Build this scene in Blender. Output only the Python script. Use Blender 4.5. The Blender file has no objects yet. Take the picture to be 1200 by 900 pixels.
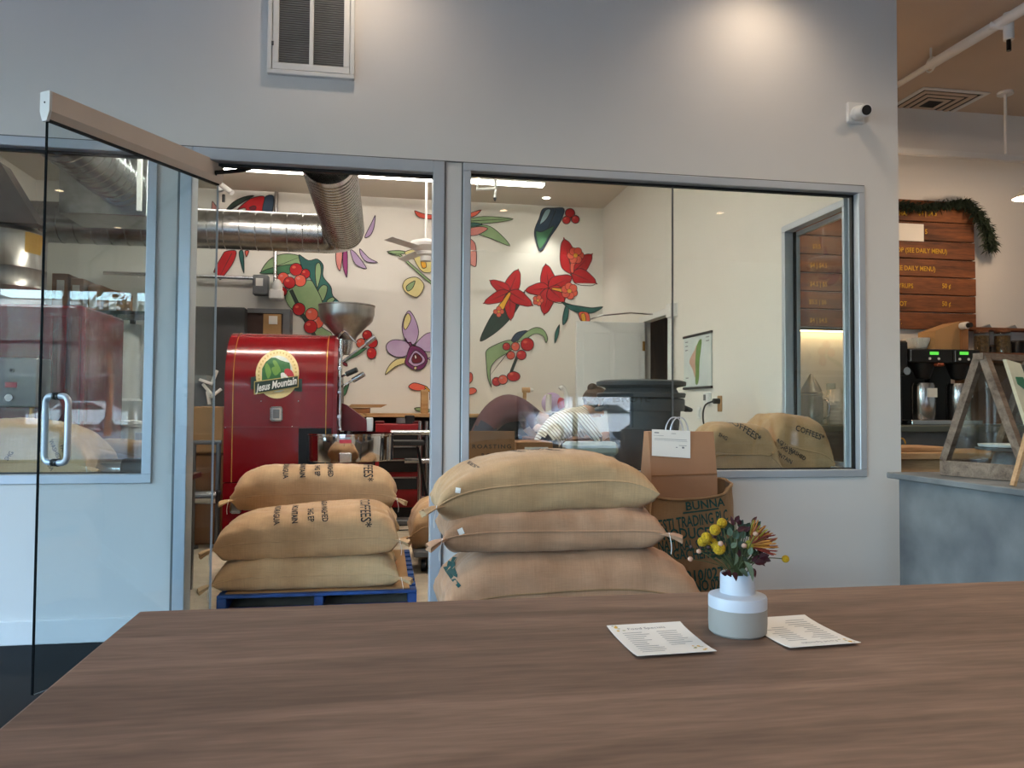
import bpy, bmesh, math, random
from mathutils import Vector, Matrix, noise
from mathutils.bvhtree import BVHTree
from mathutils.geometry import tessellate_polygon
random.seed(7)
SC = bpy.context.scene
COL = SC.collection
R_ = math.radians
# ---------------------------------------------------------------- camera
FPX = 902.0
CAMP = Vector((0, -4.08, 1.15))
CROT = Matrix.Rotation(R_(-9.45), 3, 'Z') @ Matrix.Rotation(R_(91.85), 3, 'X') @ Matrix.Rotation(R_(0.36), 3, 'Z')
cd = bpy.data.cameras.new('camera'); cd.sensor_width = 36; cd.sensor_fit = 'HORIZONTAL'
cd.lens = FPX / 1200 * 36; cd.clip_start = .02; cd.clip_end = 300
cam = bpy.data.objects.new('camera', cd); COL.objects.link(cam)
cam.matrix_world = Matrix.Translation(CAMP) @ CROT.to_4x4()
SC.camera = cam
# ---------------------------------------------------------------- sky, exposure
W = bpy.data.worlds.new('sky'); SC.world = W; W.use_nodes = True
nt = W.node_tree; nt.nodes.clear()
sky = nt.nodes.new('ShaderNodeTexSky'); sky.sky_type = 'NISHITA'; sky.sun_disc = False
sky.sun_elevation = R_(38); sky.sun_rotation = R_(60); sky.air_density = 1.0; sky.dust_density = 2.5
bg = nt.nodes.new('ShaderNodeBackground'); bg.inputs[1].default_value = 2.5
wo = nt.nodes.new('ShaderNodeOutputWorld')
nt.links.new(sky.outputs[0], bg.inputs[0]); nt.links.new(bg.outputs[0], wo.inputs[0])
SC.view_settings.view_transform = 'Standard'; SC.view_settings.look = 'None'
SC.view_settings.gamma = 1; SC.view_settings.use_curve_mapping = False
SC.view_settings.exposure = 0.58
SC.cycles.use_denoising = True
SC.cycles.max_bounces = 8; SC.cycles.transparent_max_bounces = 16; SC.cycles.sample_clamp_indirect = 6
SC.cycles.caustics_reflective = False; SC.cycles.caustics_refractive = False
# daylight portals at the street windows
for px0, px1, pzh in ((-5.7, -.9, 2.95), (2.15, 4.15, 1.42)):
    l = bpy.data.lights.new('street_window_portal', 'AREA'); l.shape = 'RECTANGLE'
    l.size = px1 - px0; l.size_y = pzh - .3; l.cycles.is_portal = True
    o = bpy.data.objects.new('street_window_portal', l); COL.objects.link(o)
    o.location = ((px0 + px1) / 2, -8.3, (pzh + .3) / 2); o.rotation_euler = (R_(90), 0, 0)
l = bpy.data.lights.new('side_window_portal', 'AREA'); l.shape = 'RECTANGLE'; l.size = 6.4; l.size_y = 3.0; l.cycles.is_portal = True
o = bpy.data.objects.new('side_window_portal', l); COL.objects.link(o); o.location = (-6.08, -4.1, 1.8); o.rotation_euler = (R_(90), 0, R_(-90))
# ---------------------------------------------------------------- pixel helpers (1200x900 frame -> real planes)
def ray(px, py): return CROT @ Vector(((px - 600) / FPX, -(py - 450) / FPX, -1))
def onY(px, py, Y=0.): d = ray(px, py); return CAMP + d * ((Y - CAMP.y) / d.y)
def onX(px, py, X): d = ray(px, py); return CAMP + d * ((X - CAMP.x) / d.x)
def onZ(px, py, Z): d = ray(px, py); return CAMP + d * ((Z - CAMP.z) / d.z)
# ---------------------------------------------------------------- materials
def lin(c):
    def f(v):
        v /= 255; return v / 12.92 if v <= .04045 else ((v + .055) / 1.055) ** 2.4
    return (f(c[0]), f(c[1]), f(c[2]), 1)
MATS = {}
def mat(name, col, rough=.5, metal=0., var=.08, scale=12, bump=0., col2=None, stretch=(1, 1, 1), coat=0., detail=4, emit=0, bscale=None, sheen=0, trans=0):
    if name in MATS: return MATS[name]
    m = bpy.data.materials.new(name); m.use_nodes = True
    n = m.node_tree.nodes; L = m.node_tree.links; b = n['Principled BSDF']
    tc = n.new('ShaderNodeTexCoord'); mp = n.new('ShaderNodeMapping'); mp.inputs['Scale'].default_value = stretch
    nz = n.new('ShaderNodeTexNoise'); nz.inputs['Scale'].default_value = scale; nz.inputs['Detail'].default_value = detail
    cr = n.new('ShaderNodeValToRGB'); c = lin(col)
    c2 = lin(col2) if col2 else tuple(x * (1 - var * 2) for x in c[:3]) + (1,)
    cr.color_ramp.elements[0].position = .3; cr.color_ramp.elements[1].position = .7
    cr.color_ramp.elements[0].color = c2
    cr.color_ramp.elements[1].color = c
    L.new(tc.outputs['Object'], mp.inputs[0]); L.new(mp.outputs[0], nz.inputs[0])
    L.new(nz.outputs[0], cr.inputs[0]); L.new(cr.outputs[0], b.inputs['Base Color'])
    b.inputs['Roughness'].default_value = rough; b.inputs['Metallic'].default_value = metal
    b.inputs['Coat Weight'].default_value = coat; b.inputs['Coat Roughness'].default_value = .06
    if sheen: b.inputs['Sheen Weight'].default_value = sheen
    if trans: b.inputs['Transmission Weight'].default_value = trans
    if emit:
        b.inputs['Emission Color'].default_value = c; b.inputs['Emission Strength'].default_value = emit
    if bump:
        n2 = n.new('ShaderNodeTexNoise'); n2.inputs['Scale'].default_value = bscale or scale * 4; n2.inputs['Detail'].default_value = 3
        bp = n.new('ShaderNodeBump'); bp.inputs['Strength'].default_value = bump; bp.inputs['Distance'].default_value = .01
        L.new(mp.outputs[0], n2.inputs[0]); L.new(n2.outputs[0], bp.inputs['Height']); L.new(bp.outputs[0], b.inputs['Normal'])
    MATS[name] = m; return m
def glassmat(name, tint=(246, 250, 249), base=.043, rough=0.):
    m = bpy.data.materials.new(name); m.use_nodes = True
    n = m.node_tree.nodes; L = m.node_tree.links; n.clear()
    lw = n.new('ShaderNodeLayerWeight'); lw.inputs[0].default_value = .5
    pw = n.new('ShaderNodeMath'); pw.operation = 'POWER'; pw.inputs[1].default_value = 5
    ml = n.new('ShaderNodeMath'); ml.operation = 'MULTIPLY_ADD'; ml.inputs[1].default_value = 1 - base; ml.inputs[2].default_value = base
    t = n.new('ShaderNodeBsdfTransparent'); t.inputs[0].default_value = lin(tint)
    g = n.new('ShaderNodeBsdfGlossy'); g.inputs['Roughness'].default_value = rough; g.inputs[0].default_value = (1, 1, 1, 1)
    mx = n.new('ShaderNodeMixShader'); o = n.new('ShaderNodeOutputMaterial')
    L.new(lw.outputs['Facing'], pw.inputs[0]); L.new(pw.outputs[0], ml.inputs[0]); L.new(ml.outputs[0], mx.inputs[0])
    L.new(t.outputs[0], mx.inputs[1]); L.new(g.outputs[0], mx.inputs[2]); L.new(mx.outputs[0], o.inputs[0])
    return m
def stripemat(name, c1, c2, scale, rough=.8, direction=(1, 0, 0), width=.3, bump=0):
    m = bpy.data.materials.new(name); m.use_nodes = True
    n = m.node_tree.nodes; L = m.node_tree.links; b = n['Principled BSDF']
    tc = n.new('ShaderNodeTexCoord'); dt = n.new('ShaderNodeVectorMath'); dt.operation = 'DOT_PRODUCT'; dt.inputs[1].default_value = [d * scale for d in direction]
    fr = n.new('ShaderNodeMath'); fr.operation = 'FRACT'
    cr = n.new('ShaderNodeValToRGB'); cr.color_ramp.interpolation = 'CONSTANT'
    cr.color_ramp.elements[0].color = lin(c2); cr.color_ramp.elements[1].position = width; cr.color_ramp.elements[1].color = lin(c1)
    L.new(tc.outputs['Object'], dt.inputs[0]); L.new(dt.outputs['Value'], fr.inputs[0]); L.new(fr.outputs[0], cr.inputs[0])
    L.new(cr.outputs[0], b.inputs['Base Color']); b.inputs['Roughness'].default_value = rough
    return m
def woodmat(name, c1, c2, axis='X', scale=3., rough=.5, c3=None, bump=.15, coat=0):
    m = bpy.data.materials.new(name); m.use_nodes = True
    n = m.node_tree.nodes; L = m.node_tree.links; b = n['Principled BSDF']
    tc = n.new('ShaderNodeTexCoord'); mp = n.new('ShaderNodeMapping')
    st = {'X': (.12, 1, 1), 'Y': (1, .12, 1), 'Z': (1, 1, .12)}[axis]
    mp.inputs['Scale'].default_value = [s * scale for s in st]
    n1 = n.new('ShaderNodeTexNoise'); n1.inputs['Scale'].default_value = 4; n1.inputs['Detail'].default_value = 6; n1.inputs['Distortion'].default_value = .9
    n2 = n.new('ShaderNodeTexNoise'); n2.inputs['Scale'].default_value = 38; n2.inputs['Detail'].default_value = 4; n2.inputs['Distortion'].default_value = .2
    ad = n.new('ShaderNodeMath'); ad.operation = 'MULTIPLY_ADD'; ad.inputs[1].default_value = .45
    cr = n.new('ShaderNodeValToRGB'); e = cr.color_ramp.elements
    e[0].position = .52; e[0].color = lin(c2); e[1].position = .92; e[1].color = lin(c1)
    if c3:
        k = e.new(.72); k.color = lin(c3)
    L.new(tc.outputs['Object'], mp.inputs[0]); L.new(mp.outputs[0], n1.inputs[0]); L.new(mp.outputs[0], n2.inputs[0])
    L.new(n2.outputs[0], ad.inputs[0]); L.new(n1.outputs[0], ad.inputs[2]); L.new(ad.outputs[0], cr.inputs[0]); L.new(cr.outputs[0], b.inputs['Base Color'])
    b.inputs['Roughness'].default_value = rough; b.inputs['Coat Weight'].default_value = coat
    bp = n.new('ShaderNodeBump'); bp.inputs['Strength'].default_value = bump; bp.inputs['Distance'].default_value = .002
    L.new(ad.outputs[0], bp.inputs['Height']); L.new(bp.outputs[0], b.inputs['Normal'])
    MATS[name] = m; return m
def burlapmat(name, c1, c2, rough=.9):
    m = bpy.data.materials.new(name); m.use_nodes = True
    n = m.node_tree.nodes; L = m.node_tree.links; b = n['Principled BSDF']
    tc = n.new('ShaderNodeTexCoord')
    nz = n.new('ShaderNodeTexNoise'); nz.inputs['Scale'].default_value = 3.5; nz.inputs['Detail'].default_value = 5
    mp = n.new('ShaderNodeMapping'); mp.inputs['Scale'].default_value = (10, 300, 300)
    nf = n.new('ShaderNodeTexNoise'); nf.inputs['Scale'].default_value = 1; nf.inputs['Detail'].default_value = 2
    mp2 = n.new('ShaderNodeMapping'); mp2.inputs['Scale'].default_value = (300, 10, 10)
    nf2 = n.new('ShaderNodeTexNoise'); nf2.inputs['Scale'].default_value = 1; nf2.inputs['Detail'].default_value = 2
    cr = n.new('ShaderNodeValToRGB'); e = cr.color_ramp.elements
    e[0].position = .3; e[0].color = lin(c2); e[1].position = .65; e[1].color = lin(c1)
    ad = n.new('ShaderNodeMath'); ad.operation = 'ADD'
    mlt = n.new('ShaderNodeMapRange'); mlt.inputs[1].default_value = .6; mlt.inputs[2].default_value = 1.4; mlt.inputs[3].default_value = .86; mlt.inputs[4].default_value = 1.08
    mx = n.new('ShaderNodeMix'); mx.data_type = 'RGBA'; mx.blend_type = 'MULTIPLY'; mx.inputs[0].default_value = 1
    for a_, b_ in ((mp, nf), (mp2, nf2)): L.new(tc.outputs['Object'], a_.inputs[0]); L.new(a_.outputs[0], b_.inputs[0])
    L.new(tc.outputs['Object'], nz.inputs[0]); L.new(nz.outputs[0], cr.inputs[0])
    L.new(nf.outputs[0], ad.inputs[0]); L.new(nf2.outputs[0], ad.inputs[1]); L.new(ad.outputs[0], mlt.inputs[0])
    cmb = n.new('ShaderNodeCombineColor')
    for i in range(3): L.new(mlt.outputs[0], cmb.inputs[i])
    L.new(cr.outputs[0], mx.inputs[6]); L.new(cmb.outputs[0], mx.inputs[7]); L.new(mx.outputs[2], b.inputs['Base Color'])
    bp = n.new('ShaderNodeBump'); bp.inputs['Strength'].default_value = .3; bp.inputs['Distance'].default_value = .002
    L.new(ad.outputs[0], bp.inputs['Height']); L.new(bp.outputs[0], b.inputs['Normal'])
    b.inputs['Roughness'].default_value = rough; b.inputs['Sheen Weight'].default_value = .15
    MATS[name] = m; return m
def lampmat(name, col, s):
    m = bpy.data.materials.new(name); m.use_nodes = True
    n = m.node_tree.nodes; n.clear(); e = n.new('ShaderNodeEmission'); e.inputs[0].default_value = lin(col); e.inputs[1].default_value = s
    o = n.new('ShaderNodeOutputMaterial'); m.node_tree.links.new(e.outputs[0], o.inputs[0]); return m
# ---------------------------------------------------------------- mesh helpers
ORG = {}
def V(*a): return Vector(a)
class MB:
    def __init__(s): s.bm = bmesh.new()
    def _add(s, vs, fs):
        bv = [s.bm.verts.new(v) for v in vs]
        for f in fs:
            try: s.bm.faces.new([bv[i] for i in f])
            except ValueError: pass
        return bv
    def box(s, x0, x1, y0, y1, z0, z1, bev=0., M=None, seg=1):
        t = bmesh.new(); bmesh.ops.create_cube(t, size=1)
        for v in t.verts: v.co = Vector(((x0 + x1) / 2 + v.co.x * (x1 - x0), (y0 + y1) / 2 + v.co.y * (y1 - y0), (z0 + z1) / 2 + v.co.z * (z1 - z0)))
        if bev: bmesh.ops.bevel(t, geom=t.edges[:], offset=bev, segments=seg, affect='EDGES', profile=.6)
        return s._merge(t, M)
    def _merge(s, t, M=None):
        t.verts.index_update(); off = []
        for v in t.verts: off.append(s.bm.verts.new(M @ v.co if M else v.co))
        for f in t.faces:
            try: s.bm.faces.new([off[v.index] for v in f.verts])
            except ValueError: pass
        t.free(); return s
    def bar(s, p0, p1, w, h, up=(0, 0, 1), bev=0):
        p0, p1 = Vector(p0), Vector(p1); d = (p1 - p0); L = d.length; d.normalize()
        u = Vector(up); x = d.cross(u)
        if x.length < 1e-4: u = Vector((0, 1, 0)); x = d.cross(u)
        x.normalize(); u = x.cross(d)
        M = Matrix((x, d, u)).transposed().to_4x4(); M.translation = (p0 + p1) / 2
        return s.box(-w / 2, w / 2, -L / 2, L / 2, -h / 2, h / 2, bev, M)
    def tube(s, pts, r, n=8, closed=False, caps=True):
        pts = [Vector(p) for p in pts]; N = len(pts); rr = r if isinstance(r, (list, tuple)) else [r] * N
        rings = []; up = None
        for i, p in enumerate(pts):
            a = pts[(i - 1) % N] if (closed or i > 0) else pts[i]
            b = pts[(i + 1) % N] if (closed or i < N - 1) else pts[i]
            d = (b - a).normalized()
            if up is None:
                up = d.orthogonal().normalized()
            up = (up - d * up.dot(d))
            if up.length < 1e-5: up = d.orthogonal()
            up.normalize(); sd = d.cross(up)
            rings.append([s.bm.verts.new(p + (up * math.cos(t) + sd * math.sin(t)) * rr[i]) for t in [2 * math.pi * k / n for k in range(n)]])
        for i in range(N if closed else N - 1):
            A, B = rings[i], rings[(i + 1) % N]
            for k in range(n): s.bm.faces.new((A[k], A[(k + 1) % n], B[(k + 1) % n], B[k]))
        if caps and not closed:
            s.bm.faces.new(rings[0][::-1]); s.bm.faces.new(rings[-1])
        return s
    def cyl(s, p0, p1, r, r1=None, n=24, caps=True): return s.tube([p0, p1], [r, r if r1 is None else r1], n, caps=caps)
    def lathe(s, prof, c=(0, 0, 0), n=32, sx=1, sy=1, M=None, close=False):
        c = Vector(c); rings = []
        for r, z in prof:
            if r < 1e-6:
                p = Vector((0, 0, z)); p = M @ p if M else p; rings.append([s.bm.verts.new(p + c)])
            else:
                ring = []
                for k in range(n):
                    a = 2 * math.pi * k / n; p = Vector((r * sx * math.cos(a), r * sy * math.sin(a), z)); p = M @ p if M else p
                    ring.append(s.bm.verts.new(p + c))
                rings.append(ring)
        pr = list(zip(rings, rings[1:]))
        if close: pr.append((rings[-1], rings[0]))
        for A, B in pr:
            for k in range(n):
                q = [A[k % len(A)], A[(k + 1) % n % len(A)], B[(k + 1) % n % len(B)], B[k % len(B)]]
                q2 = []
                for v in q:
                    if v not in q2: q2.append(v)
                if len(q2) > 2 and not s.bm.faces.get(q2): s.bm.faces.new(q2)
        return s
    def prism(s, pts, ax, d0, d1, M=None):
        def P(a, b, d): return {'Y': Vector((a, d, b)), 'X': Vector((d, a, b)), 'Z': Vector((a, b, d))}[ax]
        A = [P(a, b, d0) for a, b in pts]; B = [P(a, b, d1) for a, b in pts]
        if M: A = [M @ v for v in A]; B = [M @ v for v in B]
        n = len(pts); bv = [s.bm.verts.new(v) for v in A + B]
        tr = tessellate_polygon([[Vector((a, b, 0)) for a, b in pts]])
        for t in tr:
            try: s.bm.faces.new([bv[i] for i in t]); s.bm.faces.new([bv[i + n] for i in t[::-1]])
            except ValueError: pass
        for i in range(n): j = (i + 1) % n; s.bm.faces.new((bv[i], bv[j], bv[j + n], bv[i + n]))
        return s
    def sphere(s, c, r, sc=(1, 1, 1), u=16, v=10, M=None):
        t = bmesh.new(); bmesh.ops.create_uvsphere(t, u_segments=u, v_segments=v, radius=r)
        c = Vector(c)
        for w in t.verts:
            p = Vector((w.co.x * sc[0], w.co.y * sc[1], w.co.z * sc[2])); w.co = (M @ p if M else p) + c
        return s._merge(t)
    def raw(s, vs, fs): s._add(vs, fs); return s
    def build(s, name, m, parent=None, smooth=False, org=None, label=None, cat=None, group=None, kind=None, angle=40, keep=False):
        bm = s.bm
        bmesh.ops.recalc_face_normals(bm, faces=bm.faces[:])
        if parent is None and org is None:
            xs = [v.co.x for v in bm.verts]; ys = [v.co.y for v in bm.verts]; zs = [v.co.z for v in bm.verts]
            org = Vector(((min(xs) + max(xs)) / 2, (min(ys) + max(ys)) / 2, min(zs)))
        o0 = ORG[parent.name] if parent is not None else Vector(org)
        for v in bm.verts: v.co -= o0
        me = bpy.data.meshes.new(name); bm.to_mesh(me)
        if smooth:
            for p in me.polygons: p.use_smooth = True
            me.set_sharp_from_angle(angle=R_(angle))
        if not keep: bm.free()
        ms = m if isinstance(m, (list, tuple)) else [m]
        for k in ms: me.materials.append(MATS[k] if isinstance(k, str) else k)
        o = bpy.data.objects.new(name, me); COL.objects.link(o)
        if parent is not None: o.parent = parent
        else: o.location = o0
        ORG[o.name] = o0
        tag(o, label, cat, group, kind); return o
def tag(o, label=None, cat=None, group=None, kind=None):
    for k, v in (('label', label), ('category', cat), ('group', group), ('kind', kind)):
        if v: o[k] = v
    return o
def thing(name, loc, label, cat, group=None, kind=None):
    o = bpy.data.objects.new(name, None); COL.objects.link(o); o.location = loc; o.empty_display_size = .1
    ORG[o.name] = Vector(loc); return tag(o, label, cat, group, kind)
def B(name, m, parent, *box, **k):
    bev = k.pop('bev', 0); mb = MB(); mb.box(*box, bev); return mb.build(name, m, parent, **k)
def spline(pts, n=6, closed=True):
    N = len(pts); out = []
    P = [Vector((p[0], p[1], 0)) if len(p) == 2 else Vector(p) for p in pts]
    for i in range(N if closed else N - 1):
        g = lambda j: P[j % N] if closed else P[max(0, min(N - 1, j))]
        p0, p1, p2, p3 = g(i - 1), g(i), g(i + 1), g(i + 2)
        for k in range(n):
            t = k / n
            out.append(.5 * ((2 * p1) + (p2 - p0) * t + (2 * p0 - 5 * p1 + 4 * p2 - p3) * t * t + (3 * p1 - p0 - 3 * p2 + p3) * t ** 3))
    if not closed: out.append(P[-1])
    return out
def text2d(s, size=1., sx=1., bold=0., align='LEFT', space=1.):
    c = bpy.data.curves.new('t', 'FONT'); c.body = s; c.size = size; c.align_x = align; c.offset = bold; c.resolution_u = 2; c.space_character = space
    o = bpy.data.objects.new('t', c); COL.objects.link(o)
    dg = bpy.context.evaluated_depsgraph_get(); dg.update()
    me = o.evaluated_get(dg).to_mesh()
    vs = [(v.co.x * sx, v.co.y) for v in me.vertices]; fs = [tuple(p.vertices) for p in me.polygons]
    o.evaluated_get(dg).to_mesh_clear(); bpy.data.objects.remove(o); bpy.data.curves.remove(c)
    return vs, fs
def decal(vs, fs, C, a, b, bvh=None, d=None, off=.002, maxlen=None, mb=None):
    """flat 2D mesh placed at C along a (right) and b (up); with bvh it is laid onto that surface along d"""
    a = Vector(a).normalized(); b = Vector(b).normalized(); C = Vector(C)
    t = bmesh.new(); bv = [t.verts.new((x, y, 0)) for x, y in vs]
    for f in fs:
        try: t.faces.new([bv[i] for i in f])
        except ValueError: pass
    if maxlen:
        for _ in range(4):
            bmesh.ops.triangulate(t, faces=t.faces[:])
            e = [x for x in t.edges if x.calc_length() > maxlen]
            if not e: break
            bmesh.ops.subdivide_edges(t, edges=e, cuts=1)
        bmesh.ops.triangulate(t, faces=t.faces[:])
    dead = []
    for v in t.verts:
        p = C + a * v.co.x + b * v.co.y
        if bvh:
            D = Vector(d).normalized(); h = bvh.ray_cast(p - D * 1.0, D)
            if h[0] is None: dead.append(v); continue
            nn = h[1] if h[1].dot(D) < 0 else -h[1]
            p = h[0] + (nn * .6 - D * .4) * off
        v.co = p
    if dead: bmesh.ops.delete(t, geom=dead, context='VERTS')
    mb = mb or MB(); mb._merge(t); return mb
def bvh_of(mb): return BVHTree.FromBMesh(mb.bm)
# ---------------------------------------------------------------- shared materials
mat('wall_paint', (222, 220, 217), .85, var=.012, scale=3, bump=.03, bscale=140)
mat('roast_paint', (230, 226, 218), .8, var=.012, scale=3)
mat('ceiling_paint', (208, 188, 170), .9, var=.03, scale=2)
mat('roast_ceiling', (210, 202, 190), .9, var=.02, scale=2)
mat('frame_alu', (196, 203, 212), .38, .35, var=.02, scale=5)
mat('gasket', (18, 18, 20), .6)
mat('black_plastic', (20, 20, 22), .45, var=.1)
mat('black_metal', (24, 24, 26), .4, .5)
mat('white_plastic', (232, 232, 230), .4, var=.02)
mat('white_paint', (228, 228, 226), .5, var=.02)
mat('steel', (190, 190, 192), .22, 1., var=.05, scale=8)
mat('chrome', (215, 215, 218), .07, 1., var=.02)
mat('galvanised', (196, 198, 198), .26, 1., var=.16, scale=16, detail=6)
mat('brushed', (170, 168, 164), .34, 1., var=.1, scale=30, stretch=(1, 1, .05))
mat('grey_metal', (112, 114, 116), .45, .4)
mat('roaster_red', (112, 8, 18), .2, var=.05, scale=4, coat=.25)
mat('dark_red', (110, 14, 22), .35, var=.1)
mat('gold', (190, 140, 60), .35, .6)
mat('cardboard', (176, 138, 94), .85, var=.06, scale=6)
mat('cardboard_dark', (150, 104, 66), .85, var=.08, scale=6)
mat('kraft', (168, 124, 92), .8, var=.05, scale=5, bump=.08, bscale=30)
mat('paper', (236, 234, 228), .8, var=.01)
mat('ink', (26, 30, 36), .8, var=.1)
mat('ink_grey', (130, 132, 136), .8)
mat('teal_ink', (20, 78, 74), .85, var=.25, scale=60)
mat('floor_dark', (17, 19, 23), .75, var=.12, scale=2.2, detail=8, bump=.02)
mat('floor_tan', (206, 192, 168), .6, var=.12, scale=9, detail=8, bump=.3, bscale=60)
mat('blue_paint', (24, 82, 160), .6, var=.2, scale=9, col2=(16, 52, 108))
mat('concrete', (126, 130, 132), .6, var=.1, scale=3.5, detail=8, col2=(84, 89, 94), bump=.05)
mat('rubber_grey', (66, 72, 78), .55, var=.05)
mat('skin', (196, 148, 120), .55, var=.03)
mat('stem_green', (74, 84, 48), .7, var=.1)
burlapmat('burlap', (200, 164, 122), (172, 136, 96))
burlapmat('burlap_warm', (186, 144, 112), (160, 118, 86))
burlapmat('burlap_dark', (150, 118, 82), (122, 92, 62))
burlapmat('burlap_pale', (208, 178, 136), (180, 148, 108))
woodmat('table_wood', (142, 114, 96), (98, 76, 62), 'X', 2.6, .6, (120, 95, 79), coat=0)
woodmat('menu_wood', (142, 86, 48), (74, 42, 24), 'X', 2.2, .7, (112, 66, 38))
woodmat('case_wood', (138, 120, 104), (86, 70, 58), 'X', 4, .75)
woodmat('bench_wood', (206, 168, 116), (170, 128, 80), 'X', 3, .6)
woodmat('cafe_wood', (196, 160, 120), (160, 122, 84), 'X', 3, .6)
woodmat('brown_wood', (132, 92, 60), (90, 58, 36), 'Z', 3, .6)
GLASS = glassmat('window_glass'); DOORGLASS = glassmat('door_glass', (240, 245, 246)); CASEGLASS = glassmat('case_glass', (242, 246, 246), .05)
MATS['roaster_red'].node_tree.nodes['Principled BSDF'].inputs['Specular IOR Level'].default_value = .3
MATS['edge_black'] = mat('edge_black', (4, 6, 8), .7); MATS['edge_black'].node_tree.nodes['Principled BSDF'].inputs['Specular IOR Level'].default_value = .05
MATS['floor_dark'].node_tree.nodes['Principled BSDF'].inputs['Specular IOR Level'].default_value = .25
# ---------------------------------------------------------------- room shell
ZC = 3.72
S = dict(kind='structure')
def struct(name, boxes, m, bev=0):
    mb = MB()
    for b in boxes: mb.box(*b, bev)
    return mb.build(name, m, **S)
struct('floor', [(-6, 8.2, -8.3, 0.0, -.1, 0), (2.80, 8.2, 0, 1.75, -.1, 0)], 'floor_dark')
struct('floor', [(-6, 2.80, 0.0, 5.4, -.1, -.001), (2.80, 4.2, 1.82, 5.4, -.1, -.001)], 'floor_tan')
struct('ceiling', [(-6, 8.2, -8.3, 0.07, ZC, ZC + .1), (2.80, 8.2, .07, 1.8, ZC, ZC + .1)], 'ceiling_paint')
struct('ceiling', [(-6, 2.80, .07, 5.4, ZC - .02, ZC + .1)], 'roast_ceiling')
WT = .14
WXL, WXR, WZ0, WZ1 = -1.134, 2.765, .77, 2.467      # frame outlines
DL, DR = -1.025, .306
w = struct('wall_partition', [(-6, -3.7, 0, WT, 0, ZC), (-3.7, WXL, 0, WT, 0, WZ0), (WXL, DL, 0, WT, 0, WZ1), (-3.7, WXR, 0, WT, WZ1, ZC),
    (DR, .406, 0, WT, 0, WZ1), (.406, WXR, 0, WT, 0, WZ0), (WXR, 2.99, 0, WT, 0, ZC)], 'wall_paint')
struct('wall_back', [(-6, 2.72, 5.3, 5.4, 0, ZC)], 'roast_paint')
WB = bpy.data.objects['wall_back']
struct('wall_roastery_left', [(-4.0, -3.9, WT, 5.3, 0, ZC)], 'roast_paint')
# right wall of the roastery with side window (Y .10-.80) and doorway (Y 3.0-3.75)
struct('wall_roastery_right', [(2.72, 2.80, WT, .815, 0, .77), (2.72, 2.80, WT, .815, 2.42, ZC), (2.72, 2.80, .815, 3.0, 0, ZC),
    (2.72, 2.80, 3.0, 3.76, 2.08, ZC), (2.72, 2.80, 3.76, 5.4, 0, ZC)], 'roast_paint')
struct('wall_storeroom', [(2.80, 4.2, 2.7, 2.75, 0, 2.6), (2.80, 4.2, 4.3, 4.35, 0, 2.6), (4.15, 4.2, 2.75, 4.3, 0, 2.6), (2.80, 4.2, 2.7, 4.35, 2.6, 2.65)], 'brown_wood')
struct('wall_cafe_back', [(2.80, 8.2, 1.72, 1.82, 0, ZC)], 'wall_paint')
struct('wall_cafe_right', [(8.1, 8.2, -8.3, 1.72, 0, ZC)], 'wall_paint')
struct('wall_main_left', [(-6.1, -6, -8.3, -7.3, 0, ZC), (-6.1, -6, -.9, 5.3, 0, ZC), (-6.1, -6, -7.3, -.9, 0, .3), (-6.1, -6, -7.3, -.9, 3.3, ZC)], 'wall_paint')
f = MB()
for i in range(5):
    y = -7.3 + 6.4 * i / 4; f.box(-6.09, -6.01, y - .035, y + .035, .3, 3.3)
for z in (.33, 3.27): f.box(-6.085, -6.015, -7.3, -.9, z - .03, z + .03)
fo = f.build('window_6', 'grey_metal', kind='structure')  # unseen side windows, added for cool daylight from the left
for i in range(4): B('pane', GLASS, fo, -6.053, -6.047, -7.265 + 1.6 * i, -5.735 + 1.6 * i, .36, 3.24)
# street wall behind the camera: tall glazing at left, a lower bay at right
struct('wall_street', [(-6, 8.2, -8.4, -8.25, 0, .3), (-6, 8.2, -8.4, -8.25, 2.95, ZC), (-6, -5.7, -8.4, -8.25, .3, 2.95),
    (-.9, 2.15, -8.4, -8.25, .3, 2.95), (2.15, 4.15, -8.4, -8.25, 1.42, 2.95), (4.15, 8.2, -8.4, -8.25, .3, 2.95)], 'wall_paint')
wn = 4
for x0, x1, n, zh in ((-5.7, -.9, 5, 2.95), (2.15, 4.15, 2, 1.42)):
    f = MB()
    for i in range(n + 1):
        x = x0 + (x1 - x0) * i / n; f.box(x - .035, x + .035, -8.37, -8.28, .3, zh)
    for z in (.32, zh - .03) + ((2.1,) if zh > 2 else ()): f.box(x0, x1, -8.36, -8.29, z - .03, z + .03)
    fo = f.build('window_%d' % wn, 'grey_metal', kind='structure'); wn += 1
    for i in range(n): B('pane', GLASS, fo, x0 + (x1 - x0) * i / n + .035, x0 + (x1 - x0) * (i + 1) / n - .035, -8.328, -8.322, .35, zh - .05)
# baseboards
for nm, b in (('baseboard_left', (-3.9, DL, -.014, 0, 0, .116)), ('baseboard_right', (.306, 2.99, -.014, 0, 0, .116))):
    B(nm, 'white_paint', None, *b, bev=.004, **S)
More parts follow.
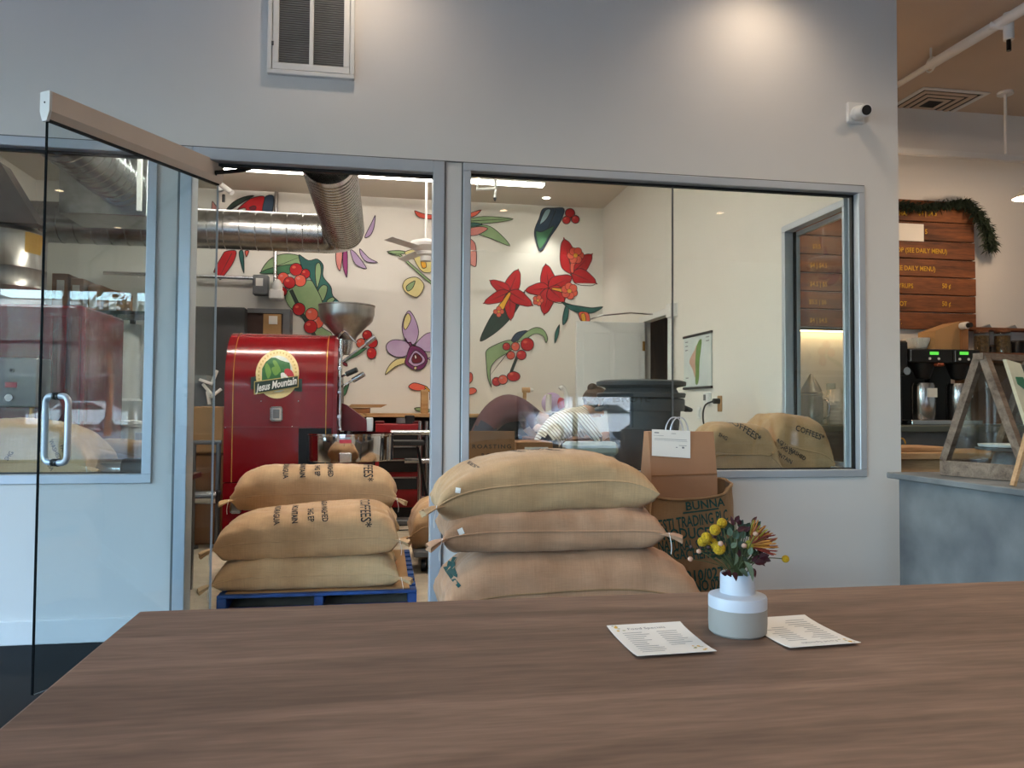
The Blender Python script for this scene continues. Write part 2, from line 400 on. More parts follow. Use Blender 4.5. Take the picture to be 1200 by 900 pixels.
# corner bead on the wall end
# ---------------------------------------------------------------- glazing of the partition
def frame_window(name, x0, x1, z0, z1, fw, joints=(), glass_y=.05):
    f = MB(); y0, y1 = -.012, .10
    f.box(x0, x1, y0, y1, z1 - fw, z1, .003); f.box(x0, x1, y0, y1, z0, z0 + fw, .003)
    f.box(x0, x0 + fw, y0, y1, z0 + fw, z1 - fw, .003); f.box(x1 - fw, x1, y0, y1, z0 + fw, z1 - fw, .003)
    o = f.build(name, 'frame_alu', kind='structure')
    g = MB(); e = .012; yy = (glass_y - .012, glass_y + .012)
    a, b, c, d = x0 + fw, x1 - fw, z0 + fw, z1 - fw
    g.box(a, b, *yy, d - e, d); g.box(a, b, *yy, c, c + e * .6); g.box(a, a + e * .5, *yy, c, d); g.box(b - e, b, *yy, c, d)
    g.build('gasket', 'gasket', o)
    xs = [a] + list(joints) + [b]
    for i in range(len(xs) - 1):
        B('pane', GLASS, o, xs[i] + (.003 if i else 0), xs[i + 1] - .003, glass_y - .005, glass_y + .005, c, d)
    for j in joints: B('joint_strip', 'grey_metal', o, j - .003, j + .003, glass_y - .007, glass_y + .007, c, d)
    return o
frame_window('window_1', -3.7, WXL, WZ0, WZ1, .046)
frame_window('window_2', .406, WXR, WZ0, WZ1, .042, joints=(onY(788, 300, .05).x,))
# side window in the roastery right wall
f = MB()
f.box(2.70, 2.765, .10, .835, 2.375, 2.42, .003); f.box(2.70, 2.765, .10, .835, .77, .81, .003); f.box(2.70, 2.765, .79, .835, .81, 2.375, .003); f.box(2.70, 2.765, .10, .122, .81, 2.375, .003)
f.box(2.775, 2.80, .122, .79, 2.345, 2.375); f.box(2.775, 2.80, .122, .79, .81, .835); f.box(2.775, 2.80, .765, .79, .835, 2.345)
w3 = f.build('window_3', 'frame_alu', kind='structure')
B('gasket', 'gasket', w3, 2.765, 2.775, .768, .795, .81, 2.375); B('gasket', 'gasket', w3, 2.765, 2.772, .122, .13, .81, 2.375)
B('pane', GLASS, w3, 2.784, 2.790, .142, .765, .835, 2.345)
# door frame (storefront jambs and head)
f = MB()
f.box(DL, -.968, -.012, .12, 0, WZ1, .003); f.box(.247, DR, -.012, .12, 0, WZ1, .003); f.box(-.968, .247, -.012, .12, 2.405, WZ1, .003)
tr = f.build('trim_1', 'frame_alu', kind='structure')
g = MB(); g.box(-.968, .247, .04, .07, 2.39, 2.405); g.build('gasket', 'gasket', tr)
f = MB(); f.box(DL - .012, DL, -.006, 0, 0, WZ1); f.box(DR, DR + .008, -.006, 0, 0, WZ1); f.box(.398, .406, -.006, 0, WZ0, WZ1)
f.box(-3.7, WXR, -.006, 0, WZ1, WZ1 + .006)
f.build('frame_shadow_lines', 'grey_metal', kind='structure')  # grey strips draw the thin shadow line around the frames
# ---------------------------------------------------------------- open glass door
HX, HY, FX, FY = -.862, .075, -1.352, -.745
dv = Vector((FX - HX, FY - HY, 0)); DLn = dv.length; dv.normalize(); dn = Vector((-dv.y, dv.x, 0))
DM = Matrix((dv, dn, Vector((0, 0, 1)))).transposed().to_4x4(); DM.translation = Vector((HX, HY, 0))
door = thing('door_1', (HX, HY, 0), 'frameless clear glass door standing open beside the table', 'door', kind='structure')
def dbox(name, m, x0, x1, y0, y1, z0, z1, bev=0, par=door, **k):
    mb = MB(); mb.box(x0, x1, y0, y1, z0, z1, bev, DM); return mb.build(name, m, par, **k)
dbox('pane', DOORGLASS, .0, DLn - .002, -.006, .006, .012, 2.33)
mat('edge_glass', (8, 12, 15), .5)
dbox('glass_edge', 'edge_black', DLn - .002, DLn + .001, -.0062, .0062, .012, 2.33)
dbox('glass_edge', 'frame_alu', -.002, .0, -.0062, .0062, .012, 2.33)
mat('rail_tan', (226, 210, 196), .45, .25, var=.02)
rail = MB(); prof = [(-.012, 2.305), (.012, 2.305), (.026, 2.335), (.026, 2.415), (-.026, 2.415), (-.026, 2.335)]
rail.prism(prof, 'X', 0, DLn - .0, DM); rl = rail.build('top_rail', 'rail_tan', door)
cp = MB(); cp.prism([(a * 1.04, b if b > 2.31 else b - .01) for a, b in prof], 'X', DLn, DLn + .012, DM); cpo = cp.build('end_cap', 'white_plastic', rl)
sc_ = MB(); sc_.cyl(DM @ V(DLn + .011, 0, 2.37), DM @ V(DLn + .0135, 0, 2.37), .004, n=10); sc_.build('screw', 'black_metal', cpo)
cp = MB(); cp.prism(prof, 'X', -.012, 0, DM); cp.build('end_cap', 'rail_tan', rl)
dbox('rubber_strip', 'gasket', .0, DLn, -.011, .011, 2.298, 2.306)
# back-to-back D pull handles
for sgn, lab in ((1, 'satin pull handle on the near face of the glass'), (-1, 'satin pull handle on the far face of the glass')):
    h = MB(); px_ = DLn - .075; dd = .065
    pts = [V(px_, sgn * .006, .92), V(px_, sgn * (dd - .03), .92)]
    for k in range(1, 6): a = math.pi / 2 * k / 6; pts.append(V(px_, sgn * (dd - .03 + .03 * math.sin(a)), .95 - .03 * math.cos(a)))
    pts.append(V(px_, sgn * dd, .95)); pts.append(V(px_, sgn * dd, 1.16))
    for k in range(1, 6): a = math.pi / 2 * k / 6; pts.append(V(px_, sgn * (dd - .03 + .03 * math.cos(a)), 1.16 + .03 * math.sin(a)))
    pts += [V(px_, sgn * (dd - .03), 1.19), V(px_, sgn * .006, 1.19)]
    h.tube([DM @ p for p in pts], .0125, 14); hh = h.build('pull_handle', 'frame_alu', door, smooth=True, label=lab)
    for z in (.92, 1.19):
        c = MB(); c.cyl(DM @ V(px_, sgn * .006, z), DM @ V(px_, sgn * .016, z), .0155, n=16); c.build('collar', 'black_plastic', hh, smooth=True)
# closer arm
ca = MB(); ca.tube([DM @ V(.03, .0, 2.33)] + [V(-.86, .02, 2.35), V(-.80, .06, 2.37), V(-.74, .075, 2.385), V(-.70, .08, 2.40)], .011, 10)
ca.build('closer_arm', 'black_metal', door, smooth=True)
# ---------------------------------------------------------------- lamps of the room and added fill lamps
LAMP_WARM = lampmat('lamp_warm', (255, 214, 170), 14); LAMP_WHITE = lampmat('lamp_white', (255, 240, 220), 16)
def downlight(x, y, z, power, label, blend=.6, ang=95, warm=True, tilt=None, group='recessed ceiling downlights'):
    t = thing('ceiling_downlight', (x, y, z), label, 'downlight', group)
    r = MB(); r.lathe([(.045, -.002), (.062, -.004), (.064, 0), (.045, 0)], (x, y, z), 28, close=True); r.build('trim_ring', 'white_plastic', t, smooth=True)
    l = MB(); l.lathe([(0, -.0015), (.045, -.0015), (.045, -.0005)], (x, y, z), 24); l.build('lens', LAMP_WARM if warm else LAMP_WHITE, t)
    d = bpy.data.lights.new('spot', 'SPOT'); d.energy = power; d.spot_size = R_(ang); d.spot_blend = blend; d.shadow_soft_size = .04
    d.color = (1, .80, .60) if warm else (1, .92, .82)
    o = bpy.data.objects.new('spot', d); COL.objects.link(o); o.location = (x, y, z - .02)
    if tilt: o.rotation_euler = tilt
    return t
downlight(2.06, -.36, ZC, 17, 'recessed downlight washing the wall above the large window', blend=1, ang=150)
downlight(-.15, -.36, ZC, 14, 'recessed downlight washing the wall beside the vent grille', blend=1, ang=150)
for x, y, tx in ((4.3, -5.2, 'recessed downlight over the far right of the room'), (-3.85, -5.7, 'recessed downlight over the front left tables'), (-3.8, -7.6, 'recessed downlight near the street glass at left'), (1.5, -5.6, 'recessed downlight over the middle of the room')):
    downlight(x, y, ZC, 90, tx, ang=150, blend=1)
for x, y, tx in ((1.5, -2.0, 'added fill downlight above the vase end of the table'), (3.4, -1.6, 'added fill downlight above the concrete counter'), (1.0, -4.3, 'added fill downlight above the near side of the table')):
    downlight(x, y, ZC, 70 if x > 3 else 42, tx, ang=155, blend=1)  # added warm fill over table and counter, none of it in view
# linear strip light in the roastery
lp = thing('linear_light', (0, 4.15, 3.6), 'long white linear strip light near the roastery ceiling', 'ceiling light')
xa, xb = -2.6, onZ(640, 214, 3.62).x
B('housing', 'white_paint', lp, xa, xb, 4.10, 4.20, 3.625, 3.66, bev=.004)
B('diffuser', lampmat('strip', (255, 246, 234), 12), lp, xa + .01, xb - .01, 4.105, 4.195, 3.595, 3.625, bev=.008)
for x in (-2.2, -.6, 1.2):
    k = MB(); k.cyl((x, 4.15, 3.66), (x, 4.15, 3.70), .006, n=8); k.build('hanger', 'steel', lp)
lp2 = thing('linear_light', (0, 1.0, 3.6), 'added strip light, unseen above the window head, brightening the roastery front', 'ceiling light')
B('housing', 'white_paint', lp2, -1.7, 1.1, 1.45, 1.55, 3.635, 3.67, bev=.004)
B('diffuser', lampmat('added_strip', (255, 244, 230), 98), lp2, -1.69, 1.09, 1.455, 1.545, 3.61, 3.635, bev=.006)  # added lamp out of view, brightens sacks and floor near the doorway
downlight(1.91, 4.95, ZC - .02, 30, 'small white downlight in the roastery ceiling by the mural', warm=False)
# ---------------------------------------------------------------- table
TX0, TX1, TY0, TY1, TZ = -.466, 2.6, -3.56, -2.462, .75
tb = thing('table', (1.0, -3.0, 0), 'long dark brown wooden table in the foreground', 'table')
mb = MB(); mb.box(TX0, TX1, TY0, TY1, TZ - .042, TZ, .004, seg=2); mb.build('tabletop', 'table_wood', tb)
for x in (TX0 + .12, TX1 - .12):
    for y in (TY0 + .12, TY1 - .12): B('leg', 'black_metal', tb, x - .03, x + .03, y - .03, y + .03, .0, TZ - .042)
    B('rail', 'black_metal', tb, x - .02, x + .02, TY0 + .15, TY1 - .15, TZ - .10, TZ - .05)
# ---------------------------------------------------------------- vase and flowers
VX, VY = .634, -2.765
vs_ = thing('vase', (VX, VY, TZ), 'small white ceramic vase with grey base band on the table', 'vase')
mat('vase_grey', (146, 142, 136), .7, var=.03); mat('vase_white', (184, 190, 200), .45, var=.01)
m_ = MB(); m_.lathe([(0, 0), (.046, 0), (.0505, .004), (.0515, .02), (.0515, .047)], (VX, VY, TZ), 48); m_.build('base', 'vase_grey', vs_, smooth=True)
m_ = MB(); m_.lathe([(.0515, .047), (.0515, .064), (.050, .0675), (.046, .069), (.033, .0705), (.0308, .072), (.0302, .104), (.0295, .1065), (.027, .1065), (.0265, .10), (.0265, .06), (0, .058)], (VX, VY, TZ), 48)
m_.build('body', 'vase_white', vs_, smooth=True)
mat('yellow_flower', (214, 172, 20), .8, var=.2, scale=260, bump=.8, bscale=420)
mat('pale_berry', (196, 156, 132), .6, var=.1); mat('dark_berry', (46, 16, 22), .5, var=.2)
mat('leaf_sage', (104, 128, 106), .6, var=.12, scale=60); mat('leaf_dark', (44, 66, 46), .6, var=.2, scale=50); mat('leaf_wine', (70, 16, 26), .6, var=.25, scale=50)
mat('mum_red', (128, 40, 20), .7, var=.3, scale=120, col2=(92, 18, 14)); mat('mum_gold', (182, 116, 30), .7, var=.2, scale=90); mat('mum_green', (150, 140, 40), .7, var=.2)
NECK = V(VX, VY, TZ + .10)
def stem_to(p, r=.0011, root=None):
    root = root or NECK + V(random.uniform(-.014, .014), random.uniform(-.012, .012), -.06)
    mid = NECK + (V(p.x, p.y, NECK.z) - NECK) * .22; mid.x = max(VX - .02, min(VX + .02, mid.x)); mid.y = max(VY - .02, min(VY + .02, mid.y)); mid.z = NECK.z + .008
    return [tuple(q) for q in spline([root, mid, mid.lerp(p, .5) + V(0, 0, .006), p], 5, False)]
def flower_pt(px, py, dy): return onY(px, py, VY + dy)
FG = 'yellow billy buttons'
for px, py, dy, r, lab in ((846, 613, .0, .0092, 'highest round yellow billy button in the vase'), (838, 621, -.012, .0098, 'round yellow billy button just below the highest one'),
        (828, 630, .0, .0098, 'round yellow billy button third down the left side'), (823, 635, .012, .0088, 'leftmost round yellow billy button, partly hidden'),
        (835, 637, .015, .0095, 'round yellow billy button tucked between its neighbours at left'), (843, 643, -.022, .0108, 'large low yellow billy button with a pale berry before it'), (840, 641, -.005, .010, 'round yellow billy button behind the large low one'),
        (920.5, 655, .0, .0068, 'small yellow billy button far out to the right')):
    p = flower_pt(px, py, dy); t = thing('billy_button', NECK, lab, 'flower', FG)
    h = MB(); tm = bmesh.new(); bmesh.ops.create_icosphere(tm, subdivisions=4, radius=r)
    for v in tm.verts: v.co = v.co * (1 + .035 * noise.noise(v.co * 900)) + p
    h._merge(tm); h.build('head', 'yellow_flower', t, smooth=True)
    s_ = MB()
    pts = stem_to(p)
    if px > 900: pts = [tuple(q) for q in spline([NECK + V(.01, 0, -.05), NECK + V(.018, 0, .006), flower_pt(893, 655, 0), p], 6, False)]
    s_.tube(pts, .0009, 6); s_.build('stem', 'stem_green', t, smooth=True)
def leaf(mb, p, d, up, L, Wd, curl=.2, n=6, fold=.25):
    d = Vector(d).normalized(); s = d.cross(Vector(up)); s = s.normalized() if s.length > 1e-4 else d.orthogonal().normalized(); u = s.cross(d)
    rows = []
    for i in range(n + 1):
        t = i / n; w = Wd * math.sin(math.pi * min(1, t ** .8 * .97 + .02)) ** .8
        c = Vector(p) + d * L * t - u * curl * L * t * t
        rows.append([c - s * w / 2 + u * w * fold, c, c + s * w / 2 + u * w * fold])
    vs = [v for r in rows for v in r]; fs = []
    for i in range(n):
        for k in range(2): a = i * 3 + k; fs.append((a, a + 1, a + 4, a + 3))
    mb.raw(vs, fs)
# spider mum
mp_ = flower_pt(876, 640, -.005); cm = flower_pt(893, 632, -.01)
t = thing('spider_mum', NECK, 'shaggy rust and gold spider mum drooping to the right in the vase', 'flower')
s_ = MB(); s_.tube(stem_to(mp_), .0016, 8); s_.build('stem', 'stem_green', t, smooth=True)
c_ = MB(); c_.sphere(mp_ + V(.004, 0, .002), .009, u=14, v=8); c_.build('calyx', 'mum_green', t, smooth=True)
ax = (cm - mp_).normalized()
for i in range(100):
    a = random.uniform(0, 2 * math.pi); sp = random.uniform(.15, 1.0)
    o1 = ax.orthogonal().normalized(); o2 = ax.cross(o1)
    d = (ax * (1.0 - .55 * sp) + (o1 * math.cos(a) + o2 * math.sin(a)) * sp * .85).normalized()
    L = random.uniform(.026, .046); p0 = mp_ + ax * .004
    side = d.cross(ax); side = side.normalized() if side.length > .01 else o1
    pts = [p0, p0 + d * L * .4, p0 + d * L * .75 + ax * .003, p0 + d * L + ax * .006 + side * random.uniform(-.005, .005)]
    pe = MB(); pe.tube(spline(pts, 3, False), [.0009 + .0006 * k / 9 for k in range(9)] + [.0004], 5)
    pe.build('petal', random.choice(['mum_red', 'mum_red', 'mum_gold', 'mum_red', 'mum_gold', 'mum_green']), t, smooth=True)
# berry sprigs
def sprig(name, lab, cat, berries, m, r, group=None):
    t = thing(name, NECK, lab, cat, group)
    root = None
    for px, py, dy in berries:
        p = flower_pt(px, py, dy); b = MB(); b.sphere(p, r * random.uniform(.9, 1.1), (1, 1, .92), 12, 8); b.build('berry', m, t, smooth=True)
        s_ = MB(); s_.tube(stem_to(p), .0007, 6); s_.build('stem', 'stem_green', t, smooth=True)
sprig('berry_sprig', 'sprig of pale peach berries leaning left from the vase', 'berries', ((809, 655, -.01), (819, 646, -.01), (844.5, 637, -.034)), 'pale_berry', .0045)
sprig('berry_sprig', 'sprig of pale peach berries upright among the right flowers', 'berries', ((872, 639.5, -.03), (885.5, 625.5, -.03), (857, 613, .01)), 'pale_berry', .0046)
sprig('berry_sprig', 'sprig of small dark purple berries on the left of the vase', 'berries', ((810, 641, 0), (838, 629, .01), (822, 641, .012), (831, 641, -.01)), 'dark_berry', .0036)
# leafy sprigs
def leafsprig(name, lab, leaves, m, group='leafy sprigs in the vase'):
    t = thing(name, NECK, lab, 'foliage', group)
    for px, py, dy, ang, L, wd, cu in leaves:
        p = flower_pt(px, py, dy); a = R_(ang); d = V(math.cos(a), random.uniform(-.5, .1), math.sin(a))
        l = MB(); leaf(l, p, d, V(-math.sin(a) * .5, -.8, math.cos(a) * .5), L, wd, cu); l.build('leaf', m, t, smooth=True)
        s_ = MB(); s_.tube(stem_to(p), .0008, 6); s_.build('stem', 'stem_green', t, smooth=True)
leafsprig('leaf_sprig', 'sage green leaves hanging over the front rim of the vase', [(872, 658, -.034, -62, .036, .016, .25), (862, 648, -.03, -100, .022, .012, .2), (857, 642, -.02, 40, .014, .010, .1), (866, 668, -.034, -25, .026, .012, .3), (878, 650, -.02, 70, .014, .010, .1), (856, 628, .0, 100, .016, .012, .1), (868, 630, .0, 60, .015, .012, .1)], 'leaf_sage')
leafsprig('leaf_sprig', 'dark green leaves in the middle of the bouquet', [(856, 622, .0, 110, .018, .013, .1), (862, 632, -.01, 80, .018, .013, .2), (853, 650, -.01, 150, .018, .012, .2), (864, 640, -.005, 20, .018, .013, .2), (870, 652, -.015, -70, .02, .014, .2), (848, 652, 0, 170, .02, .012, .2), (866, 618, .01, 70, .016, .011, .1), (874, 628, .01, 30, .016, .012, .1), (860, 655, .01, 90, .02, .014, .1), (840, 650, -.01, 185, .015, .009, .1)], 'leaf_dark')
leafsprig('leaf_sprig', 'wine red leaves low on both sides of the vase neck', [(853, 670, -.036, 190, .014, .012, .2), (858, 671, -.038, -60, .016, .014, .2), (850, 670, -.036, -30, .014, .012, .3), (884, 660, -.01, 10, .022, .012, .2), (890, 654, -.01, 25, .018, .013, .2), (880, 666, -.02, -60, .018, .012, .2), (862, 612, 0, 60, .014, .009, .1), (868, 615, 0, 120, .015, .009, .1), (893, 655, -.01, -10, .016, .011, .1), (864, 622, -.01, 20, .016, .01, .1)], 'leaf_wine')
random.seed(21)
leafsprig('leaf_sprig', 'mixed small leaves filling the back of the bouquet', [(random.uniform(846, 892), random.uniform(617, 662), random.uniform(.0, .03), random.uniform(20, 160), random.uniform(.014, .022), random.uniform(.009, .014), .15) for i in range(22)], 'leaf_dark')
leafsprig('leaf_sprig', 'thin wine red twigs and leaves around the shaggy bloom', [(random.uniform(856, 896), random.uniform(612, 660), random.uniform(-.01, .02), random.uniform(-30, 150), random.uniform(.012, .02), random.uniform(.005, .009), .2) for i in range(18)], 'leaf_wine')
# ---------------------------------------------------------------- menu cards
def card(lab, corners, flip):
    P = [onZ(x, y, TZ) for x, y in corners]       # far-left, far-right, near-right, near-left
    t = thing('menu_card', sum(P, V(0, 0, 0)) / 4, lab, 'menu', 'printed menu cards on the table')
    m_ = MB(); nx = 8
    def at(u, v, h=0): # u across, v from far to near
        q = P[0].lerp(P[1], u).lerp(P[3].lerp(P[2], u), v); q.z = TZ + .0015 + .005 * (abs(v - .5) * 2) ** 3 * .8 + h; return q
    g = 8; vs = [at(i / g, j / g) for j in range(g + 1) for i in range(g + 1)] + [at(i / g, j / g, .0007) for j in range(g + 1) for i in range(g + 1)]
    k = (g + 1) ** 2; fs = []
    for j in range(g):
        for i in range(g):
            a = j * (g + 1) + i; fs += [(a, a + 1, a + g + 2, a + g + 1), (a + k, a + 1 + k, a + g + 2 + k, a + g + 1 + k)]
    rim = [i for i in range(g + 1)] + [j * (g + 1) + g for j in range(1, g + 1)] + [g * (g + 1) + i for i in range(g - 1, -1, -1)] + [j * (g + 1) for j in range(g - 1, 0, -1)]
    for i in range(len(rim)): a, b = rim[i], rim[(i + 1) % len(rim)]; fs.append((a, b, b + k, a + k))
    m_.raw(vs, fs); m_.build('sheet', 'paper', t)
    mp = (lambda u, v: (1 - u, 1 - v)) if flip else (lambda u, v: (u, v))
    ins = MB()
    def patch(mbx, u0, u1, v0, v1):
        cs = [mp(u0, v0), mp(u1, v0), mp(u1, v1), mp(u0, v1)]; mbx.raw([at(*c, .0011) for c in cs], [(0, 1, 2, 3)])
    random.seed(11)
    for i in range(11):
        v = .24 + i * .062
        for k in range(2):
            u = .12 + .45 * k
            if v > .72 and k: continue
            patch(ins, u, u + random.uniform(.18, .34), v, v + .012)
    ins.build('printed_lines', 'ink_grey', t, kind='stuff')
    tv, tf = text2d('Food Specials', 1, .9, 0, 'CENTER'); tt = MB(); w_ = max(x for x, y in tv) - min(x for x, y in tv)
    tt.raw([at(*mp(.48 + x * .5 / w_, .155 - y * .075), .0011) for x, y in tv], tf); tt.build('printed_title', 'ink_grey', t)
    bl = MB(); gr = MB()
    for c, n in (((.06, .06), 7), ((.90, .80), 9)):
        for i in range(n):
            u, v = c[0] + random.uniform(-.03, .11) * (1 if c[0] < .5 else -1), c[1] + random.uniform(-.03, .13); r = random.uniform(.014, .026)
            (bl if i % 2 else gr).raw([at(*mp(max(.01, min(.99, u + r * math.cos(a))), max(.01, min(.99, v + r * math.sin(a) * (1 if i % 2 else .5)))), .0011) for a in [k * math.pi / 4 for k in range(8)]], [tuple(range(8))])
    bl.build('printed_blossom', mat('blossom_yellow', (226, 184, 84), .8), t, kind='stuff'); gr.build('printed_leaf', mat('print_green', (166, 168, 116), .8), t, kind='stuff')
card('printed menu card lying left of the vase', ((711, 737), (797, 732), (840, 767), (747, 773)), False)
card('printed menu card lying right of the vase, upside down', ((868, 729), (943, 724), (1009, 757), (926, 763)), True)
# ---------------------------------------------------------------- burlap sacks
SACKTXT = ['COFFEES*', 'NICARAGUA WASHED', 'SHG EP', 'MOUNTAIN', 'NICARAGUA']
def sack_surface(L, W, H, seed, bend=0., flat=.42, droop=.03, bulge=0., tilt=0., pu=None, pw=3.3, wr=1.0, nu=72, nv=46):
    def rid(p): return (1 - 2 * abs(noise.noise(p)))
    def pt(u, v, top):
        t = (max(0, 1 - abs(u) ** (pu or pw + 2.2)) ** .5) * (max(0, 1 - abs(v) ** (pw + .9)) ** .5)
        x = u * L / 2 * (1 - .05 * (1 - v * v) * abs(u) ** 3); y = v * W / 2 * (1 - .07 * (1 - u * u) * abs(v) ** 3)
        seam = H * flat * (1 + .10 * noise.noise(V(x * 2.5, v, seed * 1.7)))
        if top: z = seam + (H - seam) * t ** .8 * (1 + bulge * u)
        else: z = seam * (1 - min(1, t * 1.7) ** .8)
        z -= droop * (abs(u) ** 6) * (1 if top or t < .5 else .3) ; z += bend * u * u + tilt * u
        end = abs(u) ** 2.2; sgn = 1 if u > 0 else -1; lim = min(1, t * 3 + .1)
        big = noise.noise(V(x * 2.4 + seed * 5, y * 3, seed)) * .020
        fold = rid(V(x * 4 + seed * 3, (y + abs(x) * .5 * (1 if y > 0 else -1)) * 11, seed * 2.1 + sgn)) * end * .016
        fine = rid(V(x * 9 + seed, y * 14 + x * 4, seed + 4.2)) * .0045 + noise.noise(V(x * 13 + seed * 7.3, y * 16, z * 9)) * .004
        z += (big + fold + fine) * wr * lim * (1 if top else .35)
        front = abs(v) ** 3 * min(1, t * 2 + .3)
        yo = (noise.noise(V(x * 3.2 + seed, z * 5, seed + 9)) * .020 + rid(V(x * 7 + z * 6 + seed, z * 12, seed + 2)) * .008 + rid(V(x * 16 + seed, z * 5, seed + 2)) * .004) * front * (1 if v > 0 else -1) * wr
        xo = rid(V(seed + z * 14, y * 9, seed)) * .012 * abs(u) ** 5 * sgn * wr
        return V(x + xo, y + yo, z)
    vs, fs, idx = [], [], {}
    for top in (0, 1):
        for j in range(nv + 1):
            for i in range(nu + 1):
                # cosine spacing resolves the rim
                u = math.sin((i / nu * 2 - 1) * math.pi / 2); v = math.sin((j / nv * 2 - 1) * math.pi / 2)
                rim = i in (0, nu) or j in (0, nv)
                if top and rim: idx[1, i, j] = idx[0, i, j]; continue
                idx[top, i, j] = len(vs); vs.append(pt(u, v, top or rim))
    for top in (0, 1):
        for j in range(nv):
            for i in range(nu):
                q = (idx[top, i, j], idx[top, i + 1, j], idx[top, i + 1, j + 1], idx[top, i, j + 1]); fs.append(q if top else q[::-1])
    front = [idx[0, i, 0] for i in range(nu + 1)]
    return vs, fs, front, {(a, b): idx[0, nu if a > 0 else 0, nv if b > 0 else 0] for a in (-1, 1) for b in (-1, 1)}
def ear_mesh(mb, p, d, L, w, seed):
    d = Vector(d).normalized(); s = d.cross(V(0, 0, 1)); s = s.normalized() if s.length > .1 else V(0, 1, 0); u = s.cross(d); N = 14; rings = []
    prof = [(-.3, .30), (-.1, .34), (.1, .36), (.3, .46), (.55, .66), (.8, .80), (1., .84)]
    for k, (t, r) in enumerate(prof):
        rg = []
        for i in range(N):
            a = 2 * math.pi * i / N; rr = r * w * (1 + .28 * math.sin(a * 4 + seed) * min(1, max(0, t + .3)))
            rg.append(Vector(p) + d * L * t + s * math.cos(a) * rr + u * math.sin(a) * rr * .55 - V(0, 0, .25 * L * max(0, t) ** 2))
        rings.append(rg)
    vs = [v for r in rings for v in r]; fs = []
    for k in range(len(prof) - 1):
        for i in range(N): a = k * N + i; b = k * N + (i + 1) % N; fs.append((a, b, b + N, a + N))
    c = len(vs); vs.append(Vector(p) + d * L * .72)
    for i in range(N): fs.append(((len(prof) - 1) * N + i, (len(prof) - 1) * N + (i + 1) % N, c))
    mb.raw(vs, fs)
def sack(lab, cx, cy, z0, L, W, H, rz=0., m='burlap', seed=1, ears=((-1, -1), (1, -1)), text=None, seam=True, thread=None, group=None, pitch=0., textpos=None, projd=(0, .62, -.78), tsize=.07, marks=(), ptext=(), **kw):
    vs, fs, front, cor = sack_surface(L, W, H, seed, **kw)
    M = Matrix.Translation((cx, cy, z0)) @ Matrix.Rotation(R_(rz), 4, 'Z') @ Matrix.Rotation(R_(pitch), 4, 'Y')
    vw = [M @ v for v in vs]
    t = thing('coffee_sack', (cx, cy, z0), lab, 'sack', group)
    b = MB(); b.raw(vw, fs); bvh = BVHTree.FromPolygons(vw, fs); b.build('body', m, t, smooth=True, angle=80)
    if seam:
        s_ = MB(); s_.tube([vw[i] + V(0, -.001, .0) for i in front], .0045, 6); s_.build('seam', thread or m, t, smooth=True)
    cen = M @ V(0, 0, H * .4)
    for e in ears:
        p = vw[cor[e]]; d = (p - cen); d.z *= .2; d = (M.to_3x3() @ V(e[0] * .8, e[1] * .35, -.15 + .3 * random.random()))
        em = MB(); ear_mesh(em, p - d.normalized() * .015, d, .085, .034, seed + e[0]); eo = em.build('tied_corner', m, t, smooth=True, angle=70)
        st = MB(); q = p + d.normalized() * .005
        st.tube(spline([q + V(0, -.016, .01), q + V(.006 * e[0], -.02, -.02), q + V(.012 * e[0], -.016, -.055), q + V(.01 * e[0], -.014, -.085)], 4, False), .0018, 5); st.build('string', 'paper', eo, smooth=True)
    if text:
        D = M.to_3x3() @ Vector(projd)
        for s, lx, ly, size, rot in text:
            tv, tf = text2d(s, size, .8, .001, 'RIGHT')
            # text reads away from the camera side: right end at the near side
            f_ = M.to_3x3() @ V(0, -1, 0); f_ = (f_ - D.normalized() * f_.dot(D.normalized())).normalized(); r_ = M.to_3x3() @ V(1, 0, 0)
            a_ = (f_ * math.cos(R_(rot)) + r_ * math.sin(R_(rot))); b_ = (r_ * math.cos(R_(rot)) - f_ * math.sin(R_(rot)))
            tm = decal(tv, tf, M @ V(lx, ly, H), a_, b_, bvh, D, .003, .02)
            if len(tm.bm.verts): tm.build('lettering', 'ink', t)
    for s, px, py, hpx, rot, sx in ptext:
        q = onY(px, py, cy - W / 2 - .05); hh = (onY(px, py - hpx, cy - W / 2 - .05) - q).length / .72; tv, tf = text2d(s, 1, sx, .012); r = R_(rot)
        k = decal([(x * hh, y * hh) for x, y in tv], tf, q, (math.cos(r), 0, math.sin(r)), (-math.sin(r), 0, math.cos(r)), bvh, (0, 1, -.1), .003, .02)
        if len(k.bm.verts): k.build('lettering', 'ink', t)
    for nm, mm, pts, wd in marks:
        P = [onY(x, y, cy - W / 2 - .05) for x, y in pts]; P = [V(p.x, p.z, 0) for p in P]; vv = []
        for i, p in enumerate(P):
            d = (P[min(i + 1, len(P) - 1)] - P[max(i - 1, 0)]).normalized(); n_ = V(-d.y, d.x, 0)
            vv += [(p.x + n_.x * wd / 2, p.y + n_.y * wd / 2), (p.x - n_.x * wd / 2, p.y - n_.y * wd / 2)]
        k = decal(vv, [(2 * i, 2 * i + 1, 2 * i + 3, 2 * i + 2) for i in range(len(P) - 1)], (0, cy - W / 2 - .05, 0), (1, 0, 0), (0, 0, 1), bvh, (0, 1, -.12), .003, .02)
        if len(k.bm.verts): k.build(nm, mm, t)
    return t
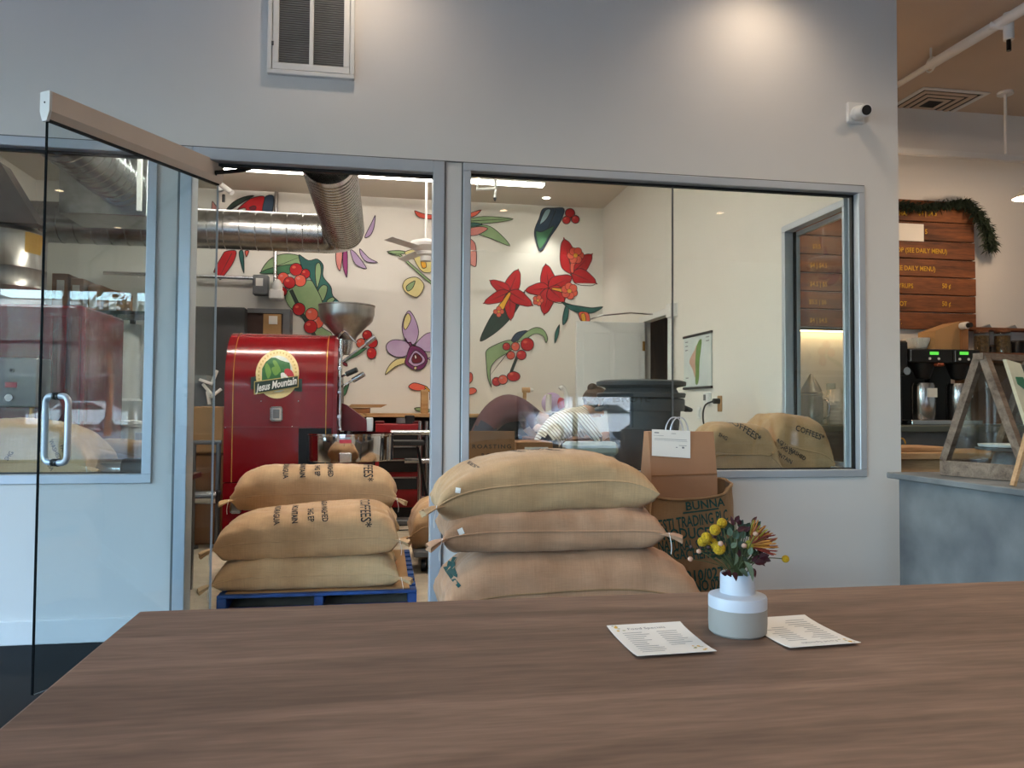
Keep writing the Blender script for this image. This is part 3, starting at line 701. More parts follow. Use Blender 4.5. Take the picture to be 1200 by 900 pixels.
def pallet(lab, x0, x1, y0, y1, m, h=.135, n=7, group=None):
    t = thing('pallet', ((x0 + x1) / 2, (y0 + y1) / 2, 0), lab, 'pallet', group)
    for i in range(n):
        w = .095; y = y0 + (y1 - y0 - w) * i / (n - 1); B('deck_board', m, t, x0, x1, y, y + w, h - .018, h, bev=.003)
    for i in range(3):
        w = .05 if i == 1 else .05; x = x0 + (x1 - x0 - w) * i / 2; B('stringer', m, t, x, x + w, y0, y1, .018, h - .018, bev=.003)
    for i in range(3):
        w = .09; y = y0 + (y1 - y0 - w) * i / 2; B('bottom_board', m, t, x0, x1, y, y + w, 0, .018, bev=.003)
    return t
GR = 'burlap sacks stacked before the partition wall'
woodmat('raw_wood', (178, 146, 106), (128, 98, 66), 'X', 3, .8)
pallet('plain wooden pallet under the three big sacks', 0.26, 1.28, -.80, -.24, 'raw_wood', .165, 5)
sack('pinkish burlap sack with green stripe, bottom of the front stack', .845, -.52, .17, 1.17, .56, .37, 0, 'burlap_warm', 3, ears=((-1, -1), (1, -1)), group=GR, flat=.5, droop=.05, bend=-.03, pu=3.2, thread='burlap_dark', marks=[('green_stripe', 'teal_ink', ((556, 652), (551, 655), (546, 660), (542, 666), (539, 672), (537, 680)), .02), ('green_stripe', 'teal_ink', ((533, 676), (536, 684), (541, 690)), .016)])
sack('tan burlap sack in the middle of the front stack', .75, -.52, .525, .97, .55, .205, 0, 'burlap_warm', 5, ears=((-1, -1), (1, -1)), group=GR, flat=.42, bend=.012, marks=[('tag', 'paper', ((540, 620), (543, 627)), .024)])
sack('plump tan burlap sack on top of the front stack', .72, -.52, .705, .97, .55, .25, 0, 'burlap', 8, ears=((-1, -1),), group=GR, flat=.5, droop=.05, bend=-.035, tilt=.022, pu=2.3, marks=[('tag', 'paper', ((535, 574), (541, 575)), .022)],
     text=[('WASHED', -.10, -.10, .045, 12), ('SHG EP', -.02, -.10, .045, 12), ('NICARAGUA', .06, -.10, .045, 12)], ptext=[('EES*', 557, 540, 5, -55, .9)])
# green stripe on bottom sack end, small white tags
# left stack on the blue pallet in the doorway
GL = 'burlap sacks on the blue pallet in the doorway'
pallet('worn blue pallet in the doorway under the sacks', -.90, .20, .42, 1.70, 'blue_paint', .105, 9)
B('cardboard_sheet', 'cardboard', None, -.86, .16, .45, 1.67, .106, .110, label='flat cardboard sheet between blue pallet and sacks', cat='cardboard')
TX = lambda s: [('COFFEES*', .30 * s, -.44, .085, 4), ('NICARAGUA WASHED', .08 * s, -.37, .048, 8), ('SHG EP', -.0 * s, -.36, .048, 8), ('MOUNTAIN', -.09 * s, -.38, .048, 8), ('NICARAGUA', -.19 * s, -.39, .048, 8)]
PR = (0, .85, -.5)
sack('pale burlap sack at the bottom front of the blue pallet', -.42, .76, .111, 1.02, .60, .195, 1, 'burlap_pale', 11, ears=((-1, -1), (1, -1)), group=GL, flat=.4, text=[('COFFEES*', .33, -.05, .085, 4)], projd=PR)
sack('lettered burlap sack on the front of the blue pallet', -.42, .76, .29, 1.01, .58, .262, 0, 'burlap', 12, ears=((-1, -1), (1, -1)), group=GL, flat=.40, bulge=.10, tilt=.015, text=TX(1), projd=PR)
sack('burlap sack lowest at the back of the blue pallet', -.42, 1.36, .111, 1.0, .58, .20, 0, 'burlap_pale', 13, ears=(), group=GL)
sack('burlap sack squeezed under the highest one at the back', -.40, 1.36, .30, 1.0, .56, .20, 1, 'burlap_pale', 14, ears=((-1, -1),), group=GL)
sack('lettered burlap sack highest at the back of the blue pallet', -.43, 1.35, .485, 1.04, .58, .275, -1, 'burlap', 15, ears=((-1, -1), (1, -1)), group=GL, flat=.38, text=TX(1.05), projd=PR)
# sack on the low dolly at the right edge of the doorway
d_ = thing('platform_dolly', (.55, 1.75, 0), 'low dark platform dolly with casters behind the door jamb', 'dolly')
B('deck', 'grey_metal', d_, .22, 1.0, 1.35, 2.15, .11, .15, bev=.004)
for x in (.29, .93):
    for y in (1.43, 2.07):
        c = MB(); c.cyl((x - .015, y, .04), (x + .015, y, .04), .04, n=18); c.build('caster', 'black_plastic', d_, smooth=True)
sack('burlap sack lying on the low platform dolly', .63, 1.75, .15, .86, .6, .34, 0, 'burlap', 17, ears=((-1, -1),), flat=.5, droop=.08, group='burlap sacks inside the roastery')
# window bench sacks (right window) on the bench
bench = thing('window_bench', (1.6, .5, 0), 'low steel bench standing behind the large window', 'bench')
B('top', 'steel', bench, .5, 2.66, .2, 1.2, .70, .735, bev=.004)
for x in (.55, 2.6):
    for y in (.26, 1.14): B('leg', 'grey_metal', bench, x - .02, x + .02, y - .02, y + .02, 0, .70)
GB = 'burlap sacks behind the windows'
WTX = [('COFFEES*', .20, -.20, .075, 60), ('WASHED', .03, -.28, .05, 65)]
sack('burlap sack behind the large window, left of its neighbour', 2.11, .37, .74, .48, .33, .33, 0, 'burlap_dark' if 0 else 'burlap', 21, ears=((1, -1),), group=GB, flat=.45, droop=.1, ptext=[('COFFEES*', 862, 491, 9, -38, .8), ('SHG', 846, 510, 5, -30, .9)])
sack('burlap sack with a folded top in the window corner', 2.53, .50, .74, .37, .50, .38, 0, 'burlap', 22, ears=((-1, -1),), group=GB, flat=.45, droop=.05, tilt=-.03,
     ptext=[('COFFEES*', 938, 503, 7, -20, .9), ('NICARAGUA WASHED', 899, 507, 5, -31, .9), ('SHG EP', 918, 524, 5, -28, .9), ('MOUNTAIN', 906, 528, 5, -28, .9)])
# left window bench + sacks
bench2 = thing('window_bench', (-2.4, .5, 0), 'low steel bench standing behind the left window', 'bench')
B('top', 'steel', bench2, -3.5, -1.15, .2, 1.15, .70, .735, bev=.004)
for x in (-3.44, -1.2):
    for y in (.26, 1.09): B('leg', 'grey_metal', bench2, x - .02, x + .02, y - .02, y + .02, 0, .70)
sack('lettered burlap sack leaning behind the glass door handle', -1.92, .50, .74, .78, .5, .34, 0, 'burlap', 24, ears=((1, -1),), group=GB, flat=.35, pu=1.9, ptext=[('NICARAGUA', 36, 520, 5, -62, .9), ('FAIR', 64, 522, 5, -60, .9), ('WASHED', 50, 516, 5, -62, .9), ('SHG', 2, 540, 5, 60, .9)])
sack('folded empty burlap sack behind the left window', -1.50, .97, .74, .5, .3, .20, 4, 'burlap_dark', 25, ears=((-1, -1),), group=GB)
# ---------------------------------------------------------------- standing sack with stencilled lettering
ss = thing('coffee_sack', (1.59, -.15, 0), 'upright open burlap sack with dark green stencilled lettering', 'sack')
sx_, sy_, cx_, cy_ = .255, .125, 1.595, -.15
vs, fs = [], []; N, Mh = 56, 26
def ring_pt(a, t, inner=0):
    ca, sa = math.cos(a), math.sin(a); e = 2 / 3.2
    x = abs(ca) ** e * (1 if ca > 0 else -1); y = abs(sa) ** e * (1 if sa > 0 else -1)
    rim = .675 + .05 * (x * .5 + .5) + .035 * (y * .5 + .5) + .02 * math.sin(a * 2 + 1)
    z = rim * t; fl = 1 + .05 * math.sin(t * 3.1) - .03 * t
    n1 = noise.noise(V(x * 2.2, y * 2.2, z * 4)) * .018 + noise.noise(V(x * 5, y * 5, z * 7)) * .007
    return V(cx_ + x * (sx_ - inner) * fl + n1 * x, cy_ + y * (sy_ - inner) * fl + n1 * y, z)
for j in range(Mh + 1):
    for i in range(N): vs.append(ring_pt(2 * math.pi * i / N, j / Mh))
for j in range(6):
    for i in range(N):
        p = ring_pt(2 * math.pi * i / N, 1 - .05 * j, .012); vs.append(p + (V(0, 0, .006) if j == 0 else V(0, 0, 0)))
for j in range(Mh + 6):
    for i in range(N): a = j * N + i; b = j * N + (i + 1) % N; fs.append((a, b, b + N, a + N))
fs.append(tuple(range(N))[::-1]); fs.append(tuple((Mh + 6) * N + i for i in range(N)))
b_ = MB(); b_.raw(vs, fs); sb = BVHTree.FromPolygons(vs, fs); b_.build('body', 'burlap_dark', ss, smooth=True, angle=80)
for s, px, py, wpx, hpx, rot in (('BUNNA', 803, 598, 48, 10, 5), ('TESTI TRADING PLC', 766, 623, 90, 13, 7), ('PRODUCE OF', 770, 633, 82, 13, 2), ('NATURAL SUN DRY', 772, 645, 80, 12, 0), ('YIRGACHEFFE', 774, 656, 64, 12, 1), ('010/027', 803, 681, 46, 13, 4), ('CERT NO.028', 783, 695, 66, 13, 3)):
    tv, tf = text2d(s, 1, 1, .02); w_ = max(x for x, y in tv); p0 = onY(px, py, -.27); p1 = onY(px + wpx, py, -.27); h_ = (onY(px, py - hpx, -.27) - p0).length / .72
    q = (p1 - p0).length / w_
    decal([(x * q, y * h_) for x, y in tv], tf, p0, (math.cos(R_(rot)), 0, math.sin(R_(rot))), (-.12, 0, 1), sb, (0, 1, 0), .003, .02).build('lettering', 'teal_ink', ss)
ln = [(0, 0), (.2, 0), (.2, .008), (0, .008)]
decal(ln, [(0, 1, 2, 3)], onY(800, 602, -.27), (.99, 0, .1), (0, 0, 1), sb, (0, 1, 0), .003, .02).build('underline', 'teal_ink', ss)
st = MB(); st.tube([ring_pt(math.pi * 1.22, t / 12) + V(-.004, -.004, 0) for t in range(13)], .005, 6); st.build('seam', 'burlap', ss, smooth=True)
rimo = MB(); rimo.tube([ring_pt(2 * math.pi * i / 48, 1) + V(0, 0, .004) for i in range(48)], .008, 6, closed=True); rimo.build('rolled_rim', 'burlap_dark', ss, smooth=True)
e_ = MB(); ear_mesh(e_, V(1.345, -.17, .675), V(-1, -.2, .15), .10, .035, 3); e_.build('tied_corner', 'burlap_dark', ss, smooth=True)
# ---------------------------------------------------------------- paper carrier bag with receipt
pb = thing('paper_bag', (1.56, -.15, .56), 'brown paper carrier bag stuffed in the upright sack', 'bag')
x0, x1 = 1.378, 1.742
m_ = MB(); m_.prism([(-.235, .56), (-.065, .56), (-.065, .80), (-.12, 1.035), (-.19, 1.035), (-.235, .80)], 'X', x0, x1); m_.build('body', 'kraft', pb)
m_ = MB(); m_.bar((x0 + .002, -.2365, .805), (x1 - .002, -.2365, .815), .003, .006); m_.build('fold', 'cardboard_dark', pb)
for y in (-.19, -.12):
    h = MB(); h.tube(spline([V(1.50, y, 1.0), V(1.503, y, 1.06), V(1.53, y, 1.105), V(1.57, y, 1.105), V(1.595, y, 1.06), V(1.60, y, 1.0)], 5, False), .0035, 7); h.build('handle', 'kraft' if 0 else 'frame_alu', pb, smooth=True)
rc = thing('receipt', (1.48, -.21, .9), 'white printed order slip stapled to the paper bag', 'paper')
m_ = MB(); P4 = [onY(764, 503, -.196), onY(809, 505, -.196), onY(809, 537, -.222), onY(764, 534, -.222)]
m_.raw(P4 + [p + V(0, .0015, 0) for p in P4], [(0, 1, 2, 3), (7, 6, 5, 4), (0, 4, 5, 1), (1, 5, 6, 2), (2, 6, 7, 3), (3, 7, 4, 0)]); m_.build('sheet', 'paper', rc)
m_ = MB(); q_ = lambda u, v: P4[0].lerp(P4[1], u).lerp(P4[3].lerp(P4[2], u), v) + V(0, -.001, 0)
for u0, u1, v0, v1 in ((.06, .18, .10, .14), (.06, .9, .34, .355), (.06, .92, .40, .408), (.5, .62, .12, .135), (.7, .9, .55, .565), (.62, .66, .62, .65), (.78, .84, .60, .66), (.05, .3, .22, .23)):
    m_.raw([q_(u0, v0), q_(u1, v0), q_(u1, v1), q_(u0, v1)], [(0, 1, 2, 3)])
m_.build('printed_lines', 'ink_grey', rc, kind='stuff')
# ---------------------------------------------------------------- big red drum roaster in the doorway
rx0, rx1, ry0, ry1 = -1.235, -.40, 2.25, 2.98
rs = thing('coffee_roaster', ((rx0 + rx1) / 2, 2.6, 0), 'glossy red drum coffee roaster with steel hopper in the doorway', 'roaster')
zt, zs = 1.765, 1.30; cyr = (ry0 + ry1) / 2; hr = (ry1 - ry0) / 2
prof = [(ry0, .56), (ry0, zs)]
for k in range(1, 24):
    a = math.pi - math.pi * k / 24; prof.append((cyr + hr * math.cos(a) , zs + (zt - zs) * math.sin(a) ** .9))
prof += [(ry1, zs), (ry1, .56)]
def shell(x0, x1, prof_, name, m, par, sm=True):
    b = MB(); b.prism(prof_, 'X', x0, x1); return b
b = MB(); n_ = len(prof); vv = [V(rx0, y, z) for y, z in prof] + [V(rx1, y, z) for y, z in prof]; ff = [(i, i + 1, i + 1 + n_, i + n_) for i in range(n_ - 1)] + [tuple(range(n_)), tuple(range(n_, 2 * n_)), (0, n_ - 1, 2 * n_ - 1, n_)]
b.raw(vv, ff); rb = BVHTree.FromPolygons(vv, ff); body = b.build('drum_housing', 'roaster_red', rs, smooth=True, angle=35)
# lower cabinet with the recess for the cooling tray
lw = MB(); lw.box(rx0, -.665, ry0, ry1, .06, .555, .006); lw.box(-.665, rx1, ry0 + .25, ry1, .06, .555, .004); lw.build('lower_cabinet', 'roaster_red', rs)
b = MB(); b.box(-.665, -.41, ry0 - .004, ry0 + .01, .60, .985, .002); b.build('tray_recess', 'black_metal', rs)
b = MB(); b.box(rx0 + .05, rx1 - .02, ry0 + .05, ry1 - .05, 0, .06); b.build('plinth', 'black_metal', rs)
for z in (.995,):
    b = MB(); b.box(rx0, rx1, ry0 - .003, ry0 + .004, z - .003, z + .003); b.build('panel_seam', 'dark_red', rs)
# gold pinstripes following the housing
def over(x, r=.0035):
    P = [V(x, y - .002 if y < cyr else y, z + .001) for y, z in prof if y < cyr + .1]
    k = MB(); k.tube(P, r, 6); k.build('pinstripe', 'gold', rs, smooth=True)
over(rx0 + .065); over(rx1 - .055)
for z in (1.62, 1.445):
    pass
# chrome trim ring at the face plate, face plate
fp = MB(); fp.prism([(cyr + (y - cyr) * 1.03, z + (.012 if z > 1.2 else 0)) for y, z in prof], 'X', rx1, rx1 + .03); fo = fp.build('face_plate', 'dark_red', rs)
for y, z0, z1 in ((2.33, .98, 1.70), (2.27, 1.0, 1.55), (2.42, .9, 1.72)):
    k = MB(); k.cyl((rx1 + .05, y, z0), (rx1 + .05, y, z1), .011, n=12)
    for z in (z0 + .08, (z0 + z1) / 2, z1 - .08): k.box(rx1 + .03, rx1 + .062, y - .016, y + .016, z - .014, z + .014, .003)
    k.build('guide_rod', 'chrome', fo, smooth=True)
k = MB(); k.cyl((rx1 + .03, 2.52, 1.25), (rx1 + .06, 2.52, 1.25), .17, n=36); k.build('drum_door', 'black_metal', fo, smooth=True)
# levers
def lever(p0, p1, grip, gm, rr=.009):
    p0, p1 = onY(*p0, 2.32), onY(*p1, 2.28); k = MB(); k.tube([V(rx1 + .03, 2.34, p0.z - .01), p0, p1], rr, 10); lo = k.build('lever', 'chrome', rs, smooth=True)
    g = MB(); d = (p1 - p0).normalized(); g.tube([p1 - d * grip * .5, p1 - d * grip * .48, p1 + d * grip * .5, p1 + d * grip * .52], [.014, .022, .022, .016], 14); g.build('grip', gm, lo, smooth=True)
lever((397, 427), (434, 399), .10, 'steel'); lever((394, 457), (420, 442), .11, 'steel'); lever((396, 443), (412, 436), .10, 'black_plastic')
k = MB(); k.tube(spline([V(rx1 + .04, 2.35, 1.70), onY(396, 396, 2.36), onY(403, 388, 2.34), onY(410, 394, 2.33), onY(418, 402, 2.33)], 6, False), .008, 8); k.build('feed_rod', 'chrome', rs, smooth=True)
# hopper
hc = onY(406.5, 358, 2.6); hx, hz = hc.x, hc.z; hR = .235
hp = MB(); hp.lathe([(hR - .006, -.004), (hR + .004, 0), (hR + .004, -.008), (hR - .002, -.012), (hR * .99, -.08), (hR * .93, -.13), (.09, -.265), (.075, -.30), (.06, -.30), (.075, -.26), (hR * .90, -.12), (hR - .012, -.07), (hR - .008, -.01)], (hx, 2.6, hz), 48)
hop = hp.build('hopper', 'brushed', rs, smooth=True)
nk = MB(); nk.lathe([(.075, -.30), (.07, -.36), (.05, -.42)], (hx - .02, 2.6, hz), 24); nk.tube([(hx - .02, 2.6, hz - .33), (rx1, 2.6, hz - .42)], .055, 16); nk.build('feed_chute', 'steel', hop, smooth=True)
# cooling tray
tcx, tcy, tR = onY(407, 525, 2.45).x, 2.48, .375
ct = MB(); ct.lathe([(0, .72), (tR, .72), (tR + .004, .73), (tR + .004, .925), (tR + .010, .93), (tR + .010, .942), (tR - .01, .942), (tR - .012, .80), (0, .80)], (tcx, tcy, 0), 64); cto = ct.build('cooling_tray', 'chrome', rs, smooth=True)
k = MB(); k.cyl((tcx, tcy, .80), (tcx, tcy, .96), .03, n=16)
for i in range(4): a = i * math.pi / 2 + .4; k.bar((tcx, tcy, .83), (tcx + math.cos(a) * .34, tcy + math.sin(a) * .34, .83), .03, .02)
k.build('stirrer', 'steel', cto)
k = MB(); k.box(tcx - .05, tcx + .05, tcy - tR - .014, tcy - tR + .02, .72, .80, .01); k.build('dump_gate', 'steel', cto)
k = MB(); k.box(tcx - .045, tcx + .045, tcy - tR - .008, tcy - tR + .02, .872, .90, .002); k.build('sticker', mat('sticker_red', (190, 60, 80), .5), cto)
k = MB(); k.cyl((tcx, tcy, .0), (tcx, tcy, .72), .16, .22, n=28); k.build('tray_pedestal', 'dark_red', rs, smooth=True)
# discharge chute, small white box
c = MB(); c.prism([(rx1 + .03, 1.20), (rx1 + .10, 1.17), (-.14, 1.05), (-.13, .96), (rx1 + .03, .96)], 'Y', 2.42, 2.62); c.build('discharge_chute', 'dark_red', rs)
B('sensor_box', 'white_plastic', rs, -.145, -.085, 2.42, 2.52, .955, 1.07, bev=.008)
# latch plates
for px, py in ((324, 485),):
    p = onY(px, py, ry0); B('latch_plate', 'chrome', rs, p.x - .048, p.x + .048, ry0 - .012, ry0, p.z - .058, p.z + .058, bev=.012); B('latch', 'grey_metal', rs, p.x - .024, p.x + .024, ry0 - .02, ry0 - .01, p.z - .036, p.z + .036, bev=.004)
p = onY(276, 594, ry0); B('latch_plate', 'chrome', rs, p.x - .04, p.x + .045, ry0 - .012, ry0, p.z - .05, p.z + .05, bev=.012)
for px, py in ((306, 470), (350, 470), (264, 501), (342, 500)):
    p = onY(px, py, ry0); k = MB(); k.sphere((p.x, ry0, p.z), .006, u=10, v=6); k.build('bolt', 'chrome', rs, smooth=True)
# emblem laid on the housing
def blob(pts, n=6): q = spline(pts, n); return [(p.x, p.y) for p in q]
def flat(pts2, C, maxlen=.03, off=.003, mb=None, bv=rb, d=(0, 1, 0)):
    tr = tessellate_polygon([[Vector((x, y, 0)) for x, y in pts2]]); return decal(pts2, [tuple(t) for t in tr], C, (1, 0, 0), (0, 0, 1), bv, d, off, maxlen, mb)
def pz(px, py): p = onY(px, py, ry0); return (p.x, p.z)
EM = {}
for nm, col in (('emblem_cream', (228, 206, 150)), ('emblem_sky', (206, 214, 208)), ('emblem_green', (34, 96, 48)), ('emblem_light', (98, 142, 62)), ('emblem_banner', (18, 44, 34)), ('emblem_edge', (196, 170, 104)), ('emblem_pink', (176, 52, 62)), ('emblem_white', (226, 226, 220))): mat(nm, col, .5, var=.08, scale=30)
c0 = V(0, ry0 - .05, 0)
cx_e, cz_e = pz(325, 438); er, ez = abs(pz(299.5, 438)[0] - cx_e), abs(pz(325, 409)[1] - cz_e)
oval = lambda kx, kz: [(cx_e + er * kx * math.cos(a), cz_e + ez * kz * math.sin(a)) for a in [2 * math.pi * i / 48 for i in range(48)]]
eb = flat(oval(1, 1), c0, .025, .003).build('emblem', 'emblem_cream', rs, label='oval cream emblem with green mountain and dark banner')
flat(oval(.72, .74), c0, .025, .006).build('emblem_field', 'emblem_sky', eb)
mt = [pz(*p) for p in ((307, 447), (307, 432), (311, 424), (317, 419), (322, 419), (328, 422), (334, 424), (339, 425), (340, 430), (341, 446), (325, 450))]
flat(mt, c0, .025, .009).build('emblem_mountain', 'emblem_green', eb)
for P in (((310, 430), (313, 426), (318, 436), (314, 444)), ((319, 424), (323, 423), (329, 434), (326, 436)), ((318, 432), (323, 430), (327, 437), (322, 440))): flat(blob([pz(*p) for p in P], 3), c0, .03, .011).build('emblem_slope', 'emblem_light', eb)
for P, m in ((((333, 434), (337, 432), (341, 434), (344, 438), (345, 443), (340, 441), (335, 440)), 'emblem_pink'), (((329, 438), (333, 437), (337, 441), (339, 446), (331, 446)), 'emblem_white')): flat(blob([pz(*p) for p in P], 3), c0, .03, .011).build('emblem_flower', m, eb)
for P in (((294, 442), (300, 441), (300, 456), (294, 456)), ((347, 444), (354, 444), (354, 459), (345, 458))): flat([pz(*p) for p in P], c0, .03, .006).build('banner_tail', 'emblem_banner', eb)
bn = ((299, 448), (349, 441), (349, 453), (299, 461))
flat([pz(*p) for p in ((298, 447), (350, 440), (350, 454), (298, 462.5))], c0, .025, .011).build('banner_border', 'emblem_edge', eb)
flat([pz(*p) for p in bn], c0, .025, .013).build('banner', 'emblem_banner', eb)
tv, tf = text2d('Jesus Mountain', 1, 1, .03); wv = max(x for x, y in tv); A0, A1 = Vector(pz(301, 459)), Vector(pz(347.5, 450)); hz_ = .085
decal([(x / wv * (A1 - A0).length, y * hz_) for x, y in tv], tf, V(A0.x, ry0 - .05, A0.y), (A1.x - A0.x, 0, A1.y - A0.y), (.1, 0, 1), rb, (0, 1, 0), .016, .03).build('banner_lettering', 'emblem_white', eb)
rt = MB()
for i in range(26):
    a = R_(215 - i * 10); rr_ = .86
    x_, z_ = cx_e + er * rr_ * math.cos(a), cz_e + ez * (rr_ + .01) * math.sin(a)
    flat([(x_ - .006, z_ - .008), (x_ + .006, z_ - .008), (x_ + .006, z_ + .008), (x_ - .006, z_ + .008)], c0, None, .005, rt)
rt.build('emblem_rim_marks', 'emblem_edge', eb, kind='stuff')
# ---------------------------------------------------------------- second roaster behind the left window
r2 = thing('coffee_roaster', (-2.5, 2.1, 0), 'large red roaster with grey control box behind the left window', 'roaster')
b = MB(); b.box(-3.3, onY(97, 450, 1.75).x, 1.75, 2.6, .12, 1.86, .03, seg=3); b.build('housing', 'roaster_red', r2)
b = MB(); b.box(-3.2, -2.15, 1.8, 2.5, 0, .12); b.build('plinth', 'black_metal', r2)
for px in (58, 74, 90):
    x = onY(px, 400, 1.75).x; B('rib', 'roaster_red', r2, x - .03, x + .03, 1.72, 1.75, .2, 1.78, bev=.006)
cbx = B('control_box', 'grey_metal', r2, -3.1, onY(48, 440, 1.55).x, 1.50, 1.72, 1.14, 1.47, bev=.01)
for px, py, m, w_, h_ in ((13, 451, 'sticker_red', .03, .014),): p = onY(px, py, 1.5); B('display', m, cbx, p.x - .035, p.x + .035, 1.494, 1.5, p.z - .018, p.z + .018)
p = onY(12, 466, 1.5); k = MB(); k.cyl((p.x, 1.5, p.z), (p.x, 1.475, p.z), .024, n=18); k.build('knob', 'chrome', cbx, smooth=True)
p = onY(15, 434, 1.5); k = MB(); k.cyl((p.x, 1.5, p.z), (p.x, 1.48, p.z), .012, n=14); k.build('button', 'black_plastic', cbx, smooth=True)
k = MB(); k.cyl((-2.35, 1.6, .62), (-2.35, 1.6, 1.14), .018, n=10); k.build('pipe', 'gold', r2, smooth=True)
k = MB(); k.cyl((-2.25, 1.6, .62), (-2.25, 1.6, 1.14), .018, n=10); k.build('pipe', 'steel', r2, smooth=True)
k = MB(); p = onY(55, 480, 1.62); k.cyl((p.x, 1.62, p.z), (p.x, 1.74, p.z), .10, n=28); k.build('motor_wheel', 'dark_red', r2, smooth=True)
# aluminium stack and hood
x_c = -2.80; sR = .28
k = MB(); k.lathe([(0, 2.50), (sR * .7, 2.49), (sR, 2.43), (sR + .004, 2.42), (sR, 2.41), (sR, 2.16), (sR + .004, 2.155), (sR, 2.15), (sR, 2.02), (sR + .004, 2.015), (sR, 2.01), (sR, 1.86)], (x_c, 2.15, 0), 48); so = k.build('exhaust_drum', 'brushed', r2, smooth=True)
cyb_ = MB(); cyb_.cyl((x_c, 2.15, 1.8), (x_c, 2.15, 2.6), sR + .001, n=64); p = onY(34, 281, 1.93)
decal([(-.045, -.08), (.045, -.085), (.05, .07), (-.045, .08)], [(0, 1, 2, 3)], V(p.x, 1.6, p.z), (1, 0, 0), (0, 0, 1), bvh_of(cyb_), (0, 1, 0), .003, .02).build('warning_label', mat('label_yellow', (190, 150, 60), .6), so)
hd = thing('exhaust_hood', (-3.0, 2.3, 2.5), 'beige slanted sheet metal hood in the upper left window', 'hood')
k = MB(); A = onY(0, 190, 1.9); Bq = onY(44, 262, 1.9); k.prism([(-3.6, Bq.z), (Bq.x, Bq.z), (A.x, A.z), (-3.6, A.z + .2)], 'Y', 1.90, 2.06); k.build('cone', mat('hood_paint', (104, 96, 88), .6), hd)
k = MB(); k.cyl((-3.2, 1.98, A.z + .05), (-3.2, 1.98, ZC - .03), .075, n=28); k.build('collar', 'galvanised', hd, smooth=True)
# ---------------------------------------------------------------- ducts
def spiral_duct(name, lab, p0, p1, r, m='galvanised', pitch=.11, open_end=False, parent=None):
    p0, p1 = Vector(p0), Vector(p1); t = parent or thing(name, p0, lab, 'duct')
    L = (p1 - p0).length; d = (p1 - p0) / L; k = MB(); k.tube([p0, p1], r, 40, caps=not open_end)
    if open_end: k.tube([p0, p1], r - .004, 40, caps=False)
    k.build('pipe', m, t, smooth=True)
    n = int(L / pitch)
    for i in range(n + 1):
        q = p0 + d * (i * pitch + .02)
        if (q - p0).length > L - .01: break
        s = MB(); s.tube([q - d * .005, q, q + d * .005], [r + .0005, r + .005, r + .0005], 40, caps=False); s.build('seam_ring', m, t, smooth=True)
    return t
ex, ez_, eY = -.395, 2.855, 3.62; er_ = .188
du = spiral_duct('spiral_duct', 'shiny galvanised spiral duct running across the mural wall', (-3.85, eY, ez_), (ex - .22, eY, ez_), er_, pitch=.145)
el = MB(); pts = []
for k in range(9): a = math.pi / 2 * k / 8; pts.append(V(ex - .22 + .22 * math.sin(a), eY - .22 + .22 * math.cos(a), ez_))
el.tube(pts, er_ + .002, 40, caps=False); el.build('elbow', 'galvanised', du, smooth=True)
spiral_duct('spiral_duct', None, (ex, eY - .22, ez_), (ex, 1.25, ez_), er_, pitch=.075, open_end=True, parent=du)
k = MB(); k.tube([V(ex, 1.27, ez_), V(ex, 1.20, ez_)], er_ + .012, 40, caps=False); k.tube([V(ex, 1.27, ez_), V(ex, 1.20, ez_)], er_ + .006, 40, caps=False); k.build('end_collar', 'steel', du, smooth=True)
for y in (3.0, 1.9):
    k = MB(); k.cyl((ex, y, ez_ + er_), (ex, y, ZC - .02), .005, n=8); k.build('hanger_rod', 'steel', du)
q = onY(142, 214, 2.4); d2 = spiral_duct('spiral_duct', 'spiral duct high behind the left window', (q.x, 2.4, q.z), (q.x - .02, .55, q.z), .19, pitch=.12)
q2 = onY(125, 232, 2.4); B('plenum_box', 'galvanised', d2, q2.x - .35, q2.x + .3, 2.4, 2.9, q.z - .26, q.z + .2, bev=.004)
p0, p1 = onY(164, 188, 1.9), onY(163, 247, 1.9); k = MB(); k.bar(p0 + V(0, 0, .9), p1, .03, .03); k.build('hanging_white_bar', 'white_plastic', None, label='thin white vertical bar hanging behind the left window', cat='conduit')  # plain thin white bar, hung upright
# ceiling fan / pendant motor on a rod
fx = onY(499, 290, 4.3); fan = thing('ceiling_fan', (fx.x, 4.3, fx.z), 'white ceiling fan on a long rod before the mural', 'fan')
k = MB(); k.cyl((fx.x, 4.3, fx.z + .1), (fx.x, 4.3, ZC - .02), .014, n=10); k.build('down_rod', 'white_paint', fan, smooth=True)
k = MB(); k.lathe([(0, .09), (.05, .09), (.16, .06), (.19, .03), (.185, 0), (.12, -.035), (.10, -.05), (.10, -.085), (.06, -.10), (.06, -.15), (0, -.16)], (fx.x, 4.3, fx.z), 36); k.build('motor', 'white_plastic', fan, smooth=True)
for i in range(3):
    a = R_(-8 + i * 120); c_, s__ = math.cos(a), math.sin(a); k = MB()
    M_ = Matrix.Translation((fx.x, 4.3, fx.z - .03)) @ Matrix.Rotation(a, 4, 'Z') @ Matrix.Rotation(R_(12), 4, 'X')
    k.box(.17, .66, -.055, .055, -.004, .004, .002, M_); k.build('blade', 'white_plastic', fan)
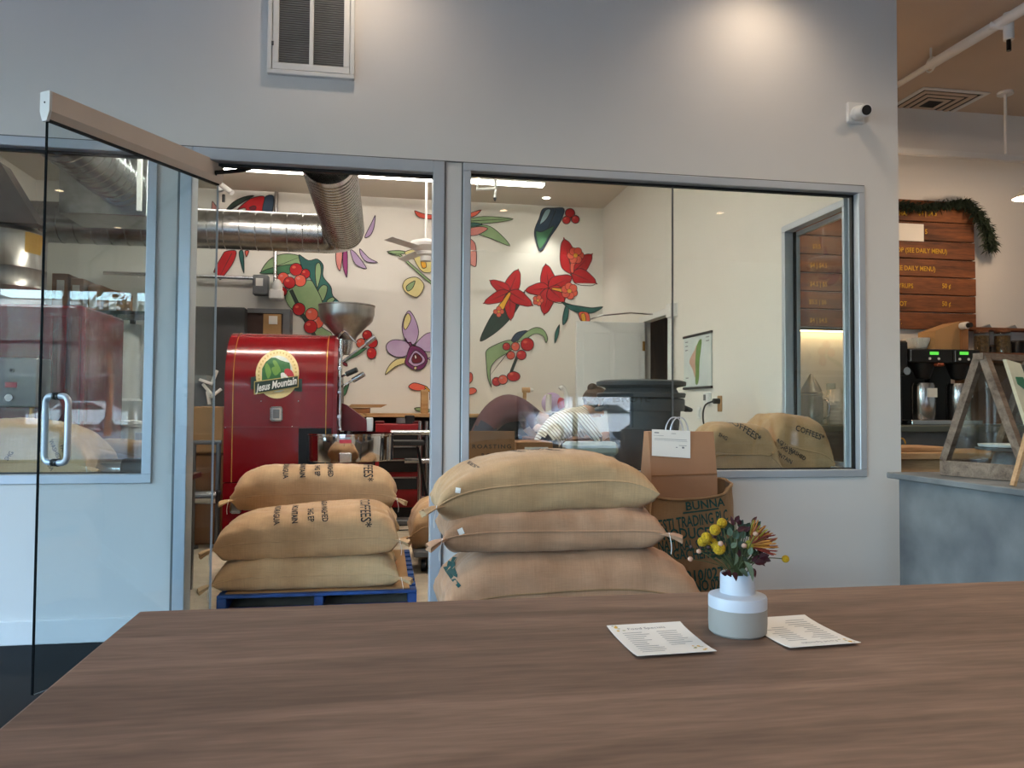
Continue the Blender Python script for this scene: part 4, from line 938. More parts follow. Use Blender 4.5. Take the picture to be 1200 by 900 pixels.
# ---------------------------------------------------------------- conduit, switch box, sprinkler pipe on the mural wall
sw = thing('disconnect_switch', onY(306, 333, 5.2), 'grey electrical switch box on conduit above the doorway machine', 'switch box')
p = onY(306, 334, 5.2); B('box', 'grey_metal', sw, p.x - .085, p.x + .085, 5.14, 5.27, p.z - .12, p.z + .11, bev=.008); B('label_plate', 'paper', sw, p.x - .05, p.x + .03, 5.135, 5.141, p.z - .02, p.z + .07)
k = MB(); a_ = onY(252, 324, 5.22); k.tube([V(a_.x - 1.2, 5.22, a_.z), V(p.x - .08, 5.22, p.z + .08)], .022, 10); k.build('conduit', 'steel', sw, smooth=True)
k = MB(); a_ = onY(325, 338, 5.2); k.sphere(a_, .10, (.6, .6, 1.1)); k.build('horn', 'white_plastic', sw, smooth=True)
a_ = onY(324, 234, 5.27); b_2 = onY(324, 337, 5.27); k = MB(); k.cyl((a_.x, 5.26, 3.69), (a_.x, 5.26, b_2.z - .07), .022, n=10); pc = k.build('wall_conduit', 'steel', None, smooth=True, label='vertical metal conduit down the mural wall to a white box', cat='conduit')
pb_ = onY(324, 344, 5.2); B('junction_box', 'white_plastic', pc, pb_.x - .08, pb_.x + .08, 5.14, 5.26, pb_.z - .08, pb_.z + .05, bev=.02)
pp = thing('sprinkler_pipe', onY(262, 225, 3.3), 'white sprinkler pipe and head under the doorway ceiling', 'pipe')
k = MB(); k.tube([V(onY(256, 205, 3.3).x, 3.3, 3.68), onY(256, 215, 3.3), onY(259, 224, 3.3)], .028, 12); k.tube([onY(256, 214, 3.3), onY(272, 226, 3.2)], .024, 12); k.build('pipe', 'white_paint', pp, smooth=True)
k = MB(); q = onY(262, 228, 3.3); k.cyl(q, q - V(0, 0, .07), .014, n=8); k.build('head', 'black_metal', pp)
p2_ = thing('sprinkler_pipe', onY(575, 220, 3.0), 'white sprinkler branch pipe under the ceiling behind the large window', 'pipe')
k = MB(); A, B2, C2, D2 = onY(562, 208, 3.0), onY(559, 222, 3.0), onY(581, 221, 3.0), onY(580, 208, 3.0); k.tube([V(A.x, 3.0, 3.69), A, B2, C2, D2, V(D2.x, 3.0, 3.69)], .018, 10); q = onY(580, 232, 3.0); k.tube([C2, q], .014, 8); k.build('pipe', 'white_paint', p2_, smooth=True)
k = MB(); k.cyl(q, q - V(0, 0, .03), .02, .008, n=10); k.build('head', 'steel', p2_)
# ---------------------------------------------------------------- dark board and recess on the mural wall, left
bd = thing('dark_cabinet', onY(265, 400, 5.1), 'dark grey steel cabinet against the mural wall', 'cabinet')
p0, p1 = onY(225, 360, 5.0), onY(289, 360, 5.0); B('body', mat('cab_dark', (58, 60, 62), .6), bd, p0.x, p1.x, 4.9, 5.28, 0, p0.z, bev=.006)
nd = thing('notice_cabinet', onY(315, 400, 5.1), 'dark doorway cabinet holding a cream panel with pinned paper', 'cabinet')
p0, p1 = onY(291, 362, 5.1), onY(339, 362, 5.1); B('body', mat('cab_brown', (62, 44, 40), .7), nd, p0.x, p1.x - .06, 5.05, 5.28, 0, p0.z - .05); B('frame', 'grey_metal', nd, p1.x - .06, p1.x + .02, 5.03, 5.28, 0, p0.z); B('frame', 'grey_metal', nd, p0.x, p1.x - .06, 5.03, 5.28, p0.z - .05, p0.z)
a_, b_3 = onY(309, 368, 5.04), onY(330, 368, 5.04); pn = B('panel', 'cardboard', nd, a_.x, b_3.x, 5.02, 5.05, .4, a_.z); a_, b_3 = onY(315, 370, 5.01), onY(325, 380, 5.01); B('pinned_paper', 'paper', pn, a_.x, b_3.x, 5.014, 5.02, b_3.z, a_.z)
# paper tray, carton and pipe rack beside the roaster
rk = thing('pipe_rack', (-1.6, 2.6, 0), 'grey pipe frame rack left of the red roaster', 'rack')
for px in (228, 257):
    x = onY(px, 560, 2.6).x; k = MB(); k.cyl((x, 2.55, 0), (x, 2.55, .86), .02, n=12); k.cyl((x, 2.55, .0), (x, 2.55, .02), .05, n=16); k.build('post', 'grey_metal', rk, smooth=True)
xa, xb = onY(228, 560, 2.55).x, onY(262, 560, 2.55).x
for z in (.86, .45): k = MB(); k.cyl((xa - .06, 2.55, z), (xb - .02, 2.55, z), .019, n=12); k.build('crossbar', 'grey_metal', rk, smooth=True)
k = MB(); k.cyl((xa - .1, 2.5, .42), (xb - .04, 2.5, .42), .06, n=20); k.build('roller', 'steel', rk, smooth=True)
p0, p1 = onY(212, 476, 2.75), onY(263, 531, 2.75); cbx = thing('carton', ((p0.x + p1.x) / 2, 3, p1.z), 'tan cardboard carton on the pipe rack beside the roaster', 'box'); B('box', 'cardboard', cbx, p0.x, p1.x, 2.7, 3.15, p1.z, p0.z, bev=.012)
p0, p1 = onY(218, 531, 2.75), onY(262, 620, 2.75); cb2 = thing('carton', ((p0.x + p1.x) / 2, 3, p1.z), 'brown cardboard carton low behind the pipe rack', 'box'); B('box', 'cardboard_dark', cb2, p0.x, p1.x, 2.72, 3.15, .0, p0.z - .01, bev=.012)
pt_ = thing('paper_sorter', onY(240, 460, 3.3), 'grey paper sorter with white sheets beside the roaster', 'sorter')
p0, p1 = onY(222, 440, 3.3), onY(258, 477, 3.3); B('case', 'grey_metal', pt_, p0.x, p1.x - .1, 3.2, 3.5, p1.z - .3, p0.z)
for i, (u, v) in enumerate(((240, 447), (242, 455), (244, 465), (252, 440), (254, 460))):
    q = onY(u, v, 3.18); M_ = Matrix.Translation(q) @ Matrix.Rotation(R_(20 + 30 * i), 4, 'Y'); k = MB(); k.box(-.05, .07, -.02, .02, -.012, .012, .004, M_); k.build('sheet', 'paper', pt_)
# ---------------------------------------------------------------- workbench, tool chest and stand under the mural
wb = thing('workbench', (.35, 4.7, 0), 'wooden workbench along the mural wall', 'workbench')
B('top', 'bench_wood', wb, -.45, 2.2, 4.5, 5.25, 1.05, 1.09, bev=.004); B('shelf', 'black_metal', wb, -.4, 2.15, 4.6, 5.2, .80, .83); B('back_panel', 'cab_dark', wb, -.4, 2.15, 5.2, 5.24, .1, 1.05)
for x in (-.4, .9, 2.12): B('leg', 'grey_metal', wb, x, x + .05, 4.55, 4.6, 0, 1.05); B('leg', 'grey_metal', wb, x, x + .05, 5.15, 5.2, 0, 1.05)
for px, py, w_, h_, m, l in ((428, 482, .14, .07, 'cardboard', 'open flat carton on the wooden workbench'),):
    p = onY(425, 485, 4.7); cz = thing('carton', (p.x, 4.75, 1.09), l, 'box'); k = MB(); k.box(p.x - .17, p.x + .08, 4.6, 4.9, 1.092, 1.15, .003); k.build('tray', 'cardboard_dark', cz); k = MB(); k.prism([(p.x - .17, 1.152), (p.x + .2, 1.156), (p.x + .27, 1.19), (p.x - .12, 1.19)], 'Y', 4.58, 4.9); k.build('flap', 'cardboard', cz)
p = onY(497, 482, 4.65); bk = thing('wood_block', (p.x, 4.65, 1.09), 'upright pale wooden block on the workbench', 'block'); k = MB(); k.box(p.x - .04, p.x + .045, 4.62, 4.70, 1.091, 1.36, .006); k.build('block', 'bench_wood', bk)
tcst = thing('tool_chest', (.25, 4.1, 0), 'red tool chest with black drawers right of the cooling tray', 'tool chest')
p0, p1 = onY(440, 497, 4.0), onY(494, 570, 4.0); zt_ = p0.z
B('body', mat('chest_red', (150, 18, 26), .4, var=.05), tcst, p0.x, p1.x, 4.02, 4.45, .12, zt_, bev=.008); B('plinth', 'black_plastic', tcst, p0.x + .02, p1.x - .02, 4.05, 4.43, 0, .12)
zz = [zt_ - .10, zt_ - .24, zt_ - .38, zt_ - .56]
for z in zz:
    d_ = B('drawer', 'black_plastic', tcst, p0.x + .04, p1.x - .045, 4.0, 4.02, z - .115, z + .015, bev=.003); B('handle', 'steel', d_, p0.x + .05, p1.x - .055, 3.985, 4.0, z + .0, z + .014)
for i, (px, py) in enumerate(((415, 494), (422, 497), (436, 496), (445, 494), (470, 494), (480, 496), (488, 493))):
    p = onY(px, py, 4.2)
    if zt_ < 5 and px > 440: k = MB(); k.box(p.x - .05, p.x + .05, 4.15, 4.3, zt_ + .001, zt_ + .03 + .03 * (i % 3), .008); k.build('tool_tray', ['dark_red', 'grey_metal', 'black_plastic'][i % 3], None, label=['small red tray left on top of the tool chest', 'small grey parts tray on top of the tool chest', 'small black case on top of the tool chest', 'low red case on top of the tool chest'][i % 4], cat='tray', group='small cases on the tool chest')
st = thing('folding_stand', (.3, 3.4, 0), 'black folding stand with thin wire legs by the tool chest', 'stand')
p0, p1 = onY(450, 518, 3.3), onY(497, 518, 3.3); B('top', 'black_plastic', st, p0.x, p1.x, 3.2, 3.55, p0.z - .03, p0.z + .012, bev=.006)
a_, c_ = onY(490, 524, 3.25), onZ(499, 600, .012); k = MB(); k.tube([a_, V(c_.x + .0, 3.2, .02), V(c_.x - .4, 3.2, .012)], .008, 8); k.build('leg', 'black_metal', st, smooth=True)
k = MB(); k.tube([a_ + V(0, .25, 0), V(c_.x, 3.5, .02), V(c_.x - .4, 3.5, .012)], .008, 8); k.build('leg', 'black_metal', st, smooth=True)
k = MB(); k.tube([V(c_.x - .4, 3.2, .012), V(c_.x - .4, 3.5, .012)], .008, 8); k.build('brace', 'black_metal', st)
rl_ = thing('steel_cart', (.55, 3.9, 0), 'steel rail cart behind the right jamb of the doorway', 'cart')
for py in (507, 540):
    p0, p1 = onY(458 if py == 507 else 474, py, 3.7), onY(520, py, 3.7); k = MB(); k.cyl((p0.x, 3.7, p0.z), (p1.x + .02, 3.7, p0.z), .028, n=14); k.build('rail', 'steel', rl_, smooth=True)
for px in (492, 500): p0 = onY(px, 520, 3.72); k = MB(); k.cyl((p0.x, 3.75, .05), (p0.x, 3.75, 1.02), .018, n=12); k.build('post', 'steel', rl_, smooth=True)
p0 = onY(480, 580, 3.6); B('foot', 'grey_metal', rl_, p0.x - .15, p0.x + .5, 3.6, 3.8, .0, .05, bev=.01)
# ---------------------------------------------------------------- mural painted on the back wall
MC = {}
for nm, c, c2 in (('red', (190, 28, 34), (168, 20, 28)), ('coral', (224, 104, 80), (208, 78, 62)), ('pink', (222, 150, 140), (206, 120, 116)), ('lgreen', (150, 176, 130), (126, 156, 112)), ('green', (70, 122, 84), (54, 102, 74)),
        ('teal', (48, 106, 98), (34, 84, 84)), ('dgreen', (44, 66, 56), (34, 52, 48)), ('navy', (46, 70, 92), (34, 52, 76)), ('purple', (116, 44, 100), (98, 34, 84)), ('lilac', (192, 172, 204), (176, 148, 190)), ('cream', (226, 216, 160), (212, 198, 130)),
        ('yellow', (226, 176, 50), (212, 150, 40)), ('maroon', (110, 24, 44), (92, 18, 36)), ('magenta', (160, 70, 130), (140, 54, 110)), ('paleblue', (150, 180, 190), (126, 158, 172)), ('white', (236, 228, 220), (226, 214, 206)), ('line', (34, 28, 32), (26, 22, 26))):
    MC[nm] = mat('mural_' + nm, c, .75, col2=c2, scale=5)
MY = [5.2985]
def mpt(p): q = onY(p[0], p[1], 5.298); return V(q.x, min(q.z, ZC - .022), 0)
def mural(name, pts, col, parent, smooth_n=5, lw=.0085, closed=True):
    MY[0] -= .00012
    P = [mpt(p) for p in pts]; Q = spline(P, smooth_n) if smooth_n > 1 else P
    n = len(Q); cl = []
    for q in Q:
        if not cl or (q - cl[-1]).length > .002: cl.append(q)
    Q = cl; n = len(Q); ar = sum(Q[i].x * Q[(i + 1) % n].y - Q[(i + 1) % n].x * Q[i].y for i in range(n))
    if ar < 0: Q = Q[::-1]
    inn = []
    for i in range(n):
        d = (Q[(i + 1) % n] - Q[i - 1]).normalized(); inn.append(Q[i] + V(-d.y, d.x, 0) * lw)
    y = MY[0]; vs = [V(p.x, y, p.y) for p in Q] + [V(p.x, y, p.y) for p in inn]
    fs = [(i, (i + 1) % n, (i + 1) % n + n, i + n) for i in range(n)]
    tr = [tuple(k + n for k in t) for t in tessellate_polygon([[Vector((p.x, p.y, 0)) for p in inn]])]
    me = bpy.data.meshes.new(name); o0 = ORG[parent.name]
    me.from_pydata([v - o0 for v in vs], [], fs + tr); me.materials.append(MC['line']); me.materials.append(MC[col])
    for k, p in enumerate(me.polygons):
        p.material_index = 0 if k < n else 1
    # all faces look into the room
    for p in me.polygons:
        if p.normal.y > 0: p.flip()
    me.update()
    o = bpy.data.objects.new(name, me); COL.objects.link(o); o.parent = parent; ORG[o.name] = o0; return o
def lens(c, t, w, bend=0., tipw=.62):
    c, t = V(*c, 0), V(*t, 0); d = t - c; L = d.length; d.normalize(); n = V(-d.y, d.x, 0); out = []
    for s in (.0, .2, .45, .7, .88): out.append(c + d * L * s + n * (w * (.18 + math.sin(math.pi * (s ** tipw)) * .5 * .95) + bend * math.sin(math.pi * s)))
    out.append(t); out.append(t + d * .01)
    for s in (.88, .7, .45, .2, .0): out.append(c + d * L * s - n * (w * (.18 + math.sin(math.pi * (s ** tipw)) * .5 * .95) - bend * math.sin(math.pi * s)))
    return [(p.x, p.y) for p in out]
def strip(p, w0, w1):
    P = [V(*q, 0) for q in p]; L_, R2 = [], []
    for i, q in enumerate(P):
        d = (P[min(i + 1, len(P) - 1)] - P[max(0, i - 1)]).normalized(); n = V(-d.y, d.x, 0); w = w0 + (w1 - w0) * i / (len(P) - 1)
        L_.append((q.x + n.x * w / 2, q.y + n.y * w / 2)); R2.append((q.x - n.x * w / 2, q.y - n.y * w / 2))
    return L_ + R2[::-1]
def vein(c, t, parent, w=.9): mural('vein', strip([c, ((c[0] * .4 + t[0] * .6), (c[1] * .4 + t[1] * .6)), t], w, .3), 'line', parent, 1, .0005)
def circ(c, rx, ry=None): ry = ry or rx; return [(c[0] + rx * math.cos(a), c[1] + ry * math.sin(a)) for a in [2 * math.pi * i / 14 for i in range(14)]]
def berry(c, r, col, parent, ry=None):
    o = mural('berry', circ(c, r, ry), col, parent, 2)
    h = mural('highlight', circ((c[0] - r * .3, c[1] - r * .35), r * .3, r * .22), {'red': 'coral', 'coral': 'pink'}.get(col, 'white'), parent, 2, .0008); return o
def flower(c, tips, w, col, name='painted_lily', dark='maroon'):
    root = mural(name, circ(c, 3), dark, WB, 2)
    for t in tips:
        ww = t[2] if len(t) > 2 else w
        mural('petal', lens(c, t[:2], ww), col, root); vein(c, (c[0] * .3 + t[0] * .7, c[1] * .3 + t[1] * .7), root, .8)
    return root
def bloom(c, r, root, col='coral', n=6, ph=0):
    for i in range(n):
        a = ph + 2 * math.pi * i / n; mural('petal', circ((c[0] + r * .55 * math.cos(a), c[1] + r * .55 * math.sin(a)), r * .48), col, root, 2, .006)
    mural('flower_centre', circ(c, r * .28), 'yellow', root, 2, .004)
z5 = lambda x, y: (540 + x / 3.6, 230 + y / 3.6)
zA = lambda x, y: (250 + x / 5, 220 + y / 5)
zB = lambda x, y: (400 + x / 6.425, 380 + y / 6.425)
zC = lambda x, y: (240 + x / 4.09, 340 + y / 4.09)
zD = lambda x, y: (210 + x / 3.871, 170 + y / 3.871)
def leafp(f, pts, col, name='painted_leaf', parent=None, rib=None):
    o = mural(name, [f(*p) for p in pts], col, parent or WB, 4)
    if rib:
        vein(f(*rib[0]), f(*rib[1]), parent or o)
        a, b = V(*f(*rib[0]), 0), V(*f(*rib[1]), 0)
    return o
# right window part
lf = leafp(z5, ((272, 398), (215, 452), (150, 478), (110, 535), (80, 612), (140, 582), (200, 528), (243, 470)), 'dgreen', rib=((265, 405), (95, 595)))
F1 = flower(z5(205, 405), [z5(243, 308) + (14,), z5(122, 355) + (11,), z5(96, 452) + (11,), z5(211, 524) + (12,), z5(303, 461) + (13,)], 12, 'red')
mural('stamen', strip([z5(207, 408), z5(185, 445), z5(160, 485)], 4, 8), 'yellow', F1, 2); bloom(z5(160, 487), 6.5, F1, n=4)
F3 = flower(z5(470, 325), [z5(435, 178) + (17,), z5(554, 244) + (15,), z5(573, 369) + (15,)], 15, 'red')
mural('stamen', strip([z5(470, 322), z5(470, 290), z5(485, 265)], 4, 7), 'coral', F3, 2); bloom(z5(484, 250), 10, F3)
F2 = flower(z5(372, 388), [z5(358, 286) + (14,), z5(270, 398) + (12,), z5(351, 500) + (14,), z5(470, 338) + (15,), z5(438, 448) + (16,)], 14, 'red')
mural('stamen', strip([z5(385, 390), z5(415, 395), z5(440, 398)], 3, 6), 'yellow', F2, 2); bloom(z5(458, 400), 10, F2, ph=.4); bloom(z5(325, 440), 6.5, F2, n=5)
lf = leafp(z5, ((345, 53), (390, 49), (437, 53), (420, 110), (380, 170), (336, 236), (312, 180), (310, 140), (328, 95)), 'navy', rib=((400, 60), (330, 225)))
leafp(z5, ((335, 225), (318, 180), (316, 145), (335, 150), (360, 140), (395, 125), (375, 165)), 'green', 'leaf_lobe', lf)
leafp(z5, ((355, 60), (380, 58), (360, 100), (330, 120)), 'paleblue', 'leaf_lobe', lf)
bs = mural('painted_berries', circ(z5(460, 72), 6), 'red', WB, 2); berry(z5(445, 101), 5, 'red', bs); berry(z5(483, 98), 5, 'red', bs)
lf = leafp(z5, ((20, 100), (100, 84), (222, 95), (150, 113), (20, 118)), 'lgreen', rib=((40, 105), (210, 96))); leafp(z5, ((20, 128), (110, 122), (170, 162), (208, 212), (130, 182), (70, 160)), 'lgreen', 'leaf_lobe', lf)
leafp(z5, ((20, 78), (86, 57), (62, 84), (20, 94)), 'coral', 'petal', lf); leafp(z5, ((20, 140), (80, 127), (115, 138), (70, 165), (20, 166)), 'pink', 'petal', lf); leafp(z5, ((20, 112), (70, 112), (90, 122), (20, 132)), 'teal', 'leaf_lobe', lf)
lf = leafp(z5, ((20, 180), (55, 190), (66, 225), (65, 295), (40, 290), (20, 270)), 'pink', 'painted_bud')
lf = leafp(z5, ((105, 690), (106, 652), (140, 628), (200, 606), (242, 612), (212, 652), (150, 692), (125, 735), (130, 808), (112, 765)), 'lgreen', rib=((230, 618), (120, 760)))
leafp(z5, ((212, 606), (235, 575), (280, 566), (262, 592), (226, 616)), 'navy', 'leaf_lobe', lf); leafp(z5, ((236, 616), (268, 578), (312, 553), (348, 562), (367, 598), (358, 620), (345, 590), (310, 582), (272, 606)), 'lgreen', 'leaf_lobe', lf)
bs = mural('painted_berries', strip([z5(240, 670), z5(222, 715), z5(205, 760)], 3.5, 3.5), 'dgreen', WB, 1)
for c, r, k in (((192, 634), 4.8, 'red'), ((210, 671), 5.2, 'coral'), ((230, 634), 5.4, 'coral'), ((255, 670), 6, 'red'), ((280, 625), 8, 'red'), ((150, 782), 5.5, 'red'), ((177, 774), 5.8, 'coral')): berry(z5(*c), r, k, bs)
berry(z5(222, 760), 8, 'red', bs, 6)
lf = leafp(z5, ((424, 446), (480, 460), (540, 470), (600, 466), (560, 492), (510, 495), (465, 482)), 'teal', rib=((440, 455), (580, 475))); leafp(z5, ((440, 465), (455, 475), (450, 520), (430, 545), (428, 510)), 'teal', 'leaf_lobe', lf); leafp(z5, ((395, 622), (397, 575), (416, 540), (412, 585)), 'teal', 'leaf_lobe', lf); leafp(z5, ((495, 492), (520, 486), (540, 496), (543, 530), (508, 530)), 'coral', 'bud', lf); leafp(z5, ((505, 498), (522, 495), (528, 528), (510, 528)), 'yellow', 'bud', lf)
lf = leafp(z5, ((10, 760), (36, 742), (50, 752), (48, 780), (20, 800)), 'coral', 'painted_bud'); leafp(z5, ((10, 820), (50, 806), (68, 820), (50, 836), (10, 838)), 'coral', 'petal', lf)
# doorway part: leaves and berries
lf = leafp(zA, ((280, 502), (310, 440), (360, 402), (430, 386), (512, 402), (525, 455), (450, 472), (380, 484)), 'lgreen', rib=((300, 490), (500, 410)))
leafp(zA, ((500, 392), (558, 425), (610, 417), (646, 455), (646, 520), (690, 578), (702, 632), (742, 676), (690, 700), (620, 690), (600, 600), (560, 520), (520, 470)), 'teal', 'leaf_lobe', lf)
leafp(zA, ((600, 452), (625, 442), (634, 500), (610, 592), (596, 520)), 'lgreen', 'leaf_lobe', lf); leafp(zA, ((640, 570), (670, 580), (662, 630), (640, 666), (612, 610)), 'lgreen', 'leaf_lobe', lf); leafp(zA, ((700, 640), (712, 660), (670, 690), (665, 660)), 'lgreen', 'leaf_lobe', lf)
leafp(zA, ((420, 640), (450, 590), (560, 540), (600, 580), (642, 672), (640, 760), (560, 780), (480, 730), (440, 692)), 'lgreen', 'leaf_lobe', lf)
leafp(zA, ((270, 502), (330, 472), (440, 450), (520, 455), (430, 512), (350, 508)), 'green', 'leaf_lobe', lf)
leafp(zA, ((600, 800), (660, 830), (694, 852), (690, 880), (600, 870)), 'lgreen', 'leaf_lobe', lf)
bs = mural('painted_berries', strip([zA(455, 600), zA(520, 740), zA(600, 880)], 4.6, 4.6), 'dgreen', WB, 1)
for c, r, k in (((540, 505), 6, 'red'), ((405, 610), 6, 'red'), ((410, 530), 7, 'coral'), ((510, 545), 7.4, 'coral'), ((485, 480), 7.8, 'red'), ((447, 558), 7.4, 'red'), ((502, 712), 7.8, 'red'), ((610, 790), 7.4, 'coral'), ((577, 742), 7.8, 'coral'), ((570, 815), 8.2, 'red')): berry(zA(*c), r, k, bs)
# around the horizontal duct
lf = leafp(zA, ((62, 152), (110, 90), (180, 54), (242, 48), (170, 92), (110, 130)), 'dgreen', rib=((90, 130), (220, 56))); leafp(zA, ((300, 58), (356, 52), (342, 158), (284, 158)), 'navy', 'leaf_lobe', lf); leafp(zA, ((140, 130), (200, 76), (250, 54), (302, 54), (292, 120), (280, 200), (175, 200), (190, 125)), 'red', 'petal', lf); leafp(zA, ((210, 120), (240, 105), (255, 120), (235, 140)), 'maroon', 'petal', lf)
lf = leafp(zA, ((2, 492), (50, 400), (75, 372), (137, 372), (120, 440), (72, 510), (40, 542), (20, 502)), 'red', 'painted_petal', rib=((110, 385), (40, 520))); leafp(zA, ((150, 380), (178, 376), (183, 502), (164, 460)), 'teal', 'leaf_lobe', lf); leafp(zA, ((185, 372), (212, 372), (195, 410)), 'coral', 'petal', lf)
leafp(zA, ((-6, 80), (18, 105), (40, 130), (40, 150), (-6, 152)), 'pink', 'painted_petal')
# lilac flower behind the elbow
lf = leafp(zD, ((840, 420), (868, 360), (890, 318), (886, 372), (868, 412)), 'lilac', 'painted_lilac_flower')
for P, c in ((((712, 480), (742, 480), (732, 572), (712, 540)), 'pink'), (((744, 480), (764, 484), (762, 602), (742, 552)), 'magenta'), (((775, 478), (802, 490), (852, 562), (798, 542)), 'lilac'), (((820, 470), (862, 512), (902, 534), (850, 532), (822, 500)), 'lilac')): leafp(zD, P, c, 'petal', lf)
# yellow flower by the fan
lf = mural('painted_stem', strip([zD(948, 488), zD(1000, 500), zD(1100, 590), zD(1160, 640)], 3, 4), 'lgreen', WB, 1)
for P, c in ((((940, 484), (1000, 478), (1040, 490), (990, 498)), 'lgreen'), (((1020, 490), (1060, 474), (1090, 500), (1060, 520)), 'cream'), (((1060, 500), (1100, 490), (1150, 510), (1156, 570), (1110, 580), (1080, 550)), 'cream'), (((1095, 530), (1115, 522), (1122, 555), (1102, 560)), 'yellow'), (((1012, 640), (1030, 608), (1080, 600), (1112, 640), (1080, 692), (1030, 672)), 'cream'), (((1030, 640), (1070, 615), (1060, 650), (1036, 665)), 'lgreen')): leafp(zD, P, c, 'petal', lf)
leafp(zD, ((1066, 298), (1110, 312), (1170, 320), (1170, 340), (1090, 332)), 'coral', 'painted_petal')
# orchid
orc = leafp(zC, ((980, 98), (1010, 140), (1026, 200), (1012, 252), (985, 265), (955, 232), (944, 180), (955, 128)), 'lilac', 'painted_orchid')
for P, c in ((((975, 110), (990, 140), (965, 190), (950, 175), (957, 132)), 'cream'), (((1006, 272), (960, 243), (900, 238), (868, 265), (880, 302), (920, 322), (968, 316)), 'lilac'), (((1006, 266), (1050, 215), (1090, 203), (1150, 228), (1152, 282), (1090, 297), (1040, 292)), 'lilac'), (((976, 325), (920, 330), (880, 365), (864, 408), (912, 370), (962, 350)), 'cream'), (((1065, 325), (1110, 320), (1150, 330), (1100, 345)), 'lilac'), (((972, 252), (990, 250), (1000, 300), (960, 232)), 'purple'), (((985, 268), (965, 320), (958, 350), (985, 376), (1010, 385), (1045, 377), (1068, 342), (1062, 305), (1030, 274)), 'purple'), (((975, 335), (1008, 288), (1052, 320), (1052, 348), (1010, 368), (980, 352)), 'lilac'), (((990, 330), (1010, 300), (1042, 326), (1034, 348), (1000, 352)), 'maroon'), (((1000, 372), (1012, 364), (1018, 376), (1006, 384)), 'cream'), (((1002, 318), (1010, 308), (1018, 325), (1008, 332)), 'white')): leafp(zC, P, c, 'petal', orc)
# berries right of the hopper
bs = leafp(zB, ((18, 292), (60, 232), (130, 190), (196, 178), (132, 232), (70, 262)), 'green', 'painted_berries')
leafp(zB, ((0, 285), (40, 290), (48, 318), (20, 312)), 'maroon', 'bud', bs); leafp(zB, ((5, 545), (18, 480), (64, 425), (50, 492), (30, 535)), 'green', 'leaf_lobe', bs)
for c, r, k in (((195, 82), 6, 'red'), ((150, 145), 6.2, 'coral'), ((235, 140), 6.4, 'red')): berry(zB(*c), r, k, bs)
berry(zB(228, 218), 6, 'red', bs, 7)
lf = leafp(zB, ((503, 470), (540, 440), (600, 450), (652, 476), (600, 502), (540, 497)), 'coral', 'painted_bud'); mural('stem', strip([zB(630, 470), zB(672, 510), zB(672, 570)], 3, 3), 'yellow', lf, 1); leafp(zB, ((548, 632), (600, 625), (690, 650), (640, 662), (570, 655)), 'lgreen', 'leaf_lobe', lf)
# ---------------------------------------------------------------- right wall of the roastery: door, map, outlets
dr = thing('door_2', (2.34, 3.75, 0), 'white panel door standing open at the roastery right wall', 'door', kind='structure')
B('leaf', 'white_paint', dr, 1.975, 2.72, 3.70, 3.745, .01, 2.07, bev=.003)
for x0, x1 in ((2.05, 2.33), (2.38, 2.66)):
    for z0, z1 in ((.2, .95), (1.1, 1.95)): B('panel', 'white_paint', dr, x0, x1, 3.695, 3.702, z0, z1, bev=.003)
k = MB(); k.cyl((2.03, 3.70, 1.0), (2.03, 3.64, 1.0), .022, n=14); k.sphere((2.03, 3.63, 1.0), .03); k.build('knob', 'steel', dr, smooth=True)
for z in (1.82, .3): B('hinge', 'gold', dr, 2.69, 2.716, 3.69, 3.70, z - .05, z + .05)
k = MB(); k.tube([V(2.12, 3.69, 2.09), V(2.2, 3.55, 2.115), V(2.45, 3.35, 2.125), V(2.715, 3.42, 2.125)], .009, 8); k.build('closer_arm', 'steel', dr, smooth=True)
f = MB(); f.box(2.70, 2.74, 2.93, 3.0, 0, 2.14, .003); f.box(2.70, 2.74, 3.76, 3.84, 0, 2.14, .003); f.box(2.70, 2.74, 3.0, 3.76, 2.075, 2.14, .003); f.build('trim_3', 'white_paint', kind='structure')
mp = thing('wall_map', (2.71, 2.35, 1.33), 'small framed island map hanging on the roastery wall', 'map')
a_, b_ = onX(801, 395, 2.705), onX(833, 390, 2.705); y0, y1 = b_.y, a_.y; z0, z1 = 1.345, 1.81
mat('map_sea', (214, 222, 220), .6, col2=(198, 210, 210), scale=6); mat('map_green', (120, 156, 84), .6, var=.15); mat('map_pink', (214, 170, 150), .6, var=.1)
B('sheet', 'map_sea', mp, 2.708, 2.716, y0, y1, z0, z1)
for z in (z0, z1): B('batten', 'black_plastic', mp, 2.70, 2.718, y0 - .01, y1 + .01, z - .010, z + .010)
def mapblob(pts, m, nm, x):
    Q = spline(pts, 5); P = [(y1 - (y1 - y0) * p.x, z0 + (z1 - z0) * p.y) for p in Q]; k = MB(); k.prism(P, 'X', x, x + .0015); k.build(nm, m, mp)
mapblob(((.45, .10), (.52, .06), (.58, .2), (.60, .5), (.68, .85), (.62, .9), (.50, .78), (.45, .5), (.46, .3)), 'map_green', 'printed_highland', 2.705)
mapblob(((.44, .2), (.35, .35), (.22, .5), (.30, .62), (.42, .72), (.5, .8), (.47, .5)), 'map_pink', 'printed_lowland', 2.7065)
for j, (u, v) in enumerate(((.08, .9), (.08, .82), (.08, .74), (.85, .92), (.85, .85), (.1, .2))): yy = y1 - (y1 - y0) * u; B('printed_note', 'ink_grey', mp, 2.706, 2.708, yy - .05, yy + .01, z0 + (z1 - z0) * v - .004, z0 + (z1 - z0) * v + .004)
def plate(name, px, py, lab, cat, m, w=.07, h=.115, x=2.72):
    p = onX(px, py, x); t = thing(name, p, lab, cat); B('plate', m, t, x - .008, x, p.y - w / 2, p.y + w / 2, p.z - h / 2, p.z + h / 2, bev=.003); return t, p
